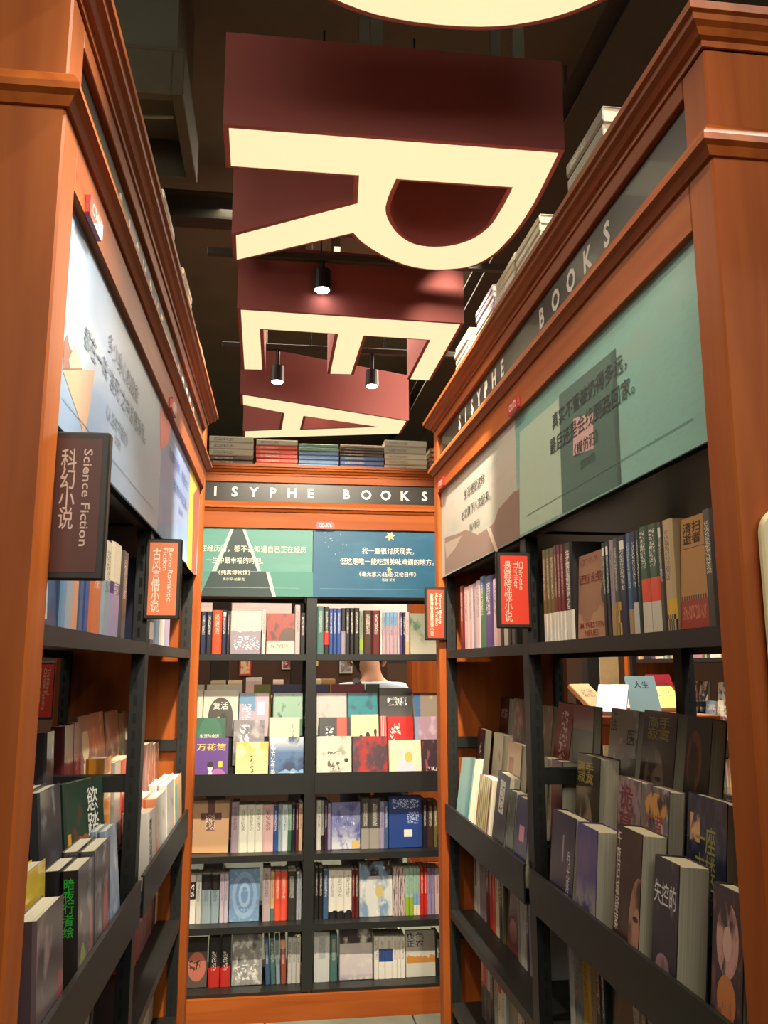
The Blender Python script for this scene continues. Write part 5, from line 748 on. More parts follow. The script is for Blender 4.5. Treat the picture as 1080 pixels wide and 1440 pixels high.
  'brown cover with face and yellow title', {'lab': ['brown cover with face and yellow title, back step under teal doorway poster'], 'ti': [('高手\n寂寞', 0.5, 0.84, 0.66, 0.22, (176, 164, 80))]}),
 ('RN', 2, 0.3965, 0.4933, 0.2131, 0.03, ((52, 50, 40), (('e', (140, 76, 48), 0.38, 0.62, 0.3, 0.26), ('e', (84, 58, 42), 0.36, 0.56, 0.2, 0.22), ('n', (52, 50, 40), 5, 0.52, 4), ('r', (120, 86, 66), 0.46, 0.08, 0.54, 0.5)), (), 0.3), 'dark olive cover with orange arch', {'lab': ['dark olive cover with orange arch, back step under teal doorway poster']}),
 ('RF', 1, -0.203, -0.1357, 0.1973, 0.04, ((120, 110, 80), (), (), 0.2), 'thick cream-paged volume by the black upright', {'lab': ['thick cream-paged volume by the black upright, middle step under brown mountain poster'], 'tilt': 0.06}),
 ('RF', 1, -0.1088, -0.0272, 0.1992, 0.04, ((96, 44, 44), (), (), 0.2), 'thick dull red volume', {'lab': ['thick dull red volume, middle step under brown mountain poster'], 'tilt': 0.06}),
 ('RN', 1, 0.0553, 0.1962, 0.2287, 0.045, ((60, 52, 40), (('e', (140, 118, 102), 0.45, 0.3, 0.3, 0.34), ('n', (66, 54, 44), 3, 0.5, 4), ('e', (150, 130, 114), 0.5, 0.26, 0.15, 0.18), ('e', (40, 32, 28), 0.58, 0.38, 0.1, 0.022), ('e', (92, 72, 62), 0.44, 0.25, 0.03, 0.07), ('g', (48, 42, 36), 0.5, 0.72)), (), 0.3), 'dark cover with face and yellow characters',
  {'lab': ['dark cover with face and yellow characters, middle step under teal doorway poster'], 'ti': [('高手\n寂寞', 0.42, 0.84, 0.66, 0.2, (170, 156, 80))], 'tilt': 0.08}),
 ('RN', 1, 0.2818, 0.3948, 0.2075, 0.024, ((130, 112, 116), (('e', (150, 140, 144), 0.4, 0.3, 0.32, 0.3), ('n', (90, 70, 76), 6, 0.5, 3)), (), 0.4), 'grey-pink comic cover with red strokes', {'lab': ['grey-pink comic cover with red strokes, middle step under teal doorway poster'], 'ti': [('诡\n墓', 0.4, 0.7, 0.6, 0.48, (120, 40, 50))], 'tilt': 0.1}),
 ('RN', 1, 0.4041, 0.5104, 0.2061, 0.03, ((110, 102, 106), (('n', (190, 186, 190), 6, 0.55, 3), ('e', (196, 140, 66), 0.5, 0.84, 0.44, 0.11), ('n', (50, 46, 60), 5, 0.53, 4)), (), 0.4), 'comic cover with orange burst and white hair', {'lab': ['comic cover with orange burst and white hair, middle step under teal doorway poster'], 'ti': [('亡者', 0.45, 0.7, 0.7, 0.16, (150, 60, 56))], 'tilt': 0.1}),
 ('RN', 1, 0.5748, 0.7051, 0.2152, 0.028, ((34, 40, 60), (('n', (70, 76, 100), 3, 0.55, 3), ('r', (206, 160, 120), 0.08, 0.66, 0.34, 0.86), ('n', (60, 60, 90), 6, 0.5, 3), ('g', (20, 34, 48), 0.4, 0.1)), (), 0.4), 'midnight blue cover with glowing building',
  {'lab': ['midnight blue cover with glowing building, middle step under teal doorway poster'], 'ti': [('一座\n古楼\n传奇', 0.5, 0.5, 0.5, 0.6, (140, 136, 74))], 'tilt': 0.1}),
 ('RN', 0, 0.1256, 0.2697, 0.2072, 0.03, ((46, 42, 70), (('m', (120, 140, 196), 0.1, 0.16, 3, 2), ('r', (150, 146, 160), 0.5, 0.55, 0.56, 0.8)), (), 0.25), 'dark indigo cover with white vertical characters', {'lab': ['dark indigo cover with white vertical characters, front step under teal doorway poster'], 'ti': [('月\n光\n落\n下', 0.8, 0.42, 0.13, 0.5, (206, 204, 216))], 'tilt': 0.1}),
 ('RN', 0, 0.2895, 0.3958, 0.2055, 0.05, ((84, 72, 128), (('g', (170, 160, 150), 0.55, 0.25), ('n', (70, 64, 120), 3, 0.5, 3)), (), 0.25), 'violet cloud cover fading to cream', {'lab': ['violet cloud cover fading to cream, front step under teal doorway poster'], 'tilt': 0.08}),
 ('RN', 0, 0.4703, 0.5789, 0.232, 0.045, ((58, 38, 36), (('e', (160, 114, 100), 0.95, 0.34, 0.34, 0.36), ('n', (70, 44, 40), 3, 0.5, 6), ('e', (176, 128, 110), 0.9, 0.3, 0.14, 0.2), ('e', (50, 30, 28), 0.86, 0.42, 0.1, 0.02), ('e', (130, 60, 56), 0.9, 0.16, 0.08, 0.02)), (), 0.3), 'dark red-brown cover with face and tall white title',
  {'lab': ['dark red-brown cover with face and tall white title, front step under teal doorway poster'], 'ti': [('午\n夜\n旧\n城\n疑\n案', 0.16, 0.62, 0.15, 0.7, (214, 206, 200))], 'tilt': 0.1}),
 ('RN', 0, 0.6253, 0.7115, 0.2118, 0.05, ((50, 48, 62), (('e', (150, 120, 130), 0.45, 0.26, 0.28, 0.1), ('n', (110, 90, 104), 3, 0.58, 3)), (), 0.3), 'dark slate cover with twisted pale hands', {'lab': ['dark slate cover with twisted pale hands, front step under teal doorway poster'], 'ti': [('失控的', 0.5, 0.76, 0.86, 0.16, (206, 206, 210))], 'tilt': 0.1}),
 ('RN', 0, 0.8085, 0.8903, 0.215, 0.03, ((66, 52, 60), (('e', (196, 150, 146), 0.5, 0.7, 0.36, 0.22), ('n', (66, 52, 60), 4, 0.5, 5), ('e', (190, 120, 70), 0.5, 0.36, 0.3, 0.14), ('n', (120, 80, 76), 5, 0.56, 8), ('e', (206, 166, 160), 0.5, 0.68, 0.14, 0.1), ('g', (56, 54, 76), 0.22, 0.05)), (), 0.4), 'reddish comic cover by the near wooden pillar',
  {'lab': ['reddish comic cover by the near wooden pillar, front step under teal doorway poster'], 'tilt': 0.1}),
 ('LN', 2, -0.123, -0.0639, 0.1751, 0.03, ((70, 66, 70), (('n', (190, 196, 200), 3, 0.6, 2),), (), 0.8), 'grey film-wrapped cover by the pillar', {'lab': ['grey film-wrapped cover by the pillar, back step under ice-cream poster'], 'tilt': 0.04}),
 ('LF', 2, 0.023, 0.1086, 0.1776, 0.03, ((96, 24, 34), (('t', (150, 80, 84), 0.3, 0.2, 0.7, 0.6, 4, 8, 2),), (), 0.5), 'deep red cover, first of the pair', {'lab': ['deep red cover, first of the pair, back step under coral-patch poster'], 'tilt': 0.04}),
 ('LF', 2, 0.1105, 0.1886, 0.1786, 0.03, ((88, 20, 30), (('t', (150, 80, 84), 0.3, 0.2, 0.7, 0.6, 4, 8, 5),), (), 0.5), 'deep red cover, second of the pair', {'lab': ['deep red cover, second of the pair, back step under coral-patch poster'], 'tilt': 0.04}),
 ('LF', 2, 0.1922, 0.3426, 0.1875, 0.014, ((120, 78, 74), (('e', (206, 196, 170), 0.5, 0.62, 0.26, 0.22), ('r', (200, 196, 180), 0.3, 0, 0.7, 0.4), ('r', (96, 60, 60), 0, 0.8, 1, 1)), (), 0.9), 'film-wrapped cover with pale portrait', {'lab': ['film-wrapped cover with pale portrait, back step under coral-patch poster'], 'tilt': 0.1}),
 ('LF', 2, 0.3509, 0.5113, 0.188, 0.014, ((128, 92, 80), (('n', (196, 160, 130), 3, 0.55, 2),), (), 1.0), 'pinkish brown film-wrapped cover', {'lab': ['pinkish brown film-wrapped cover, back step under coral-patch poster'], 'tilt': 0.12}),
 ('LF', 2, 0.5209, 0.7074, 0.1822, 0.014, ((110, 84, 78), (('n', (170, 140, 120), 3, 0.55, 6),), (), 1.0), 'dull brown film-wrapped cover', {'lab': ['dull brown film-wrapped cover, back step under coral-patch poster'], 'tilt': 0.1}),
 ('LF', 2, 0.71, 0.795, 0.17, 0.02, ((96, 92, 76), (('n', (160, 150, 110), 3, 0.55, 3),), (), 0.9), 'grey-olive film-wrapped cover', {'lab': ['grey-olive film-wrapped cover, back step under coral-patch poster'], 'tilt': 0.08, 'u': (0.71, 0.795)}),
 ('LF', 1, 0.023, 0.1062, 0.2219, 0.04, ((214, 138, 40), (('r', (230, 222, 206), 0.1, 0.6, 0.9, 0.85), ('r', (34, 30, 30), 0, 0, 1, 0.2)), (), 0.4), 'orange cover with white label', {'lab': ['orange cover with white label, middle step under coral-patch poster'], 'tilt': 0.03}),
 ('LF', 1, 0.1491, 0.2264, 0.1997, 0.03, ((176, 170, 162), (), (), 0.6), 'pale grey film-wrapped cover', {'lab': ['pale grey film-wrapped cover, middle step under coral-patch poster'], 'tilt': 0.03}),
 ('LF', 1, 0.2399, 0.4103, 0.1958, 0.04, ((206, 120, 104), (('r', (196, 24, 30), 0, 0, 0.3, 1), ('r', (230, 210, 200), 0.04, 0.6, 0.26, 0.8)), (), 0.4), 'salmon cover with red edge', {'lab': ['salmon cover with red edge, middle step under coral-patch poster'], 'tilt': 0.03}),
 ('LN', 1, -0.4404, -0.3025, 0.2137, 0.022, ((56, 58, 62), (('n', (150, 156, 164), 2.5, 0.6, 3),), (), 0.7), 'charcoal cover with silver gleam, white page tops', {'lab': ['charcoal cover with silver gleam, white page tops, middle step under ice-cream poster', 'second copy of charcoal cover with silver gleam, white page tops, middle step'], 'n': 2, 'tilt': 0.1}),
 ('LN', 1, -0.1819, -0.0319, 0.1926, 0.026, ((44, 66, 52), (('m', (160, 96, 44), 0.42, 0.16, 3, 2), ('n', (110, 60, 34), 4, 0.6, 3), ('r', (226, 160, 40), 0.02, 0.36, 0.1, 0.5)), (), 0.25), 'dark green and amber cover with brush title',
  {'lab': ['dark green and amber cover with brush title, middle step under ice-cream poster'], 'n': 1, 'ti': [('慾\n踏', 0.7, 0.66, 0.3, 0.5, (232, 230, 222))], 'tilt': 0.12, 'yaw': -0.3}),
 ('LN', 0, -0.7945, -0.6554, 0.1901, 0.03, ((96, 78, 82), (('g', (60, 46, 46), 0.2, 0.7), ('n', (150, 120, 120), 2, 0.52, 3), ('r', (150, 40, 60), 0.8, 0, 0.95, 0.5)), (), 0.4), 'large dusky mauve cover by the pillar foot', {'lab': ['large dusky mauve cover by the pillar foot, front step under ice-cream poster'], 'tilt': 0.05}),
 ('LN', 0, -0.5696, -0.4558, 0.2019, 0.026, ((84, 76, 76), (('n', (140, 136, 134), 3, 0.52, 3), ('n', (40, 36, 38), 4, 0.55, 7), ('e', (150, 156, 80), 0.3, 0.3, 0.14, 0.14), ('e', (170, 80, 90), 0.85, 0.4, 0.1, 0.24)), (('r', (30, 26, 28), 0, 0, 1, 1),), 0.5), 'dark comic cover with green spine title',
  {'lab': ['dark comic cover with green spine title, front step under ice-cream poster', 'second copy of dark comic cover with green spine title, front step'], 'n': 2, 'st': [('暗\n夜\n行\n者\n绘', 0.74, 0.62, 0.42, (40, 190, 60))], 'tilt': 0.05}),
 ('LN', 0, -0.4507, -0.3145, 0.2058, 0.026, ((78, 72, 74), (('n', (150, 146, 146), 3, 0.52, 8), ('n', (40, 36, 38), 4, 0.55, 2), ('e', (170, 80, 90), 0.7, 0.4, 0.14, 0.3)), (), 0.5), 'dark comic cover with crouching pink figure',
  {'lab': ['dark comic cover with crouching pink figure, front step under ice-cream poster', 'second copy of dark comic cover with crouching pink figure, front step'], 'n': 2, 'tilt': 0.05}),
 ('LN', 0, -0.302, -0.2015, 0.2119, 0.014, ((150, 166, 186), (('g', (110, 146, 200), 0.45, 0.3), ('n', (196, 204, 212), 3, 0.52, 3)), (), 0.6), 'pale blue silver cover beside the upright', {'lab': ['pale blue silver cover beside the upright, front step under ice-cream poster', 'second copy of pale blue silver cover beside the upright, front step'], 'n': 2, 'tilt': 0.1}),
 ('LN', 0, -0.7441, -0.6241, 0.2317, 0.02, ((206, 176, 50), (('n', (224, 206, 120), 3, 0.55, 3), ('r', (150, 40, 50), 0.0, 0, 0.2, 0.4)), (), 0.7), 'bright yellow film-wrapped cover', {'dy': 0.034, 'lab': ['bright yellow film-wrapped cover, front step under ice-cream poster'], 'tilt': 0.05}),
 ('LF', 2, 0.8, 0.912, 0.17, 0.02, ((74, 66, 60), (('h', (206, 140, 70), 0.75, 0.9), ('r', (190, 196, 200), 0.1, 0.5, 0.4, 0.7)), (), 0.4), 'leaning dark cover with orange edge', {'lab': ['leaning dark cover with orange edge, back step under coral-patch poster'], 'tilt': 0.1, 'u': (0.8, 0.912)}),
 ('LF', 1, 0.66, 0.79, 0.197, 0.03, ((150, 110, 104), (('n', (196, 160, 150), 4, 0.5, 3),), (), 0.8), 'pinkish foil cover by the upright', {'lab': ['pinkish foil cover by the upright, middle step under coral-patch poster'], 'tilt': 0.05, 'u': (0.66, 0.79)}),
 ('LF', 1, 0.795, 0.912, 0.1861, 0.03, ((110, 72, 60), (('n', (206, 160, 130), 4, 0.55, 6), ('r', (190, 150, 140), 0, 0, 0.3, 1)), (), 0.8), 'brown foil cover with pale spine title', {'lab': ['brown foil cover with pale spine title, middle step under coral-patch poster'], 'tilt': 0.05, 'u': (0.795, 0.912)}),
 ('LF', 0, 0.1515, 0.2496, 0.1711, 0.03, ((214, 212, 204), (('r', (30, 28, 30), 0, 0.25, 0.4, 0.9), ('t', (236, 234, 226), 0.05, 0.3, 0.36, 0.85, 5, 16, 2)), (), 0.3), 'white cover with black title strip', {'lab': ['white cover with black title strip, front step under coral-patch poster', 'second copy of white cover with black title strip, front step'], 'n': 2, 'tilt': 0.05}),
 ('LF', 0, 0.2669, 0.4494, 0.1849, 0.03, ((206, 204, 196), (('n', (170, 168, 160), 3, 0.55, 3), ('r', (216, 130, 90), 0, 0, 0.06, 0.5)), (('r', (216, 130, 90), 0, 0, 1, 1),), 0.3), 'pale grey cover with peach spine', {'lab': ['pale grey cover with peach spine, front step under coral-patch poster', 'second copy of pale grey cover with peach spine, front step'], 'n': 2, 'tilt': 0.05}),
 ('LF', 0, 0.4631, 0.6255, 0.193, 0.024, ((196, 192, 188), (('n', (130, 110, 116), 3, 0.6, 3),), (), 0.5), 'white cover with grey figure', {'lab': ['white cover with grey figure, front step under coral-patch poster', 'second copy of white cover with grey figure, front step'], 'n': 2, 'tilt': 0.05}),
 ('LF', 0, 0.6413, 0.8118, 0.1863, 0.024, ((226, 180, 140), (('r', (110, 190, 204), 0, 0, 0.35, 0.9),), (), 0.5), 'peach cover with turquoise edge', {'lab': ['peach cover with turquoise edge, front step under coral-patch poster', 'second copy of peach cover with turquoise edge, front step'], 'n': 2, 'tilt': 0.05})]
POSTER_TEXT = [('RN', '真实不管被扔得多远，', 0.4777, 1.9205, 0.3912, 0.036, (46, 56, 56)), ('RN', '最后还是会找到路回家。', 0.4806, 1.8702, 0.4376, 0.036, (46, 56, 56)), ('RN', '《模仿犯》', 0.4704, 1.8264, 0.1271, 0.026, (46, 56, 56)), ('RN', '宫部美雪', 0.4754, 1.7921, 0.074, 0.018, (70, 90, 88)), ('RF', '生活便是这样', -0.4407, 1.9316, 0.2614, 0.032, (46, 56, 56)), ('RF', '七次跌下八次起来。', -0.4341, 1.8727, 0.365, 0.032, (46, 56, 56)),
 ('RF', '《猎人笔记》', -0.4454, 1.8181, 0.1348, 0.022, (70, 70, 66)), ('LN', '多少身心的疲惫', -0.4846, 1.9276, 0.2949, 0.036, (84, 104, 124)), ('LN', '都在一阵“装死”之中涤荡净尽。', -0.5116, 1.8752, 0.564, 0.036, (84, 104, 124)), ('LN', '《人没有不懒的》', -0.5203, 1.8154, 0.1944, 0.026, (96, 112, 130)), ('LN', '梁实秋', -0.5121, 1.7893, 0.0527, 0.018, (96, 112, 130)),
 ('LF', '生活的理想，就是为了', 0.3596, 1.9389, 0.4561, 0.03, (70, 90, 150)), ('LF', '理想的生活。', 0.4116, 1.879, 0.3269, 0.03, (70, 90, 150)), ('LF', '张闻天', 0.4264, 1.834, 0.1043, 0.018, (80, 100, 150)), ('EL', '在经历时，都不会知道自己正在经历', -0.2599, 1.9195, 0.4621, 0.03, (226, 226, 206)), ('EL', '一生中最幸福的时刻。', -0.3416, 1.8678, 0.2462, 0.03, (226, 226, 206)),
 ('EL', '《纯真博物馆》', -0.3419, 1.8146, 0.1383, 0.022, (226, 226, 206)), ('EL', '奥尔罕·帕慕克', -0.3443, 1.785, 0.0951, 0.013, (206, 214, 196)), ('ER', '我一直很讨厌现实，', 0.3372, 1.9202, 0.2359, 0.03, (232, 232, 216)), ('ER', '但这是唯一能吃到美味鸡翅的地方。', 0.3333, 1.8718, 0.4255, 0.03, (232, 232, 216)), ('ER', '《毫无意义:伍迪·艾伦自传》', 0.3355, 1.8158, 0.2573, 0.022, (232, 232, 216)),
 ('ER', '伍迪·艾伦', 0.3397, 1.7903, 0.061, 0.013, (210, 220, 214))]
POSTER_SHAPES = [('RN', [(0.3296, 1.9669), (0.6268, 1.956), (0.6219, 1.7151), (0.3236, 1.7155)], (72, 104, 98), 1), ('RN', [(0.6077, 1.9574), (0.63, 1.9556), (0.625, 1.7152), (0.6096, 1.7147)], (58, 86, 82), 2), ('RN', [(0.4079, 1.8927), (0.5139, 1.8742), (0.5082, 1.8061), (0.3994, 1.8192)], (196, 160, 160), 3), ('RN', [(0.039, 1.9661), (0.3272, 1.9609), (0.322, 1.717), (0.0139, 1.7176)], (164, 186, 170), 1),
 ('RF', [(-0.8835, 1.8451), (-0.7159, 1.8297), (-0.5607, 1.8217), (-0.4068, 1.783), (-0.2591, 1.7841), (-0.2208, 1.7876), (-0.1741, 1.8159), (-0.0966, 1.8239), (-0.0303, 1.8326), (0.0192, 1.8297), (0.0194, 1.7134), (-0.886, 1.7178)], (134, 110, 100), 1), ('RF', [(-0.3059, 1.7896), (-0.2595, 1.7802), (-0.1844, 1.706), (-0.2134, 1.7079)], (196, 176, 160), 2),
 ('RF', [(-0.8787, 1.8247), (-0.6115, 1.8117), (-0.7193, 1.7836), (-0.8583, 1.7682)], (170, 150, 136), 2), ('LN', [(-0.8928, 1.7888), (-0.8948, 1.8248), (-0.8834, 1.8391), (-0.8645, 1.8266), (-0.8414, 1.8303), (-0.8147, 1.8248), (-0.7882, 1.8238), (-0.8923, 1.787)], (150, 96, 76), 1),
 ('LN', [(-0.8962, 1.7876), (-0.7141, 1.8488), (-0.7308, 1.7835), (-0.755, 1.7347), (-0.7956, 1.7535), (-0.8585, 1.7742)], (206, 168, 140), 1), ('LN', [(-0.8681, 1.8104), (-0.8366, 1.8434), (-0.8081, 1.8324), (-0.7887, 1.8257), (-0.8578, 1.8012)], (222, 190, 160), 2),
 ('LF', [(-0.0468, 1.9981), (0.1449, 2.0068), (0.1389, 1.983), (0.0969, 1.9445), (0.0292, 1.9148), (-0.0179, 1.9096)], (232, 118, 96), 1), ('LF', [(0.6177, 2.0127), (0.8555, 2.0174), (0.8564, 1.7045), (0.6398, 1.7054)], (206, 178, 70), 1), ('LF', [(0.74, 1.9486), (0.9296, 2.0235), (0.903, 1.707), (0.7651, 1.7062)], (150, 84, 70), 2),
 ('EL', [(-0.3493, 2.0072), (-0.3121, 2.0074), (-0.2422, 1.8222), (-0.4173, 1.8198)], (46, 66, 66), 1), ('EL', [(-0.3647, 2.0047), (-0.3508, 2.005), (-0.4203, 1.8198), (-0.4386, 1.8195)], (176, 206, 190), 2), ('EL', [(-0.3121, 2.0058), (-0.2997, 2.006), (-0.2268, 1.8224), (-0.2422, 1.8222)], (176, 206, 190), 2),
 ('EL', [(-0.4872, 1.8173), (0.001, 1.8208), (0.0025, 1.7123), (-0.4834, 1.7107)], (76, 136, 126), 1), ('EL', [(-0.4416, 1.8164), (-0.205, 1.8196), (-0.1716, 1.7106), (-0.4864, 1.7106)], (44, 64, 64), 2), ('EL', [(-0.205, 1.8196), (-0.1895, 1.8198), (-0.1593, 1.7108), (-0.1747, 1.7106)], (186, 210, 196), 3)]
POSTER_LINES = [('RN', 0.0708, 0.8848, 1.7544, (90, 116, 110)), ('LN', -0.8859, -0.0874, 1.7513, (130, 150, 170)), ('EL', -0.4847, -0.0606, 1.7485, (150, 190, 180)), ('ER', 0.0334, 0.5057, 1.7482, (110, 160, 180))]
STARS = [(0.3481, 1.9883, 0.024, (240, 224, 140)), (0.3414, 1.8366, 0.014, (226, 222, 110))]
CODES = [0.0522, 0.0478, -0.8527, -0.8412, 0.0617]
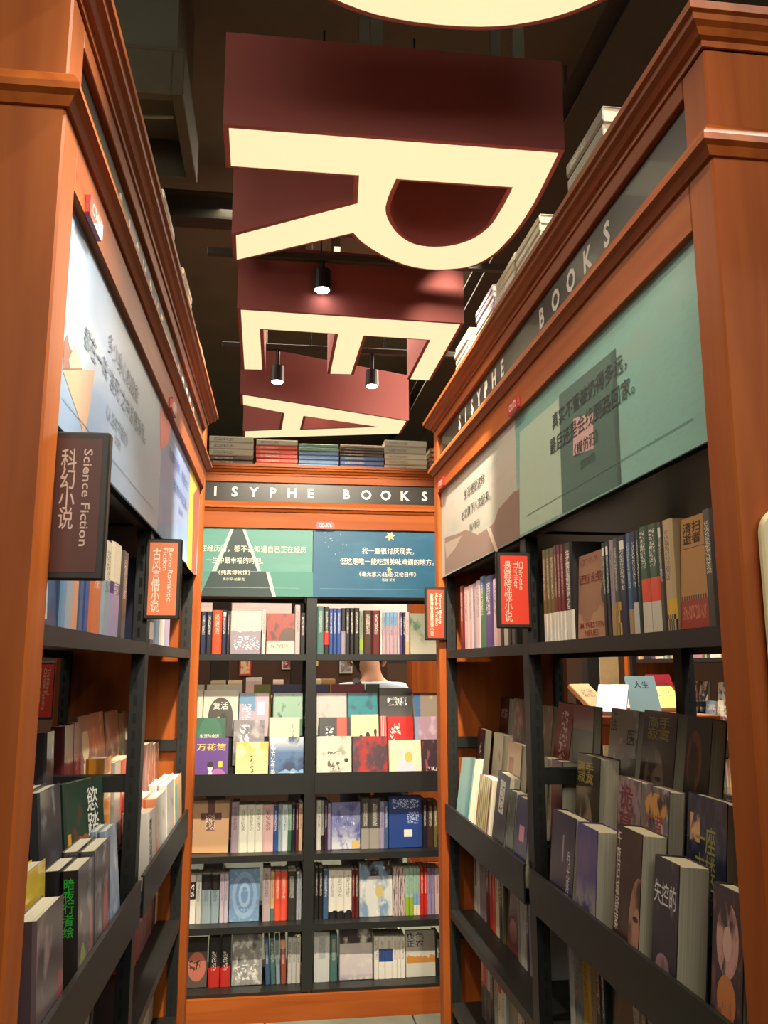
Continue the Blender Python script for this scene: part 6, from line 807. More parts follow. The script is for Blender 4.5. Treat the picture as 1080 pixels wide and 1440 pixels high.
STACKS = [('E', 'stack beside the ice-cream case', -0.4724, -0.2735, 0.02,
  [(0.008, ((222, 84, 60), (), (('t', (232, 226, 210), 0.28, 0.45, 0.72, 0.9, 7, 44, 41),), 0.2), 'thin coral book'), (0.018, ((84, 72, 66), (), (('t', (232, 226, 210), 0.28, 0.45, 0.72, 0.9, 7, 44, 3),), 0.2), 'dark grey-brown book'), (0.018, ((84, 72, 66), (), (('t', (232, 226, 210), 0.28, 0.45, 0.72, 0.9, 7, 44, 3),), 0.2), 'dark grey-brown book'),
   (0.03, ((190, 188, 168), (), (('t', (60, 54, 56), 0.28, 0.45, 0.72, 0.9, 7, 44, 52),), 0.2), 'grey-cream book'), (0.03, ((190, 188, 168), (), (('t', (60, 54, 56), 0.28, 0.45, 0.72, 0.9, 7, 44, 52),), 0.2), 'grey-cream book'), (0.03, ((190, 188, 168), (), (('t', (60, 54, 56), 0.28, 0.45, 0.72, 0.9, 7, 44, 52),), 0.2), 'grey-cream book')]),
 ('E', 'red stack', -0.2636, -0.0742, 0.02,
  [(0.0195, ((222, 84, 60), (), (('t', (232, 226, 210), 0.28, 0.45, 0.72, 0.9, 7, 44, 32),), 0.2), 'coral red book'), (0.0195, ((222, 84, 60), (), (('t', (232, 226, 210), 0.28, 0.45, 0.72, 0.9, 7, 44, 32),), 0.2), 'coral red book'), (0.0195, ((222, 84, 60), (), (('t', (232, 226, 210), 0.28, 0.45, 0.72, 0.9, 7, 44, 32),), 0.2), 'coral red book'),
   (0.0195, ((222, 84, 60), (), (('t', (232, 226, 210), 0.28, 0.45, 0.72, 0.9, 7, 44, 32),), 0.2), 'coral red book'), (0.0195, ((222, 84, 60), (), (('t', (232, 226, 210), 0.28, 0.45, 0.72, 0.9, 7, 44, 32),), 0.2), 'coral red book'), (0.026, ((196, 190, 170), (), (('t', (60, 54, 56), 0.28, 0.45, 0.72, 0.9, 7, 44, 22),), 0.2), 'cream book')]),
 ('E', 'green-blue stack', -0.0712, 0.1136, 0.02,
  [(0.0195, ((84, 128, 180), (), (('t', (60, 54, 56), 0.28, 0.45, 0.72, 0.9, 7, 44, 54),), 0.2), 'sky blue book'), (0.0195, ((84, 128, 180), (), (('t', (60, 54, 56), 0.28, 0.45, 0.72, 0.9, 7, 44, 54),), 0.2), 'sky blue book'), (0.0195, ((84, 128, 180), (), (('t', (60, 54, 56), 0.28, 0.45, 0.72, 0.9, 7, 44, 54),), 0.2), 'sky blue book'),
   (0.0195, ((84, 128, 180), (), (('t', (60, 54, 56), 0.28, 0.45, 0.72, 0.9, 7, 44, 54),), 0.2), 'sky blue book'), (0.0165, ((120, 168, 150), (), (('t', (60, 54, 56), 0.28, 0.45, 0.72, 0.9, 7, 44, 14),), 0.2), 'green and lime book'), (0.0165, ((120, 168, 150), (), (('t', (60, 54, 56), 0.28, 0.45, 0.72, 0.9, 7, 44, 14),), 0.2), 'green and lime book')]),
 ('E', 'brown-blue stack', 0.1168, 0.3204, 0.02,
  [(0.02, ((70, 108, 168), (), (('t', (232, 226, 210), 0.28, 0.45, 0.72, 0.9, 7, 44, 9),), 0.2), 'blue book'), (0.02, ((70, 108, 168), (), (('t', (232, 226, 210), 0.28, 0.45, 0.72, 0.9, 7, 44, 9),), 0.2), 'blue book'), (0.02, ((70, 108, 168), (), (('t', (232, 226, 210), 0.28, 0.45, 0.72, 0.9, 7, 44, 9),), 0.2), 'blue book'),
   (0.013, ((78, 62, 50), (), (('t', (232, 226, 210), 0.28, 0.45, 0.72, 0.9, 7, 44, 47),), 0.2), 'brown book'), (0.013, ((78, 62, 50), (), (('t', (232, 226, 210), 0.28, 0.45, 0.72, 0.9, 7, 44, 47),), 0.2), 'brown book'), (0.013, ((78, 62, 50), (), (('t', (232, 226, 210), 0.28, 0.45, 0.72, 0.9, 7, 44, 47),), 0.2), 'brown book'),
   (0.013, ((190, 176, 150), (), (('t', (60, 54, 56), 0.28, 0.45, 0.72, 0.9, 7, 44, 37),), 0.2), 'cream book')]),
 ('E', 'cream stack', 0.3204, 0.5204, 0.02,
  [(0.026, ((206, 200, 172), (), (('t', (60, 54, 56), 0.28, 0.45, 0.72, 0.9, 7, 44, 9),), 0.2), 'cream book'), (0.026, ((206, 200, 172), (), (('t', (60, 54, 56), 0.28, 0.45, 0.72, 0.9, 7, 44, 9),), 0.2), 'cream book'), (0.025, ((214, 210, 186), (), (('t', (60, 54, 56), 0.28, 0.45, 0.72, 0.9, 7, 44, 41),), 0.2), 'pale cream book'),
   (0.034, ((176, 176, 160), (), (('t', (60, 54, 56), 0.28, 0.45, 0.72, 0.9, 7, 44, 58),), 0.2), 'film-wrapped grey book'), (0.03, ((190, 190, 176), (), (('t', (60, 54, 56), 0.28, 0.45, 0.72, 0.9, 7, 44, 51),), 0.2), 'film-wrapped pale book')]),
 ('E', 'brown stack beside the doorway case', 0.53, 0.68, 0.02,
  [(0.022, ((130, 82, 58), (), (('t', (232, 226, 210), 0.28, 0.45, 0.72, 0.9, 7, 44, 27),), 0.2), 'brown book'), (0.022, ((130, 82, 58), (), (('t', (232, 226, 210), 0.28, 0.45, 0.72, 0.9, 7, 44, 27),), 0.2), 'brown book'), (0.022, ((130, 82, 58), (), (('t', (232, 226, 210), 0.28, 0.45, 0.72, 0.9, 7, 44, 27),), 0.2), 'brown book'),
   (0.022, ((130, 82, 58), (), (('t', (232, 226, 210), 0.28, 0.45, 0.72, 0.9, 7, 44, 27),), 0.2), 'brown book'), (0.022, ((130, 82, 58), (), (('t', (232, 226, 210), 0.28, 0.45, 0.72, 0.9, 7, 44, 27),), 0.2), 'brown book')]),
 ('R', 'large near stack', 0.4, 0.6, 0.018,
  [(0.03, ((196, 190, 166), (), (('t', (60, 54, 56), 0.28, 0.45, 0.72, 0.9, 7, 44, 7),), 0.2), 'cream book'), (0.03, ((196, 190, 166), (), (('t', (60, 54, 56), 0.28, 0.45, 0.72, 0.9, 7, 44, 7),), 0.2), 'cream book'), (0.03, ((196, 190, 166), (), (('t', (60, 54, 56), 0.28, 0.45, 0.72, 0.9, 7, 44, 7),), 0.2), 'cream book'),
   (0.03, ((150, 146, 128), (), (('t', (60, 54, 56), 0.28, 0.45, 0.72, 0.9, 7, 44, 11),), 0.2), 'grey-brown book'), (0.032, ((130, 128, 114), (), (('t', (232, 226, 210), 0.28, 0.45, 0.72, 0.9, 7, 44, 28),), 0.2), 'grey book')]),
 ('R', 'thin dark stack', 0.23, 0.395, 0.016, [(0.022, ((226, 224, 214), (), (('t', (60, 54, 56), 0.28, 0.45, 0.72, 0.9, 7, 44, 24),), 0.2), 'white book'), (0.022, ((226, 224, 214), (), (('t', (60, 54, 56), 0.28, 0.45, 0.72, 0.9, 7, 44, 24),), 0.2), 'white book'), (0.03, ((28, 26, 28), (), (('t', (232, 226, 210), 0.28, 0.45, 0.72, 0.9, 7, 44, 10),), 0.2), 'black book')]),
 ('R', 'striped stack', 0.01, 0.213, 0.02,
  [(0.021, ((206, 200, 172), (), (('t', (60, 54, 56), 0.28, 0.45, 0.72, 0.9, 7, 44, 4),), 0.2), 'cream book'), (0.021, ((206, 200, 172), (), (('t', (60, 54, 56), 0.28, 0.45, 0.72, 0.9, 7, 44, 4),), 0.2), 'cream book'), (0.021, ((206, 200, 172), (), (('t', (60, 54, 56), 0.28, 0.45, 0.72, 0.9, 7, 44, 4),), 0.2), 'cream book'),
   (0.021, ((206, 200, 172), (), (('t', (60, 54, 56), 0.28, 0.45, 0.72, 0.9, 7, 44, 4),), 0.2), 'cream book'), (0.021, ((206, 200, 172), (), (('t', (60, 54, 56), 0.28, 0.45, 0.72, 0.9, 7, 44, 4),), 0.2), 'cream book'), (0.021, ((206, 200, 172), (), (('t', (60, 54, 56), 0.28, 0.45, 0.72, 0.9, 7, 44, 4),), 0.2), 'cream book'),
   (0.021, ((206, 200, 172), (), (('t', (60, 54, 56), 0.28, 0.45, 0.72, 0.9, 7, 44, 4),), 0.2), 'cream book')]),
 ('R', 'cream stack next to the striped one', -0.19, 0.0, 0.02,
  [(0.022, ((196, 150, 96), (), (('t', (60, 54, 56), 0.28, 0.45, 0.72, 0.9, 7, 44, 55),), 0.2), 'tan book'), (0.022, ((196, 150, 96), (), (('t', (60, 54, 56), 0.28, 0.45, 0.72, 0.9, 7, 44, 55),), 0.2), 'tan book'), (0.022, ((196, 150, 96), (), (('t', (60, 54, 56), 0.28, 0.45, 0.72, 0.9, 7, 44, 55),), 0.2), 'tan book'),
   (0.022, ((226, 224, 214), (), (('t', (60, 54, 56), 0.28, 0.45, 0.72, 0.9, 7, 44, 27),), 0.2), 'white book'), (0.022, ((226, 224, 214), (), (('t', (60, 54, 56), 0.28, 0.45, 0.72, 0.9, 7, 44, 27),), 0.2), 'white book'), (0.024, ((200, 190, 150), (), (('t', (60, 54, 56), 0.28, 0.45, 0.72, 0.9, 7, 44, 19),), 0.2), 'straw book'),
   (0.024, ((200, 190, 150), (), (('t', (60, 54, 56), 0.28, 0.45, 0.72, 0.9, 7, 44, 19),), 0.2), 'straw book')]),
 ('R', 'film-wrapped stack', -0.42, -0.215, 0.02,
  [(0.024, ((190, 176, 140), (), (('t', (60, 54, 56), 0.28, 0.45, 0.72, 0.9, 7, 44, 10),), 0.2), 'straw book'), (0.024, ((190, 176, 140), (), (('t', (60, 54, 56), 0.28, 0.45, 0.72, 0.9, 7, 44, 10),), 0.2), 'straw book'), (0.024, ((190, 176, 140), (), (('t', (60, 54, 56), 0.28, 0.45, 0.72, 0.9, 7, 44, 10),), 0.2), 'straw book'),
   (0.024, ((190, 176, 140), (), (('t', (60, 54, 56), 0.28, 0.45, 0.72, 0.9, 7, 44, 10),), 0.2), 'straw book'), (0.018, ((170, 160, 170), (), (('t', (60, 54, 56), 0.28, 0.45, 0.72, 0.9, 7, 44, 30),), 0.2), 'film-wrapped lilac book'), (0.018, ((170, 160, 170), (), (('t', (60, 54, 56), 0.28, 0.45, 0.72, 0.9, 7, 44, 30),), 0.2), 'film-wrapped lilac book'),
   (0.018, ((170, 160, 170), (), (('t', (60, 54, 56), 0.28, 0.45, 0.72, 0.9, 7, 44, 30),), 0.2), 'film-wrapped lilac book'), (0.018, ((170, 160, 170), (), (('t', (60, 54, 56), 0.28, 0.45, 0.72, 0.9, 7, 44, 30),), 0.2), 'film-wrapped lilac book')]),
 ('R', 'grey far stack', -0.72, -0.53, 0.02,
  [(0.021, ((176, 176, 166), (), (('t', (60, 54, 56), 0.28, 0.45, 0.72, 0.9, 7, 44, 60),), 0.2), 'grey-white book'), (0.021, ((176, 176, 166), (), (('t', (60, 54, 56), 0.28, 0.45, 0.72, 0.9, 7, 44, 60),), 0.2), 'grey-white book'), (0.021, ((176, 176, 166), (), (('t', (60, 54, 56), 0.28, 0.45, 0.72, 0.9, 7, 44, 60),), 0.2), 'grey-white book'),
   (0.021, ((176, 176, 166), (), (('t', (60, 54, 56), 0.28, 0.45, 0.72, 0.9, 7, 44, 60),), 0.2), 'grey-white book'), (0.021, ((176, 176, 166), (), (('t', (60, 54, 56), 0.28, 0.45, 0.72, 0.9, 7, 44, 60),), 0.2), 'grey-white book'), (0.021, ((176, 176, 166), (), (('t', (60, 54, 56), 0.28, 0.45, 0.72, 0.9, 7, 44, 60),), 0.2), 'grey-white book'),
   (0.021, ((176, 176, 166), (), (('t', (60, 54, 56), 0.28, 0.45, 0.72, 0.9, 7, 44, 60),), 0.2), 'grey-white book'), (0.021, ((176, 176, 166), (), (('t', (60, 54, 56), 0.28, 0.45, 0.72, 0.9, 7, 44, 60),), 0.2), 'grey-white book')]),
 ('R', 'low near stack', 0.8, 0.97, 0.02, [(0.03, ((226, 224, 214), (), (('t', (60, 54, 56), 0.28, 0.45, 0.72, 0.9, 7, 44, 40),), 0.2), 'white book'), (0.03, ((226, 224, 214), (), (('t', (60, 54, 56), 0.28, 0.45, 0.72, 0.9, 7, 44, 40),), 0.2), 'white book')]),
 ('L', 'pink near stack', -0.62, -0.43, 0.014,
  [(0.024, ((196, 160, 156), (), (('t', (60, 54, 56), 0.28, 0.45, 0.72, 0.9, 7, 44, 55),), 0.2), 'pale pink book'), (0.024, ((196, 160, 156), (), (('t', (60, 54, 56), 0.28, 0.45, 0.72, 0.9, 7, 44, 55),), 0.2), 'pale pink book'), (0.024, ((196, 160, 156), (), (('t', (60, 54, 56), 0.28, 0.45, 0.72, 0.9, 7, 44, 55),), 0.2), 'pale pink book'),
   (0.024, ((196, 160, 156), (), (('t', (60, 54, 56), 0.28, 0.45, 0.72, 0.9, 7, 44, 55),), 0.2), 'pale pink book'), (0.022, ((226, 224, 214), (), (('t', (60, 54, 56), 0.28, 0.45, 0.72, 0.9, 7, 44, 11),), 0.2), 'white book'), (0.022, ((226, 224, 214), (), (('t', (60, 54, 56), 0.28, 0.45, 0.72, 0.9, 7, 44, 11),), 0.2), 'white book'),
   (0.022, ((226, 224, 214), (), (('t', (60, 54, 56), 0.28, 0.45, 0.72, 0.9, 7, 44, 11),), 0.2), 'white book'), (0.022, ((226, 224, 214), (), (('t', (60, 54, 56), 0.28, 0.45, 0.72, 0.9, 7, 44, 11),), 0.2), 'white book')]),
 ('L', 'blue-grey stack', -0.385, -0.16, 0.014,
  [(0.024, ((226, 224, 214), (), (('t', (60, 54, 56), 0.28, 0.45, 0.72, 0.9, 7, 44, 34),), 0.2), 'white book'), (0.024, ((226, 224, 214), (), (('t', (60, 54, 56), 0.28, 0.45, 0.72, 0.9, 7, 44, 34),), 0.2), 'white book'), (0.024, ((226, 224, 214), (), (('t', (60, 54, 56), 0.28, 0.45, 0.72, 0.9, 7, 44, 34),), 0.2), 'white book'),
   (0.024, ((226, 224, 214), (), (('t', (60, 54, 56), 0.28, 0.45, 0.72, 0.9, 7, 44, 34),), 0.2), 'white book'), (0.023, ((176, 186, 206), (), (('t', (60, 54, 56), 0.28, 0.45, 0.72, 0.9, 7, 44, 30),), 0.2), 'pale blue book'), (0.023, ((176, 186, 206), (), (('t', (60, 54, 56), 0.28, 0.45, 0.72, 0.9, 7, 44, 30),), 0.2), 'pale blue book'),
   (0.023, ((176, 186, 206), (), (('t', (60, 54, 56), 0.28, 0.45, 0.72, 0.9, 7, 44, 30),), 0.2), 'pale blue book'), (0.023, ((176, 186, 206), (), (('t', (60, 54, 56), 0.28, 0.45, 0.72, 0.9, 7, 44, 30),), 0.2), 'pale blue book')]),
 ('L', 'all-cream stack', -0.12, 0.09, 0.014,
  [(0.025, ((206, 200, 176), (), (('t', (60, 54, 56), 0.28, 0.45, 0.72, 0.9, 7, 44, 32),), 0.2), 'cream book'), (0.025, ((206, 200, 176), (), (('t', (60, 54, 56), 0.28, 0.45, 0.72, 0.9, 7, 44, 32),), 0.2), 'cream book'), (0.025, ((206, 200, 176), (), (('t', (60, 54, 56), 0.28, 0.45, 0.72, 0.9, 7, 44, 32),), 0.2), 'cream book'),
   (0.025, ((206, 200, 176), (), (('t', (60, 54, 56), 0.28, 0.45, 0.72, 0.9, 7, 44, 32),), 0.2), 'cream book'), (0.025, ((206, 200, 176), (), (('t', (60, 54, 56), 0.28, 0.45, 0.72, 0.9, 7, 44, 32),), 0.2), 'cream book'), (0.025, ((206, 200, 176), (), (('t', (60, 54, 56), 0.28, 0.45, 0.72, 0.9, 7, 44, 32),), 0.2), 'cream book'),
   (0.025, ((206, 200, 176), (), (('t', (60, 54, 56), 0.28, 0.45, 0.72, 0.9, 7, 44, 32),), 0.2), 'cream book'), (0.025, ((206, 200, 176), (), (('t', (60, 54, 56), 0.28, 0.45, 0.72, 0.9, 7, 44, 32),), 0.2), 'cream book')]),
 ('L', 'white stack', 0.31, 0.52, 0.014,
  [(0.025, ((190, 190, 182), (), (('t', (60, 54, 56), 0.28, 0.45, 0.72, 0.9, 7, 44, 45),), 0.2), 'grey-white book'), (0.025, ((190, 190, 182), (), (('t', (60, 54, 56), 0.28, 0.45, 0.72, 0.9, 7, 44, 45),), 0.2), 'grey-white book'), (0.025, ((190, 190, 182), (), (('t', (60, 54, 56), 0.28, 0.45, 0.72, 0.9, 7, 44, 45),), 0.2), 'grey-white book'),
   (0.025, ((190, 190, 182), (), (('t', (60, 54, 56), 0.28, 0.45, 0.72, 0.9, 7, 44, 45),), 0.2), 'grey-white book'), (0.025, ((190, 190, 182), (), (('t', (60, 54, 56), 0.28, 0.45, 0.72, 0.9, 7, 44, 45),), 0.2), 'grey-white book'), (0.022, ((222, 212, 182), (), (('t', (60, 54, 56), 0.28, 0.45, 0.72, 0.9, 7, 44, 47),), 0.2), 'cream book'),
   (0.022, ((222, 212, 182), (), (('t', (60, 54, 56), 0.28, 0.45, 0.72, 0.9, 7, 44, 47),), 0.2), 'cream book'), (0.022, ((222, 212, 182), (), (('t', (60, 54, 56), 0.28, 0.45, 0.72, 0.9, 7, 44, 47),), 0.2), 'cream book'), (0.022, ((222, 212, 182), (), (('t', (60, 54, 56), 0.28, 0.45, 0.72, 0.9, 7, 44, 47),), 0.2), 'cream book')]),
 ('L', 'straw far stack', 0.6, 0.78, 0.014,
  [(0.022, ((206, 196, 160), (), (('t', (60, 54, 56), 0.28, 0.45, 0.72, 0.9, 7, 44, 21),), 0.2), 'straw book'), (0.022, ((206, 196, 160), (), (('t', (60, 54, 56), 0.28, 0.45, 0.72, 0.9, 7, 44, 21),), 0.2), 'straw book'), (0.022, ((206, 196, 160), (), (('t', (60, 54, 56), 0.28, 0.45, 0.72, 0.9, 7, 44, 21),), 0.2), 'straw book'),
   (0.022, ((206, 196, 160), (), (('t', (60, 54, 56), 0.28, 0.45, 0.72, 0.9, 7, 44, 21),), 0.2), 'straw book'), (0.022, ((206, 196, 160), (), (('t', (60, 54, 56), 0.28, 0.45, 0.72, 0.9, 7, 44, 21),), 0.2), 'straw book'), (0.022, ((206, 196, 160), (), (('t', (60, 54, 56), 0.28, 0.45, 0.72, 0.9, 7, 44, 21),), 0.2), 'straw book'),
   (0.022, ((206, 196, 160), (), (('t', (60, 54, 56), 0.28, 0.45, 0.72, 0.9, 7, 44, 21),), 0.2), 'straw book'), (0.022, ((206, 196, 160), (), (('t', (60, 54, 56), 0.28, 0.45, 0.72, 0.9, 7, 44, 21),), 0.2), 'straw book')]),
 ('L', 'farthest stack', 0.8, 0.97, 0.012,
  [(0.022, ((180, 170, 150), (), (('t', (60, 54, 56), 0.28, 0.45, 0.72, 0.9, 7, 44, 31),), 0.2), 'dull cream book'), (0.022, ((180, 170, 150), (), (('t', (60, 54, 56), 0.28, 0.45, 0.72, 0.9, 7, 44, 31),), 0.2), 'dull cream book'), (0.022, ((180, 170, 150), (), (('t', (60, 54, 56), 0.28, 0.45, 0.72, 0.9, 7, 44, 31),), 0.2), 'dull cream book'),
   (0.022, ((180, 170, 150), (), (('t', (60, 54, 56), 0.28, 0.45, 0.72, 0.9, 7, 44, 31),), 0.2), 'dull cream book'), (0.022, ((180, 170, 150), (), (('t', (60, 54, 56), 0.28, 0.45, 0.72, 0.9, 7, 44, 31),), 0.2), 'dull cream book'), (0.022, ((180, 170, 150), (), (('t', (60, 54, 56), 0.28, 0.45, 0.72, 0.9, 7, 44, 31),), 0.2), 'dull cream book'),
   (0.022, ((180, 170, 150), (), (('t', (60, 54, 56), 0.28, 0.45, 0.72, 0.9, 7, 44, 31),), 0.2), 'dull cream book'), (0.022, ((180, 170, 150), (), (('t', (60, 54, 56), 0.28, 0.45, 0.72, 0.9, 7, 44, 31),), 0.2), 'dull cream book')])]
LETTERS = {'A': ([(-0.223, 5.3), (0.89, 5.754), (0.883, 6.074), (-0.24, 6.344), (-0.234, 6.164), (0.027, 6.093), (0.044, 5.652), (-0.227, 5.497)], [[(0.172, 5.703), (0.743, 5.924), (0.158, 6.076)]]),
 'E': ([(-0.188, 3.966), (0.896, 4.01), (0.89, 4.867), (0.78, 4.86), (0.788, 4.225), (0.43, 4.209), (0.419, 4.815), (0.299, 4.821), (0.3, 4.201), (-0.102, 4.184), (-0.097, 4.8), (-0.197, 4.804)], []),
 'O': ([(0.93, 1.48), (0.928, 1.542), (0.923, 1.593), (0.914, 1.641), (0.902, 1.685), (0.887, 1.726), (0.868, 1.765), (0.846, 1.801), (0.82, 1.834), (0.792, 1.865), (0.761, 1.892), (0.727, 1.917), (0.69, 1.939), (0.651, 1.957), (0.608, 1.973), (0.564, 1.985), (0.516, 1.993), (0.464, 1.998), (0.4, 2.0), (0.336, 1.998), (0.284, 1.993), (0.236, 1.985), (0.192, 1.973), (0.149, 1.957), (0.11, 1.939),
        (0.073, 1.917), (0.039, 1.892), (0.008, 1.865), (-0.02, 1.834), (-0.046, 1.801), (-0.068, 1.765), (-0.087, 1.726), (-0.102, 1.685), (-0.114, 1.641), (-0.123, 1.593), (-0.128, 1.542), (-0.13, 1.48), (-0.128, 1.418), (-0.123, 1.367), (-0.114, 1.319), (-0.102, 1.275), (-0.087, 1.234), (-0.068, 1.195), (-0.046, 1.159), (-0.02, 1.126), (0.008, 1.095), (0.039, 1.068), (0.073, 1.043),
        (0.11, 1.021), (0.149, 1.003), (0.192, 0.987), (0.236, 0.975), (0.284, 0.967), (0.336, 0.962), (0.4, 0.96), (0.464, 0.962), (0.516, 0.967), (0.564, 0.975), (0.608, 0.987), (0.651, 1.003), (0.69, 1.021), (0.727, 1.043), (0.761, 1.068), (0.792, 1.095), (0.82, 1.126), (0.846, 1.159), (0.868, 1.195), (0.887, 1.234), (0.902, 1.275), (0.914, 1.319), (0.923, 1.367), (0.928, 1.418)],
       [[(0.707, 1.48), (0.706, 1.511), (0.703, 1.536), (0.698, 1.56), (0.691, 1.582), (0.682, 1.603), (0.671, 1.622), (0.659, 1.64), (0.644, 1.657), (0.627, 1.672), (0.609, 1.686), (0.59, 1.699), (0.568, 1.71), (0.546, 1.719), (0.521, 1.727), (0.495, 1.732), (0.467, 1.736), (0.437, 1.739), (0.4, 1.74), (0.363, 1.739), (0.333, 1.736), (0.305, 1.732), (0.279, 1.727), (0.254, 1.719), (0.232, 1.71),
         (0.21, 1.699), (0.191, 1.686), (0.173, 1.672), (0.156, 1.657), (0.141, 1.64), (0.129, 1.622), (0.118, 1.603), (0.109, 1.582), (0.102, 1.56), (0.097, 1.536), (0.094, 1.511), (0.093, 1.48), (0.094, 1.449), (0.097, 1.424), (0.102, 1.4), (0.109, 1.378), (0.118, 1.357), (0.129, 1.338), (0.141, 1.32), (0.156, 1.303), (0.173, 1.288), (0.191, 1.274), (0.21, 1.261), (0.232, 1.25), (0.254, 1.241),
         (0.279, 1.234), (0.305, 1.228), (0.333, 1.224), (0.363, 1.221), (0.4, 1.22), (0.437, 1.221), (0.467, 1.224), (0.495, 1.228), (0.521, 1.234), (0.546, 1.241), (0.568, 1.25), (0.59, 1.261), (0.609, 1.274), (0.627, 1.288), (0.644, 1.303), (0.659, 1.32), (0.671, 1.338), (0.682, 1.357), (0.691, 1.378), (0.698, 1.4), (0.703, 1.424), (0.706, 1.449)]]),
 'R': ([(-0.175, 2.531), (0.911, 2.53), (0.917, 2.68), (0.919, 2.722), (0.921, 2.784), (0.922, 2.846), (0.921, 2.899), (0.919, 2.952), (0.916, 3.004), (0.911, 3.056), (0.905, 3.108), (0.897, 3.156), (0.889, 3.198), (0.88, 3.235), (0.867, 3.271), (0.852, 3.305), (0.834, 3.336), (0.813, 3.362), (0.788, 3.382), (0.76, 3.396), (0.729, 3.406), (0.695, 3.415), (0.658, 3.42), (0.622, 3.42),
        (0.589, 3.414), (0.556, 3.405), (0.525, 3.392), (0.496, 3.376), (0.468, 3.357), (0.441, 3.337), (0.414, 3.314), (0.388, 3.289), (0.364, 3.265), (0.344, 3.242), (0.326, 3.22), (0.314, 3.205), (0.28, 3.145), (-0.186, 3.435), (-0.181, 3.232), (0.276, 2.932), (0.263, 2.74), (-0.178, 2.738)],
       [[(0.394, 2.746), (0.818, 2.747), (0.818, 2.768), (0.819, 2.799), (0.818, 2.834), (0.818, 2.872), (0.816, 2.913), (0.814, 2.952), (0.812, 2.984), (0.809, 3.012), (0.803, 3.04), (0.794, 3.071), (0.782, 3.102), (0.768, 3.13), (0.752, 3.154), (0.733, 3.174), (0.714, 3.191), (0.693, 3.205), (0.67, 3.216), (0.647, 3.223), (0.622, 3.228), (0.597, 3.229), (0.573, 3.226), (0.552, 3.221),
         (0.531, 3.212), (0.51, 3.198), (0.489, 3.178), (0.467, 3.153), (0.447, 3.124), (0.43, 3.093), (0.413, 3.058), (0.4, 3.025), (0.391, 2.996), (0.385, 2.968), (0.381, 2.939), (0.381, 2.903), (0.382, 2.866), (0.384, 2.84)]])}
LETTER_E = .95
TABLEBOOKS = [(1.672, 4.3, 0.5, 0.9, (206, 176, 130), 'tan book leaning on the display table', None), (1.646, 4.15, -0.5, 0.9, (96, 120, 160), 'pale blue book leaning open on the display table', None), (1.872, 4.5, -0.4, 0.95, (176, 190, 110), 'lime book lying tilted on the display table', None),
 (1.877, 4.25, -0.15, 0.55, (150, 190, 206), 'light blue book with black brush title, standing on the display table', [('人生', 0.5, 0.75, 0.5, 0.2, (40, 40, 44))]), (2.205, 4.7, 0.1, 0.5, (170, 40, 60), 'crimson book on the display table, behind the light blue one', None), (2.113, 4.45, 0.0, 1.0, (206, 200, 40), 'yellow book lying at the end of the display table', None)]
BOXSTACK = [(-0.339, 1.222, 0.087, 0.101, (170, 160, 130), 'small cream box-set on the long table, first from the aisle post'), (-0.233, 1.222, 0.087, 0.101, (196, 180, 146), 'small cream box-set on the long table, second from the aisle post'), (-0.114, 1.222, 0.101, 0.118, (196, 190, 186), 'white box-set on the long table'),
 (0.038, 1.222, 0.066, 0.104, (206, 196, 180), 'white book pile on the long table near the black post'), (0.357, 1.222, 0.086, 0.108, (150, 120, 70), 'brown box-set on the long table beside the person'), (0.28, 1.222, 0.058, 0.108, (190, 184, 160), 'cream box-set on the long table')]
TRACKS = [(3.9, -0.35, 1.2, 3.34), (5.12, -0.35, 1.2, 3.34)]
LAMPS = [(0.198, 3.9, 3.193, 0.1, 3.5, 'track spotlight glowing between the letters R and E'), (-0.008, 5.12, 3.134, -0.1, 5.9, 'track spotlight glowing in front of the foot of letter A'), (0.577, 5.12, 3.131, 0.6, 5.9, 'track spotlight glowing in front of the top of letter A')]
LAMPTOP = [3.34, 3.34, 3.34]


# ---------------------------------------------------------------- the three bookcases
UNIT['E'] = TR(.1673, 3.8, 0) @ RZ(.0073)
UNIT['R'] = TR(.5693, 1.9992, 0) @ RZ(-PI / 2 + .0034)
UNIT['L'] = TR(-.2569, 2.0013, 0) @ RZ(PI / 2 - .0101)
POSTERN = {'EL': 'green road poster', 'ER': 'blue star poster', 'RF': 'brown mountain poster', 'RN': 'teal doorway poster', 'LN': 'ice-cream poster', 'LF': 'coral-patch poster'}
uE = build_unit(UNIT['E'], 'stained wood and black steel bookcase closing the end of the aisle')
uR = build_unit(UNIT['R'], 'stained wood bookcase with the teal doorway poster and mountain poster', pitch=1)
uL = build_unit(UNIT['L'], 'stained wood bookcase with the pale blue ice-cream poster', pitch=1)
P_EL = art((84, 142, 132), (('n', (94, 150, 140), 2, .5, 3),), coat=.05, name='poster_print')
P_ER = art((26, 90, 122), (('n', (38, 104, 134), 3, .52, 5), ), coat=.05, name='poster_print')
P_RF = art((168, 170, 160), (('g', (182, 178, 170), .2, .7), ('n', (160, 164, 156), 3, .55, 2)), coat=.05, name='poster_print')
P_RN = art((104, 158, 154), (('h', (124, 174, 168), .35, .5), ('n', (124, 168, 160), 40, .5, 2), ('n', (130, 168, 160), 3, .5, 7)), coat=.05, name='poster_print')
P_LN = art((132, 164, 204), (('n', (156, 182, 210), 2.2, .48, 3), ('h', (166, 186, 208), .3, .8)), coat=.05, name='poster_print')
P_LF = art((120, 148, 196), (('g', (150, 176, 214), .6, .05), ('n', (130, 158, 204), 3, .5, 3)), coat=.05, name='poster_print')
pEL = poster(uE, -A + .001, -.001, P_EL, lab='green poster with a dark road and white Chinese quote')
pER = poster(uE, .001, A - .001, P_ER, lab='deep blue poster with yellow stars and white Chinese quote')
pRF = poster(uR, -A + .001, -.001, P_RF, lab='grey poster with brown mountains')
pRN = poster(uR, .001, A - .001, P_RN, lab='pale teal poster with a dark green doorway')
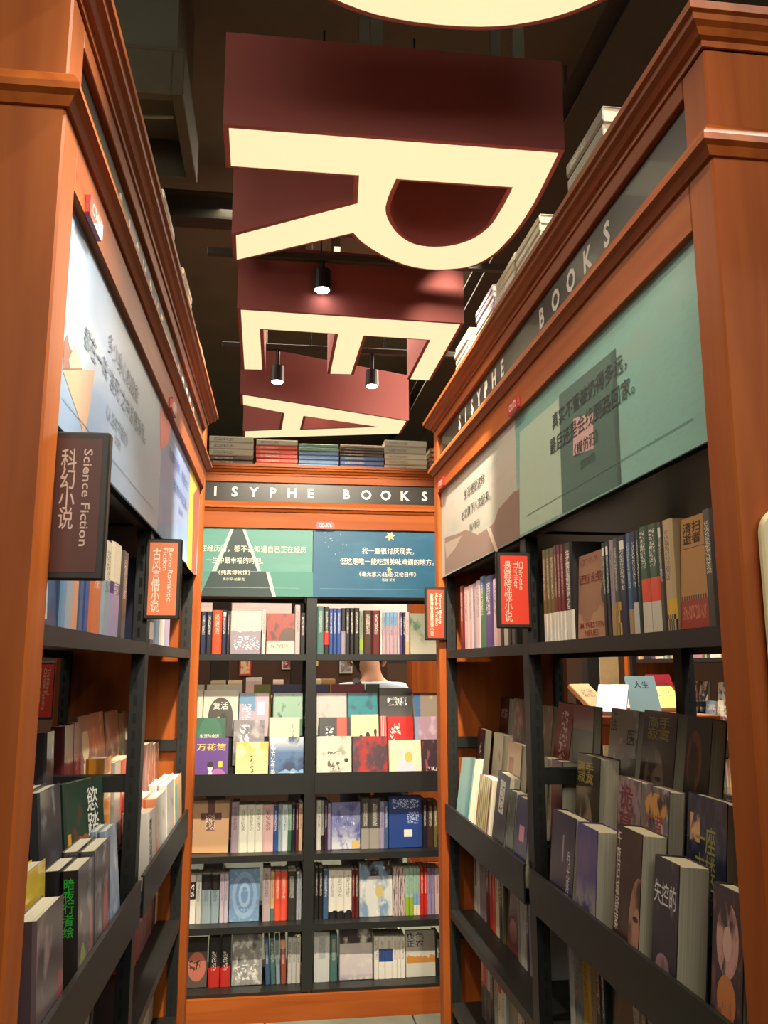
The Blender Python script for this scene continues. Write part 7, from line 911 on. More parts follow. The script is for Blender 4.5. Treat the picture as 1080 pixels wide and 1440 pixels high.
pLN = poster(uL, -A + .001, -.001, P_LN, lab='pale blue poster with an ice-cream cone')
pLF = poster(uL, .001, A - .001, P_LF, lab='blue poster with a coral patch')
PM = {'EL': pEL, 'ER': pER, 'RF': pRF, 'RN': pRN, 'LN': pLN, 'LF': pLF}
def pcol(c): return plain('ink_%d_%d_%d' % c, c, .5, var=.03)
for key, pts, c, dy in POSTER_SHAPES:
    poly('printed_shape', pts, FACE(0, .0118 - dy * .0002, 0), PM[key], pcol(c))
for key, body, x, z, ww, hh, c in POSTER_TEXT:
    text('printed_quote', body, FACE(x, .0106, z), PM[key], pcol(c), w=ww, h=hh, bold=.003)
for key, x0, x1, z, c in POSTER_LINES:
    poly('printed_line', [(x0, z - .0007), (x1, z - .0007), (x1, z + .0007), (x0, z + .0007)], FACE(0, .0107, 0), PM[key], pcol(c))
def star(key, x, z, r, c, n=6):
    pts = []
    for k in range(2 * n): a = PI * k / n + .2; q = r if k % 2 == 0 else r * .45; pts.append((x + q * math.cos(a), z + q * math.sin(a)))
    poly('printed_star', pts, FACE(0, .0108, 0), PM[key], pcol(c))
for s in STARS: star('ER', *s)
_r = random.Random(3)
for _ in range(16): star('ER', _r.uniform(.03, .13) + (_ % 3) * .02, _r.uniform(1.9, 2.0), _r.uniform(.0015, .004), (170, 206, 214), 4)
code_tag(uE, CODES[0], 'CD.076', 'small red code tag above the meeting of the two posters')
code_tag(uR, CODES[1], 'CD.072', 'small red code tag above the doorway poster')
code_tag(uR, CODES[2], 'CD.071', 'small red code tag at the far end')
code_tag(uL, CODES[3], 'CD.069', 'small red code tag at the near end')
code_tag(uL, CODES[4], 'CD.070', 'small red code tag above the coral patch')

# category signs that stand out from the posts
def flag_sign(unit, x, y0, y1, z1, z0, face, zh, en, label, inkc, side=-1, zx=.31):
    # a thin box sign at right angles to the bookcase; its face looks along local x (side) towards the photographer
    root = empty('category_sign', UNIT[unit] @ TR(x, 0, 0)); tag(root, label, 'sign', 'category signs on the posts')
    put('frame', MB().box(-.009, .009, y0, y1, z0, z1).mesh('frame', .002), plain('dark_bronze_frame', (34, 28, 24), .45), root)
    xf = side * .0096; b = .0085
    put('panel', MB().box(min(xf, xf * .9), max(xf, xf * .9), y0 + b, y1 - b, z0 + b, z1 - b).mesh('panel'), face, root)
    ba, bb = (.0, .021) if y0 < .2 else (y0 + .001, y0 + .02)
    for bz in (z1 - .03, z0 + .02): put('bracket', MB().box(*sorted((-side * .009, -side * .0105)), ba, bb, bz, bz + .01).mesh('bracket'), STEEL, root)
    xa = (0, -1, 0) if side < 0 else (0, 1, 0)
    W = abs(y1 - y0); H = z1 - z0; yc = (y0 + y1) / 2
    def at(fx, fz): return plane_M((side * .0102, yc + xa[1] * (fx - .5) * W, z0 + fz * H), xa, (0, 0, 1))
    n = len(zh); hh = SIGN_H.get(n, .6)
    ic = pcol(inkc)
    text('lettering', '\n'.join(zh), at(zx, .88), root, ic, h=hh * H, w=.0185 * (1 if n < 8 else .62), bold=.008, anchor=(.5, 1), line=.85)
    for k, e in enumerate(en):
        fx = .70 - k * .15 if len(en) == 2 else .70 - k * .15
        text('lettering', e, at(fx, .88), root, ic, w=SIGN_W[e] * H, h=.0125 if any(q in e for q in 'gypq') else .0105, bold=.012, rot=-PI / 2, anchor=(0, .5))
SIGN_H = {4: .55, 6: .80, 10: .80, 5: .3}
SIGN_W = {'Science Fiction': .66, 'Retro Romantic': .66, 'Fiction': .28, 'Chinese': .38, 'Thriller': .36, 'Western Mystery': .58, 'Novels & Thrillers': .62, 'Traditional': .45, 'Chinese Painting': .72}
RED = plain('red_sign_face', (238, 62, 34), .45, var=.02); PEACH = plain('peach_sign_face', (236, 132, 84), .45, var=.02); BROWN = plain('dark_brown_sign_face', (84, 34, 22), .45, var=.02)
flag_sign('L', -.9282, -.062, .0205, 1.693, 1.511, BROWN, '科幻小说', ['Science Fiction'], 'dark brown sign reading Science Fiction by the ice-cream poster', (214, 190, 176), zx=.43)
flag_sign('L', -.033, -.050, .0285, 1.691, 1.512, PEACH, '古风言情小说', ['Retro Romantic', 'Fiction'], 'peach sign reading Retro Romantic Fiction on the black upright', (252, 236, 220))
flag_sign('R', .033, -.054, .0285, 1.673, 1.496, RED, '悬疑惊悚小说', ['Chinese', 'Thriller'], 'bright red sign reading Chinese Thriller below the doorway poster', (250, 214, 190), side=1)
flag_sign('R', -.9282, -.052, .0205, 1.678, 1.497, RED, '欧美神秘悬疑惊悚小说', ['Western Mystery', 'Novels & Thrillers'], 'red sign reading Western Mystery on the far wooden post', (250, 200, 180), side=1)
flag_sign('L', .975, .451, .533, 1.425, 1.24, RED, '国画', ['Traditional', 'Chinese Painting'], 'red sign reading Traditional Chinese Painting seen through the shelves', (250, 200, 160))

# cream plaque on the near end of the right-hand bookcase
pts = []
for k in range(28):
    a = 2 * PI * k / 28; pts.append((.22 + (.16 if math.cos(a) > 0 else -.16) + .034 * math.cos(a), 1.30 + (.27 if math.sin(a) > 0 else -.27) + .034 * math.sin(a)))
pl = put('wall_plaque', MB().prism([(p[0], p[1]) for p in pts], 0, .012, axis=0).mesh('wall_plaque', .003), plain('cream_acrylic', (226, 212, 172), .35), None, UNIT['R'] @ TR(A + W_ + .0045, 0, 0) @ TR(0, -.006, 0))
tag(pl, 'cream rounded plaque on the wooden end panel of the doorway-poster bookcase', 'plaque')
_sm = MB()
for zz in (1.585, 1.015):
    _sm.tube((.0115, .215, zz), (.0145, .215, zz), .007, seg=16)
put('screw', _sm.mesh('screw'), plain('dull_steel_screw', (120, 118, 110), .3, metal=.8), pl, TR(0, -.14, 0))

# ---------------------------------------------------------------- books from the tables
def lay(s):
    return tuple(tuple(x) if isinstance(x, list) else x for x in s)
SHELFN = {'A': 'top shelf', 'C': 'third shelf', 'D': 'fourth shelf', 'B': 'bottom shelf'}
for (bay, sh, ref, y, z, items) in SPINES:
    unit = bay[0]
    for n, it in enumerate(items, 1):
        kind, x0, x1, h, spec, desc, opt = it
        lab = opt['lab']
        grp = f"books on the {SHELFN[sh]} under the {POSTERN[bay]}"
        if kind == 's': spine_book(unit, x0, x1, y + opt.get('dy', 0), z, h, spec, lab, grp, lean=opt.get('lean', 0), stitle=opt.get('st'))
        else: face_book(unit, x0, x1, y + opt.get('dy', .004), z, h, spec, lab, grp, t=opt.get('t', .025), tilt=opt.get('tilt', .05), yaw=opt.get('yaw', 0), title=opt.get('ti'))
TN = ('front', 'middle', 'back')
for (bay, tier, x0, x1, h, t, spec, desc, opt) in COVERS:
    y, z = TIERS[tier]
    for c in range(opt.get('n', 1)):      # further copies of the title stand behind the first
        face_book(bay[0], x0, x1, y + (t + .0015) * c / math.cos(opt.get('tilt', .14)) + opt.get('dy', 0), z + opt.get('dz', 0), h, spec, opt['lab'][c], f"cover-out books on the display steps under the {POSTERN[bay]}", t=t, tilt=opt.get('tilt', .14), yaw=opt.get('yaw', 0), roll=opt.get('roll', 0), title=opt.get('ti') if c == 0 else None, stitle=opt.get('st') if c == 0 else None)
for (unit, name, x0, x1, y, layers) in STACKS:
    z = ZTOP; rnd = random.Random(name)
    for n, (t, spec, desc) in enumerate(layers):
        dx = rnd.uniform(-.002, .002)
        pos = 'topmost' if n == len(layers) - 1 else ordinal(n + 1) + ' from the bottom'
        st = 'top' + unit if (unit == 'L' or (unit == 'R' and x0 < .2)) else None
        flat_book(unit, x0 + .002 + dx, x1 - .002 + dx, y + rnd.uniform(0, .005), z, t, spec, f"{desc}, {pos} of the {name}", f"books stacked on top of the {dict(E='end', R='doorway-poster', L='ice-cream-poster')[unit]} bookcase", yaw=rnd.uniform(-.012, .012), stuff=st)
        z += t + .0006

flush_stuff('topL', 'book stacks along the top of the ice-cream poster bookcase, seen as slivers')
flush_stuff('topR', 'pale book stacks along the top of the doorway-poster bookcase')

# ---------------------------------------------------------------- hanging sign letters
MAROON = plain('maroon_painted_metal', (146, 84, 80), .95, var=.05, scale=5); MAROON.node_tree.nodes['Principled BSDF'].inputs['Specular IOR Level'].default_value = .1
FACEG = glow('backlit_cream_face', (255, 243, 190), LETTER_E)
def offset(pts, d):
    n = len(pts); out = []; ar = sum(pts[i][0] * pts[(i + 1) % n][1] - pts[(i + 1) % n][0] * pts[i][1] for i in range(n)); sg = 1 if ar > 0 else -1
    for i in range(n):
        p0, p1, p2 = Vector(pts[i - 1]), Vector(pts[i]), Vector(pts[(i + 1) % n])
        a = (p1 - p0).normalized(); b = (p2 - p1).normalized(); na = Vector((a.y, -a.x)) * sg; nb = Vector((b.y, -b.x)) * sg
        m = (na + nb); m = m.normalized() if m.length > 1e-6 else na
        k = d / max(.35, m.dot(na)); out.append(tuple(p1 + m * k))
    return out
def filled(loops, z0, z1):
    cu = bpy.data.curves.new('s', 'CURVE'); cu.dimensions = '2D'; cu.fill_mode = 'BOTH'; cu.extrude = (z1 - z0) / 2
    for lp in loops:
        sp = cu.splines.new('POLY'); sp.points.add(len(lp) - 1); sp.use_cyclic_u = True
        for p, q in zip(sp.points, lp): p.co = (q[0], q[1], 0, 1)
    o = bpy.data.objects.new('s', cu); COL.objects.link(o)
    me = bpy.data.meshes.new_from_object(o.evaluated_get(bpy.context.evaluated_depsgraph_get()))
    bpy.data.objects.remove(o); bpy.data.curves.remove(cu)
    for v in me.vertices: v.co.z += (z0 + z1) / 2
    return me
SZ = 3.1
for ch, (outer, holes) in LETTERS.items():
    cx = sum(p[0] for p in outer) / len(outer); cy = sum(p[1] for p in outer) / len(outer)
    sh = lambda L: [(p[0] - cx, p[1] - cy) for p in L]
    root = empty('sign_letter', TR(cx, cy, SZ)); tag(root, f'giant hanging letter {ch} with cream lit face and maroon sides', 'sign letter', 'giant lit letters hanging over the aisle')
    box = filled([offset(sh(outer), .018)] + [offset(sh(h_), -.018) for h_ in holes], 0, .33); box.materials.clear()
    put('letter_case', box, MAROON, root)
    fc = filled([sh(outer)] + [sh(h_) for h_ in holes], -.004, 0.002); fc.materials.clear()
    put('lit_face', fc, FACEG, root)
    for hx, hy in ((-.25, -.28), (.3, -.28), (-.25, .2 if ch != 'O' else .28), (.3, .05)):
        x_, y_ = (hx, hy) if ch in 'RE' else (hx * .9, hy * .9)
        put('hanger', MB().box(x_ - .022, x_ + .022, y_ - .012, y_ + .012, .33, 1.5).mesh('hanger'), plain('dull_grey_hanger', (96, 94, 80), .7), root)

# spotlights on their tracks
GLB = glow('lamp_glow', (255, 250, 240), 30)
for (y, x0, x1, z) in TRACKS:
    r = empty('lighting_track', TR((x0 + x1) / 2, y, z)); tag(r, f"thin dark lighting track {'between letters R and E' if y < 4.5 else 'beyond letter E'}", 'track'); hl = (x1 - x0) / 2
    put('channel', MB().box(-hl, hl, -.017, .017, 0, .034).mesh('channel', .002), plain('dark_track_metal', (56, 56, 48), .5), r)
    m = MB(); [m.tube((k * hl, 0, .034), (k * hl, 0, 4.6 - z), .005, seg=8) for k in (-.3, .3)]
    put('suspension_rod', m.mesh('suspension_rod'), plain('black_rod', (26, 26, 22), .8), r)
for n, (x, y, z, tx, ty, lab) in enumerate(LAMPS):
    r = empty('track_spotlight', TR(x, y, z)); tag(r, lab, 'spotlight', 'track spotlights')
    put('lamp_body', MB().tube((0, 0, .0), (0, 0, .1), .043, .04, 20).mesh('lamp_body'), plain('black_lamp_body', (24, 24, 22), .4), r)
    put('mount', MB().tube((0, 0, .1), (0, 0, LAMPTOP[n] - z), .012, seg=10).mesh('mount'), plain('black_lamp_body', (24, 24, 22), .4), r)
    b = MB(); b.tube((0, 0, -.006), (0, 0, .0), .03, .036, 20); put('lens', b.mesh('lens'), GLB, r)
    spot('lamp_light', (x, y, z - .02), (tx, ty, .5), 26, 75)

# ceiling services
t = empty('ventilation_duct', TR(-.70, 3.64, 3.75)); tag(t, 'dark square ventilation hood under the ceiling, over the ice-cream poster bookcase', 'duct')
put('hood', MB().box(-.28, -.23, -.34, .34, 0, .2).box(.23, .28, -.34, .34, 0, .2).box(-.23, .23, -.34, -.29, 0, .2).box(-.23, .23, .29, .34, 0, .2).box(-.28, .28, -.34, .34, .2, .22).mesh('hood', .004), plain('dark_olive_sheet_metal', (84, 80, 62), .8), t)
put('duct', MB().box(-.24, .24, -.3, .3, .22, .85).mesh('duct'), DARK, t)
put('cross_bar', MB().tube((-.22, -.1, .03), (.22, -.14, .03), .008, seg=8).mesh('cross_bar'), plain('pale_pipe', (140, 134, 110), .6), t)
for n, (x0, y0, x1, y1, z, wd, lab) in enumerate(((-6.5, 3.0, 6.5, 3.0, 4.2, .14, 'dark steel beam across the ceiling, nearest the letter R'), (-6.5, 5.2, 6.5, 5.2, 4.2, .14, 'dark steel beam across the ceiling beyond the letter E'), (1.5, -3.5, 1.5, 11.5, 4.0, .3, 'long dark duct running along the aisle under the ceiling'), (-2.4, -3.5, -2.4, 11.5, 4.15, .2, 'dark cable tray running along the ceiling past the hood'))):
    d = Vector((x1 - x0, y1 - y0, 0)); L = d.length / 2
    m = MB().box(-L, L, -wd / 2, wd / 2, 0, .015).box(-L, L, -.01, .01, .015, .17).box(-L, L, -wd / 2, wd / 2, .17, .185)
    r = empty('ceiling_beam', TR((x0 + x1) / 2, (y0 + y1) / 2, z) @ RZ(math.atan2(d.y, d.x))); tag(r, lab, 'beam')
    put('flange_beam', m.mesh('flange_beam'), plain('dark_ceiling_steel', (52, 50, 40), .9), r)
    q = MB(); [q.tube((k * L, 0, .185), (k * L, 0, 4.6 - z), .012, seg=6) for k in (-.8, -.4, 0, .4, .8)]; put('suspension_rod', q.mesh('suspension_rod'), DARK, r)

# ---------------------------------------------------------------- person behind the end bookcase
def skin_fig(name, joints, edges, mat, parent, sub=2, root=0):
    me = bpy.data.meshes.new(name); me.from_pydata([j[:3] for j in joints], edges, []); o = bpy.data.objects.new(name, me); COL.objects.link(o)
    m = o.modifiers.new('s', 'SKIN'); m.use_smooth_shade = True
    for v, j in zip(me.skin_vertices[0].data, joints): v.radius = (j[3], j[4] if len(j) > 4 else j[3])
    me.skin_vertices[0].data[root].use_root = True
    s = o.modifiers.new('u', 'SUBSURF'); s.levels = s.render_levels = sub
    dg = bpy.context.evaluated_depsgraph_get(); nm = bpy.data.meshes.new_from_object(o.evaluated_get(dg)); bpy.data.objects.remove(o)
    nm.materials.clear(); nm.materials.append(mat)
    for p in nm.polygons: p.use_smooth = True
    return put(name, nm, None, parent)
SKIN = plain('skin', (206, 150, 120), .5, var=.04, scale=8); HAIR = plain('black_hair', (14, 11, 10), .6, var=.2, scale=90, bump=.5)
SHIRT = plain('pale_blue_cotton', (178, 194, 208), .8, var=.04, scale=12); TROU = plain('dark_trousers', (40, 44, 54), .8); SHOE = plain('white_shoe', (210, 208, 200), .6)
pr = empty('person', TR(.545, 4.78, 0)); tag(pr, 'person in a pale T-shirt with a dark bag strap, back turned, head bowed', 'person')
# facing away (+Y): x right. head bowed forward and turned a little
body = [(0, 0, .93, .10, .08), (0, -.005, 1.06, .10, .08), (0, -.01, 1.18, .135, .10), (0, -.01, 1.27, .12, .085), (0, .0, 1.335, .062), (-.006, .012, 1.38, .056), (-.020, .042, 1.43, .070), (-.026, .075, 1.485, .084), (-.024, .095, 1.55, .066),
        (-.15, -.005, 1.262, .055), (-.205, -.02, 1.17, .046), (-.235, .0, 1.0, .04), (-.20, .16, .96, .032), (-.165, .24, 1.0, .026),
        (.15, -.005, 1.262, .055), (.205, -.02, 1.17, .046), (.235, .0, 1.0, .04), (.20, .16, .96, .032), (.165, .24, 1.0, .026),
        (-.09, .0, .84, .09), (-.10, .01, .50, .06), (-.105, -.02, .10, .042), (.09, .0, .84, .09), (.10, .01, .50, .06), (.105, -.02, .10, .042)]
ed = [(0, 1), (1, 2), (2, 3), (3, 4), (4, 5), (5, 6), (6, 7), (7, 8), (3, 9), (9, 10), (10, 11), (11, 12), (12, 13), (3, 14), (14, 15), (15, 16), (16, 17), (17, 18), (0, 19), (19, 20), (20, 21), (0, 22), (22, 23), (23, 24)]
skin_fig('body', body, ed, SKIN, pr)
sh = [(0, 0, .84, .158, .128), (0, 0, .93, .15, .12), (0, -.005, 1.06, .137, .11), (0, -.012, 1.18, .15, .115), (0, -.012, 1.268, .135, .098), (0, -.002, 1.318, .066, .062), (-.15, -.006, 1.265, .07), (-.21, -.02, 1.16, .062), (-.222, -.015, 1.08, .058), (.15, -.006, 1.265, .07), (.21, -.02, 1.16, .062), (.222, -.015, 1.08, .058)]
skin_fig('t_shirt', sh, [(0, 1), (1, 2), (2, 3), (3, 4), (4, 5), (4, 6), (6, 7), (7, 8), (4, 9), (9, 10), (10, 11)], SHIRT, pr)
tr = [(0, 0, 1.0, .132, .108), (0, 0, .92, .135, .11), (-.092, .0, .82, .098), (-.10, .01, .48, .072), (-.105, -.02, .09, .058), (.092, .0, .82, .098), (.10, .01, .48, .072), (.105, -.02, .09, .058)]
skin_fig('trousers', tr, [(0, 1), (1, 2), (2, 3), (3, 4), (1, 5), (5, 6), (6, 7)], TROU, pr)
for s in (-1, 1):
    skin_fig('shoe', [(s * .105, -.055, .045, .042), (s * .108, .05, .045, .043, .04), (s * .11, .14, .035, .04, .032)], [(0, 1), (1, 2)], SHOE, pr)
    skin_fig('ear', [(s * .084 - .024, .085, 1.41, .008, .012), (s * .100 - .024, .078, 1.433, .009, .017), (s * .098 - .024, .078, 1.455, .007, .012)], [(0, 1), (1, 2)], SKIN, pr, 1)
    hx, hy, hz = s * .165, .24, 1.0
    pj = [(hx, hy, hz, .026), (hx - s * .01, hy + .045, hz + .015, .034, .016)]; pe = [(0, 1)]
    for k, L in enumerate((.030, .036, .034, .026)):
        b0 = len(pj); ox = s * (-.036 + k * .018); pj += [(hx + ox, hy + .08, hz + .03, .0095), (hx + ox * 1.05, hy + .08 + L * .8, hz + .04, .0085), (hx + ox * .95, hy + .085 + L * 1.3, hz + .028 - L * .3, .0075)]
        pe += [(1, b0), (b0, b0 + 1), (b0 + 1, b0 + 2)]
    b0 = len(pj); pj += [(hx - s * .045, hy + .03, hz + .02, .011), (hx - s * .062, hy + .06, hz + .04, .009)]; pe += [(1, b0), (b0, b0 + 1)]
    skin_fig('hand', pj, pe, SKIN, pr, 1)
skin_fig('hair', [(-.014, .032, 1.372, .052, .046), (-.018, .052, 1.41, .080, .078), (-.022, .074, 1.475, .098, .098), (-.023, .095, 1.55, .088, .09), (-.023, .105, 1.60, .05)], [(0, 1), (1, 2), (2, 3), (3, 4)], HAIR, pr)
fc = empty('face', None, pr)
skin_fig('nose', [(-.025, .170, 1.44, .01), (-.025, .184, 1.415, .013)], [(0, 1)], SKIN, fc, 1)
for s in (-1, 1): skin_fig('eye', [(-.025 + s * .03, .160, 1.46, .009), (-.025 + s * .03, .162, 1.457, .009)], [(0, 1)], plain('eye', (50, 36, 30), .2), fc, 1)
skin_fig('mouth', [(-.043, .132, 1.385, .006), (-.025, .140, 1.383, .007), (-.007, .132, 1.385, .006)], [(0, 1), (1, 2)], plain('lip', (170, 92, 84), .5), fc, 1)
sb = MB(); P_ = [(-.098, -.02, 1.345), (-.09, -.085, 1.325), (-.065, -.128, 1.27), (-.02, -.142, 1.2), (.05, -.140, 1.1), (.115, -.125, .99), (.168, -.06, .91)]
for a, b in zip(P_, P_[1:]):
    a = Vector(a); b = Vector(b); sd = (b - a).cross(Vector((0, 1, 0))).normalized() * .017; base = len(sb.v)
    for p in (a + sd, a - sd, b - sd, b + sd):
        for q in (0, .008): sb.v.append((p.x, p.y + q, p.z))
    for f in ((0, 2, 4, 6), (1, 7, 5, 3), (0, 1, 3, 2), (2, 3, 5, 4), (4, 5, 7, 6), (6, 7, 1, 0)): sb.f.append([base + i for i in f]); sb.m.append(0)
put('bag_strap', sb.mesh('bag_strap'), plain('black_webbing', (30, 30, 34), .7), pr)

# ---------------------------------------------------------------- shop beyond the aisle
BGU = [('F', TR(.3, 7.4, 0), 'bookcase far behind the end bookcase, facing the aisle'), ('T', TR(2.75, 5.6, 0) @ RZ(-PI / 2), 'bookcase seen through the doorway-poster shelves, beyond the display table'), ('K', TR(-2.3, 4.6, 0) @ RZ(PI / 2), 'bookcase beyond the ice-cream-poster bookcase')]
BGC = [(150, 60, 50), (60, 80, 130), (210, 200, 180), (90, 120, 90), (200, 170, 60), (40, 44, 50), (180, 130, 140), (120, 150, 170), (230, 225, 215), (100, 50, 60)]
BGN = ['brick red', 'slate blue', 'cream', 'leaf green', 'mustard', 'charcoal', 'dusty pink', 'pale blue', 'white', 'wine red']
for key, M, lab in BGU:
    UNIT[key] = M; u = build_unit(M, lab, prints=False); rnd = random.Random(key)
    nm = {'F': 'far bookcase behind the end one', 'T': 'bookcase beyond the display table', 'K': 'bookcase beyond the ice-cream one'}[key]
    for q in (-1, 1):
        c = {'F': (226, 206, 206), 'T': (70, 120, 104), 'K': (170, 160, 140)}[key]
        poster(u, -A if q < 0 else .001, -.001 if q < 0 else A, art(c, (('n', (c[0] + 20, c[1] + 16, c[2] + 10), 3, .5, q + 2),)))
    for (z, hs, name) in ((ZAT, 'A', 'top shelf'), (ZC, 'C', 'third shelf')):
        x = -.9; n = 1
        while x < .88:
            if abs(x) < .05 or -.035 < x < .02: x = .03
            k = rnd.randrange(len(BGC)); tt = rnd.choice((.018, .024, .03, .04, .14))
            if x < 0 and x + tt > -.03: x = .03; continue
            if x + tt > .9: break
            hh = rnd.uniform(.19, .23); sp = (BGC[k], (('t', (235, 230, 215), .2, .6, .8, .85, 30, 30, k),), (('t', (240, 235, 225), .3, .2, .7, .9, 12, 60, k),), .2)
            lb = f"{BGN[k]} {'cover-out book' if tt > .1 else 'spine'}, {ordinal(n)} from the near end, {name} of {nm}"
            if tt > .1: face_book(key, x, x + tt, .05, z, hh, sp, lb, f'books in the {nm}', t=.02, tilt=.05, stuff=key)
            else: spine_book(key, x, x + tt, .05, z, hh, sp, lb, f'books in the {nm}', stuff=key)
            x += tt + .001; n += 1
    for tier in range(3):
        y, z = TIERS[tier]; x = -.88 + tier * .03; n = 1
        while x < .88:
            if x < 0 and x + .14 > -.03: x = .03 + tier * .01
            if x + .14 > .9: break
            k = rnd.randrange(len(BGC)); sp = (BGC[k], (('n', BGC[(k + 3) % 10], 3, .5, k), ('t', (240, 235, 220), .15, .7, .85, .88, 16, 22, k)), (), .3)
            face_book(key, x, x + .138, y, z, rnd.uniform(.19, .215), sp, f"{BGN[k]} cover with {BGN[(k + 3) % 10]} patches, {ordinal(n)} from the near end, {TN[tier]} step, {nm}", f'cover-out books in the {nm}', t=.02, stuff=key)
            x += .15; n += 1
    flush_stuff(key, f'small distant books filling the {nm}')
# the rear display steps of the end bookcase, seen from behind
for n, (x0, x1, c, nm) in enumerate(((-.62, -.47, (205, 198, 178), 'cream'), (-.46, -.30, (216, 210, 190), 'pale cream'), (-.25, -.17, (120, 118, 40), 'olive'), (-.165, -.03, (48, 44, 92), 'navy'), (.03, .1, (50, 54, 90), 'indigo'), (.105, .26, (120, 32, 40), 'crimson'), (.265, .33, (52, 70, 50), 'dark green'), (.6, .75, (190, 184, 170), 'grey'))):
    M = UNIT['E'] @ TR((x0 + x1) / 2, D_ - .184, 1.1025) @ RZ(PI) @ RX(-.005) @ RZ(-PI / 2) @ TR(-.007, -(x1 - x0) / 2, 0)
    book(M, .013, x1 - x0 - .002, .226, mats_of((c, (), (), .2)), f'{nm} back cover peeping over the back step of the end bookcase', 'books facing away on the rear steps of the end bookcase')
# partition with framed prints behind the long table
pp_ = empty('partition', TR(.15, 6.85, 0)); tag(pp_, 'dark brown partition with framed prints, seen through the end bookcase', 'partition')
put('partition_board', MB().box(-.75, .75, 0, .05, 0, 1.62).mesh('partition_board', .003), plain('dark_brown_laminate', (70, 46, 34), .5), pp_)
for (x, z, w_, h_, c1, c2, lb) in ((-.02, 1.43, .12, .085, (206, 196, 196), (130, 50, 60), 'small white frame with red print'), (.165, 1.44, .075, .055, (196, 176, 110), (206, 186, 120), 'small straw-coloured frame'), (.42, 1.42, .1, .13, (190, 190, 186), (120, 110, 110), 'pale frame with grey print'), (-.36, 1.4, .09, .12, (190, 60, 40), (210, 190, 150), 'small red frame')):
    fr = empty('framed_print', TR(.15 + x, 6.849, z)); tag(fr, lb + ' on the dark partition', 'framed print')
    put('frame', MB().box(-w_ / 2, w_ / 2, -.012, 0, -h_ / 2, h_ / 2).mesh('frame', .002), pcol(c1), fr)
    b = MB().box(-w_ / 2 + .012, w_ / 2 - .012, -.0135, -.012, -h_ / 2 + .012, h_ / 2 - .012); b.uv[2] = [(0, 0), (1, 0), (1, 1), (0, 1)]
    put('print', b.mesh('print'), art(c2, (('n', c1, 3, .5, 2),)), fr)
for n, (x0, x1, lb) in enumerate(((2.066, 2.235, 'dark green hanging banner, the one nearer the aisle'), (2.296, 2.476, 'dark green hanging banner beside the slim black post'))):
    bn = empty('hanging_banner', TR((x0 + x1) / 2, 5.3, 1.47)); tag(bn, lb, 'banner'); hw = (x1 - x0) / 2
    put('cloth', MB().box(-hw, hw, -.004, .004, 0, .34).mesh('cloth', .002), plain('dark_green_canvas', (52, 84, 76), .8), bn)
    put('rod', MB().tube((-hw - .02, 0, .345), (hw + .02, 0, .345), .007, seg=10).mesh('rod'), STEEL, bn)
    for q in (-.8, .8): put('wire', MB().tube((q * hw, 0, .35), (q * hw, 0, 3.13), .002, seg=6).mesh('wire'), STEEL, bn)
cp = empty('pinned_board', TR(2.195, 5.52, 1.36)); tag(cp, 'cream board standing behind the green banners', 'board')
put('board', MB().box(-.065, .065, 0, .01, -1.36, .12).mesh('board', .002), plain('cream_card', (206, 180, 136), .7), cp)
def table(name, M, w, d, h, label, mat):
    r = empty(name, M); tag(r, label, 'table')
    put('table_top', MB().box(-w / 2, w / 2, -d / 2, d / 2, h - .04, h).mesh('table_top', .004), mat, r)
    put('apron', MB().box(-w / 2 + .04, w / 2 - .04, -d / 2 + .04, d / 2 - .04, h - .14, h - .04).mesh('apron'), mat, r)
    for sx in (-1, 1):
        for sy in (-1, 1): put('leg', MB().prism([(-.03, -.03), (.03, -.03), (.03, .03), (-.03, .03)], 0, h - .14, axis=2).mesh('leg', .004), mat, r, TR(sx * (w / 2 - .08), sy * (d / 2 - .08), 0))
    return r
table('display_table', TR(1.8, 4.62, 0), .8, 1.0, 1.17, 'tall wooden display table seen through the doorway-poster shelves', WZ)
table('display_table', TR(.0, 5.75, 0), 1.5, .55, 1.22, 'long wooden display table behind the end bookcase', WZ)
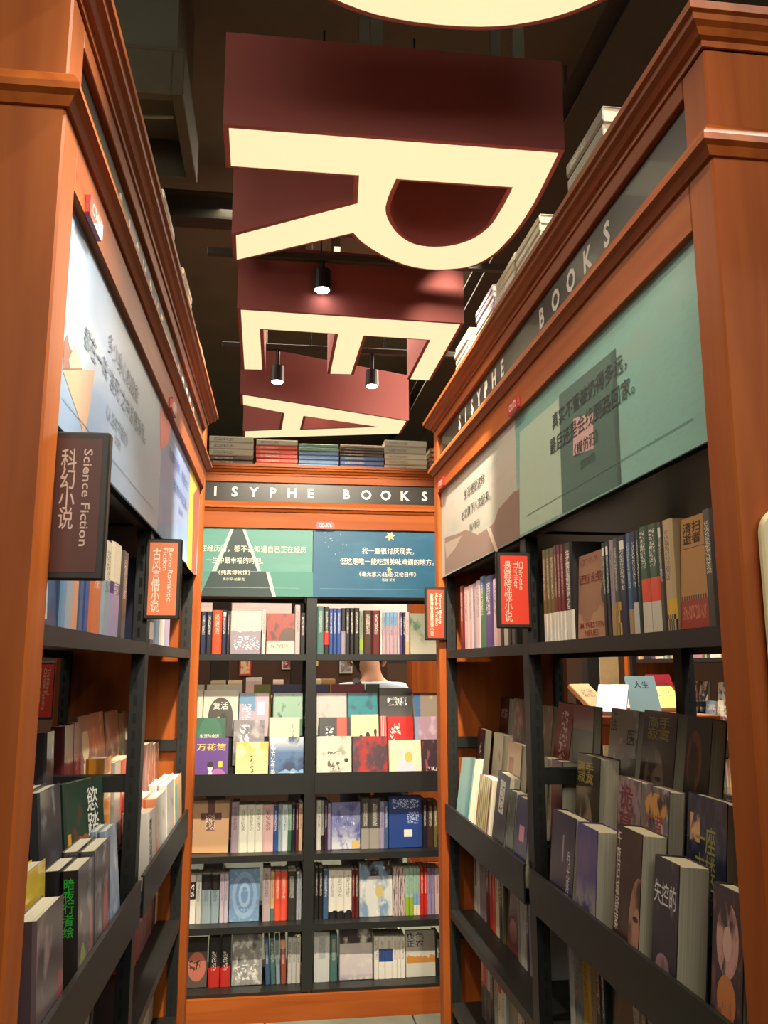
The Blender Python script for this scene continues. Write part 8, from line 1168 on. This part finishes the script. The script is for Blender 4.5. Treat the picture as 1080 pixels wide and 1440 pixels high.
def loose(M, t, w_, h, c, fr, label, title=None):
    book(M, t, w_, h, mats_of((c, fr, (), .2)), label, 'books on the display tables beyond', title=title)
for (x, y, rz, tilt, c, lab, ti) in TABLEBOOKS:
    b = MB()
    wd = empty('book_stand', TR(x, y, 1.1705) @ RZ(rz)); tag(wd, 'dark wedge stand under the ' + lab.split(',')[0], 'book stand')
    hs = .12 * math.cos(tilt); put('wedge', MB().prism([(.03 + .024 * math.cos(tilt) + .12 * math.sin(tilt), 0), (.03 + .024 * math.cos(tilt) + .12 * math.sin(tilt), hs), (.031 + .024 / max(.2, math.cos(tilt)), .002)], -.05, .05, axis=0).mesh('wedge'), STEEL, wd)
    M = TR(x, y, 1.1715 + .024 * math.sin(tilt)) @ RZ(rz) @ RX(-tilt) @ RZ(-PI / 2) @ TR(-.012, -.075, 0)
    loose(M, .024, .15, .205, c, (('t', (60, 60, 60), .2, .5, .8, .8, 14, 20, 3),) if not ti else (), lab, ti)
for (x, z0, w_, t_, c, lab) in BOXSTACK:
    M = TR(x, 5.6, z0 + t_ / 2) @ TR(w_ / 2, 0, 0) @ RY(-PI / 2)
    loose(M, t_, .14, w_, c, (), lab)
# freestanding posts of the shop seen between the shelves
for n, (x, y, wd, c, lab) in enumerate(((-.62, 6.4, .065, 'w', 'orange wooden post behind the end bookcase, next to the aisle post'), (-.36, 6.2, .13, 'k', 'black post behind the end bookcase beside the orange post'), (.17, 6.2, .09, 'k', 'black post in front of the framed prints'), (1.10, 6.3, .22, 'w', 'broad orange wooden pillar behind the person'), (2.225, 5.2, .035, 'k', 'slim black post beside the display table'), (2.11, 5.6, .11, 'k', 'broad black post beyond the display table'), (2.3, 7.6, .3, 'w', 'orange pillar beyond the display table'))):
    r = empty('shop_post', TR(x, y, 0)); tag(r, lab, 'post')
    h = wd / 2; put('shaft', MB().box(-h, h, -h, h, .08, 2.6).mesh('shaft', .004), WZ if c == 'w' else STEEL, r); put('foot', MB().box(-h - .01, h + .01, -h - .01, h + .01, 0, .08).mesh('foot', .004), WZ if c == 'w' else STEEL, r)
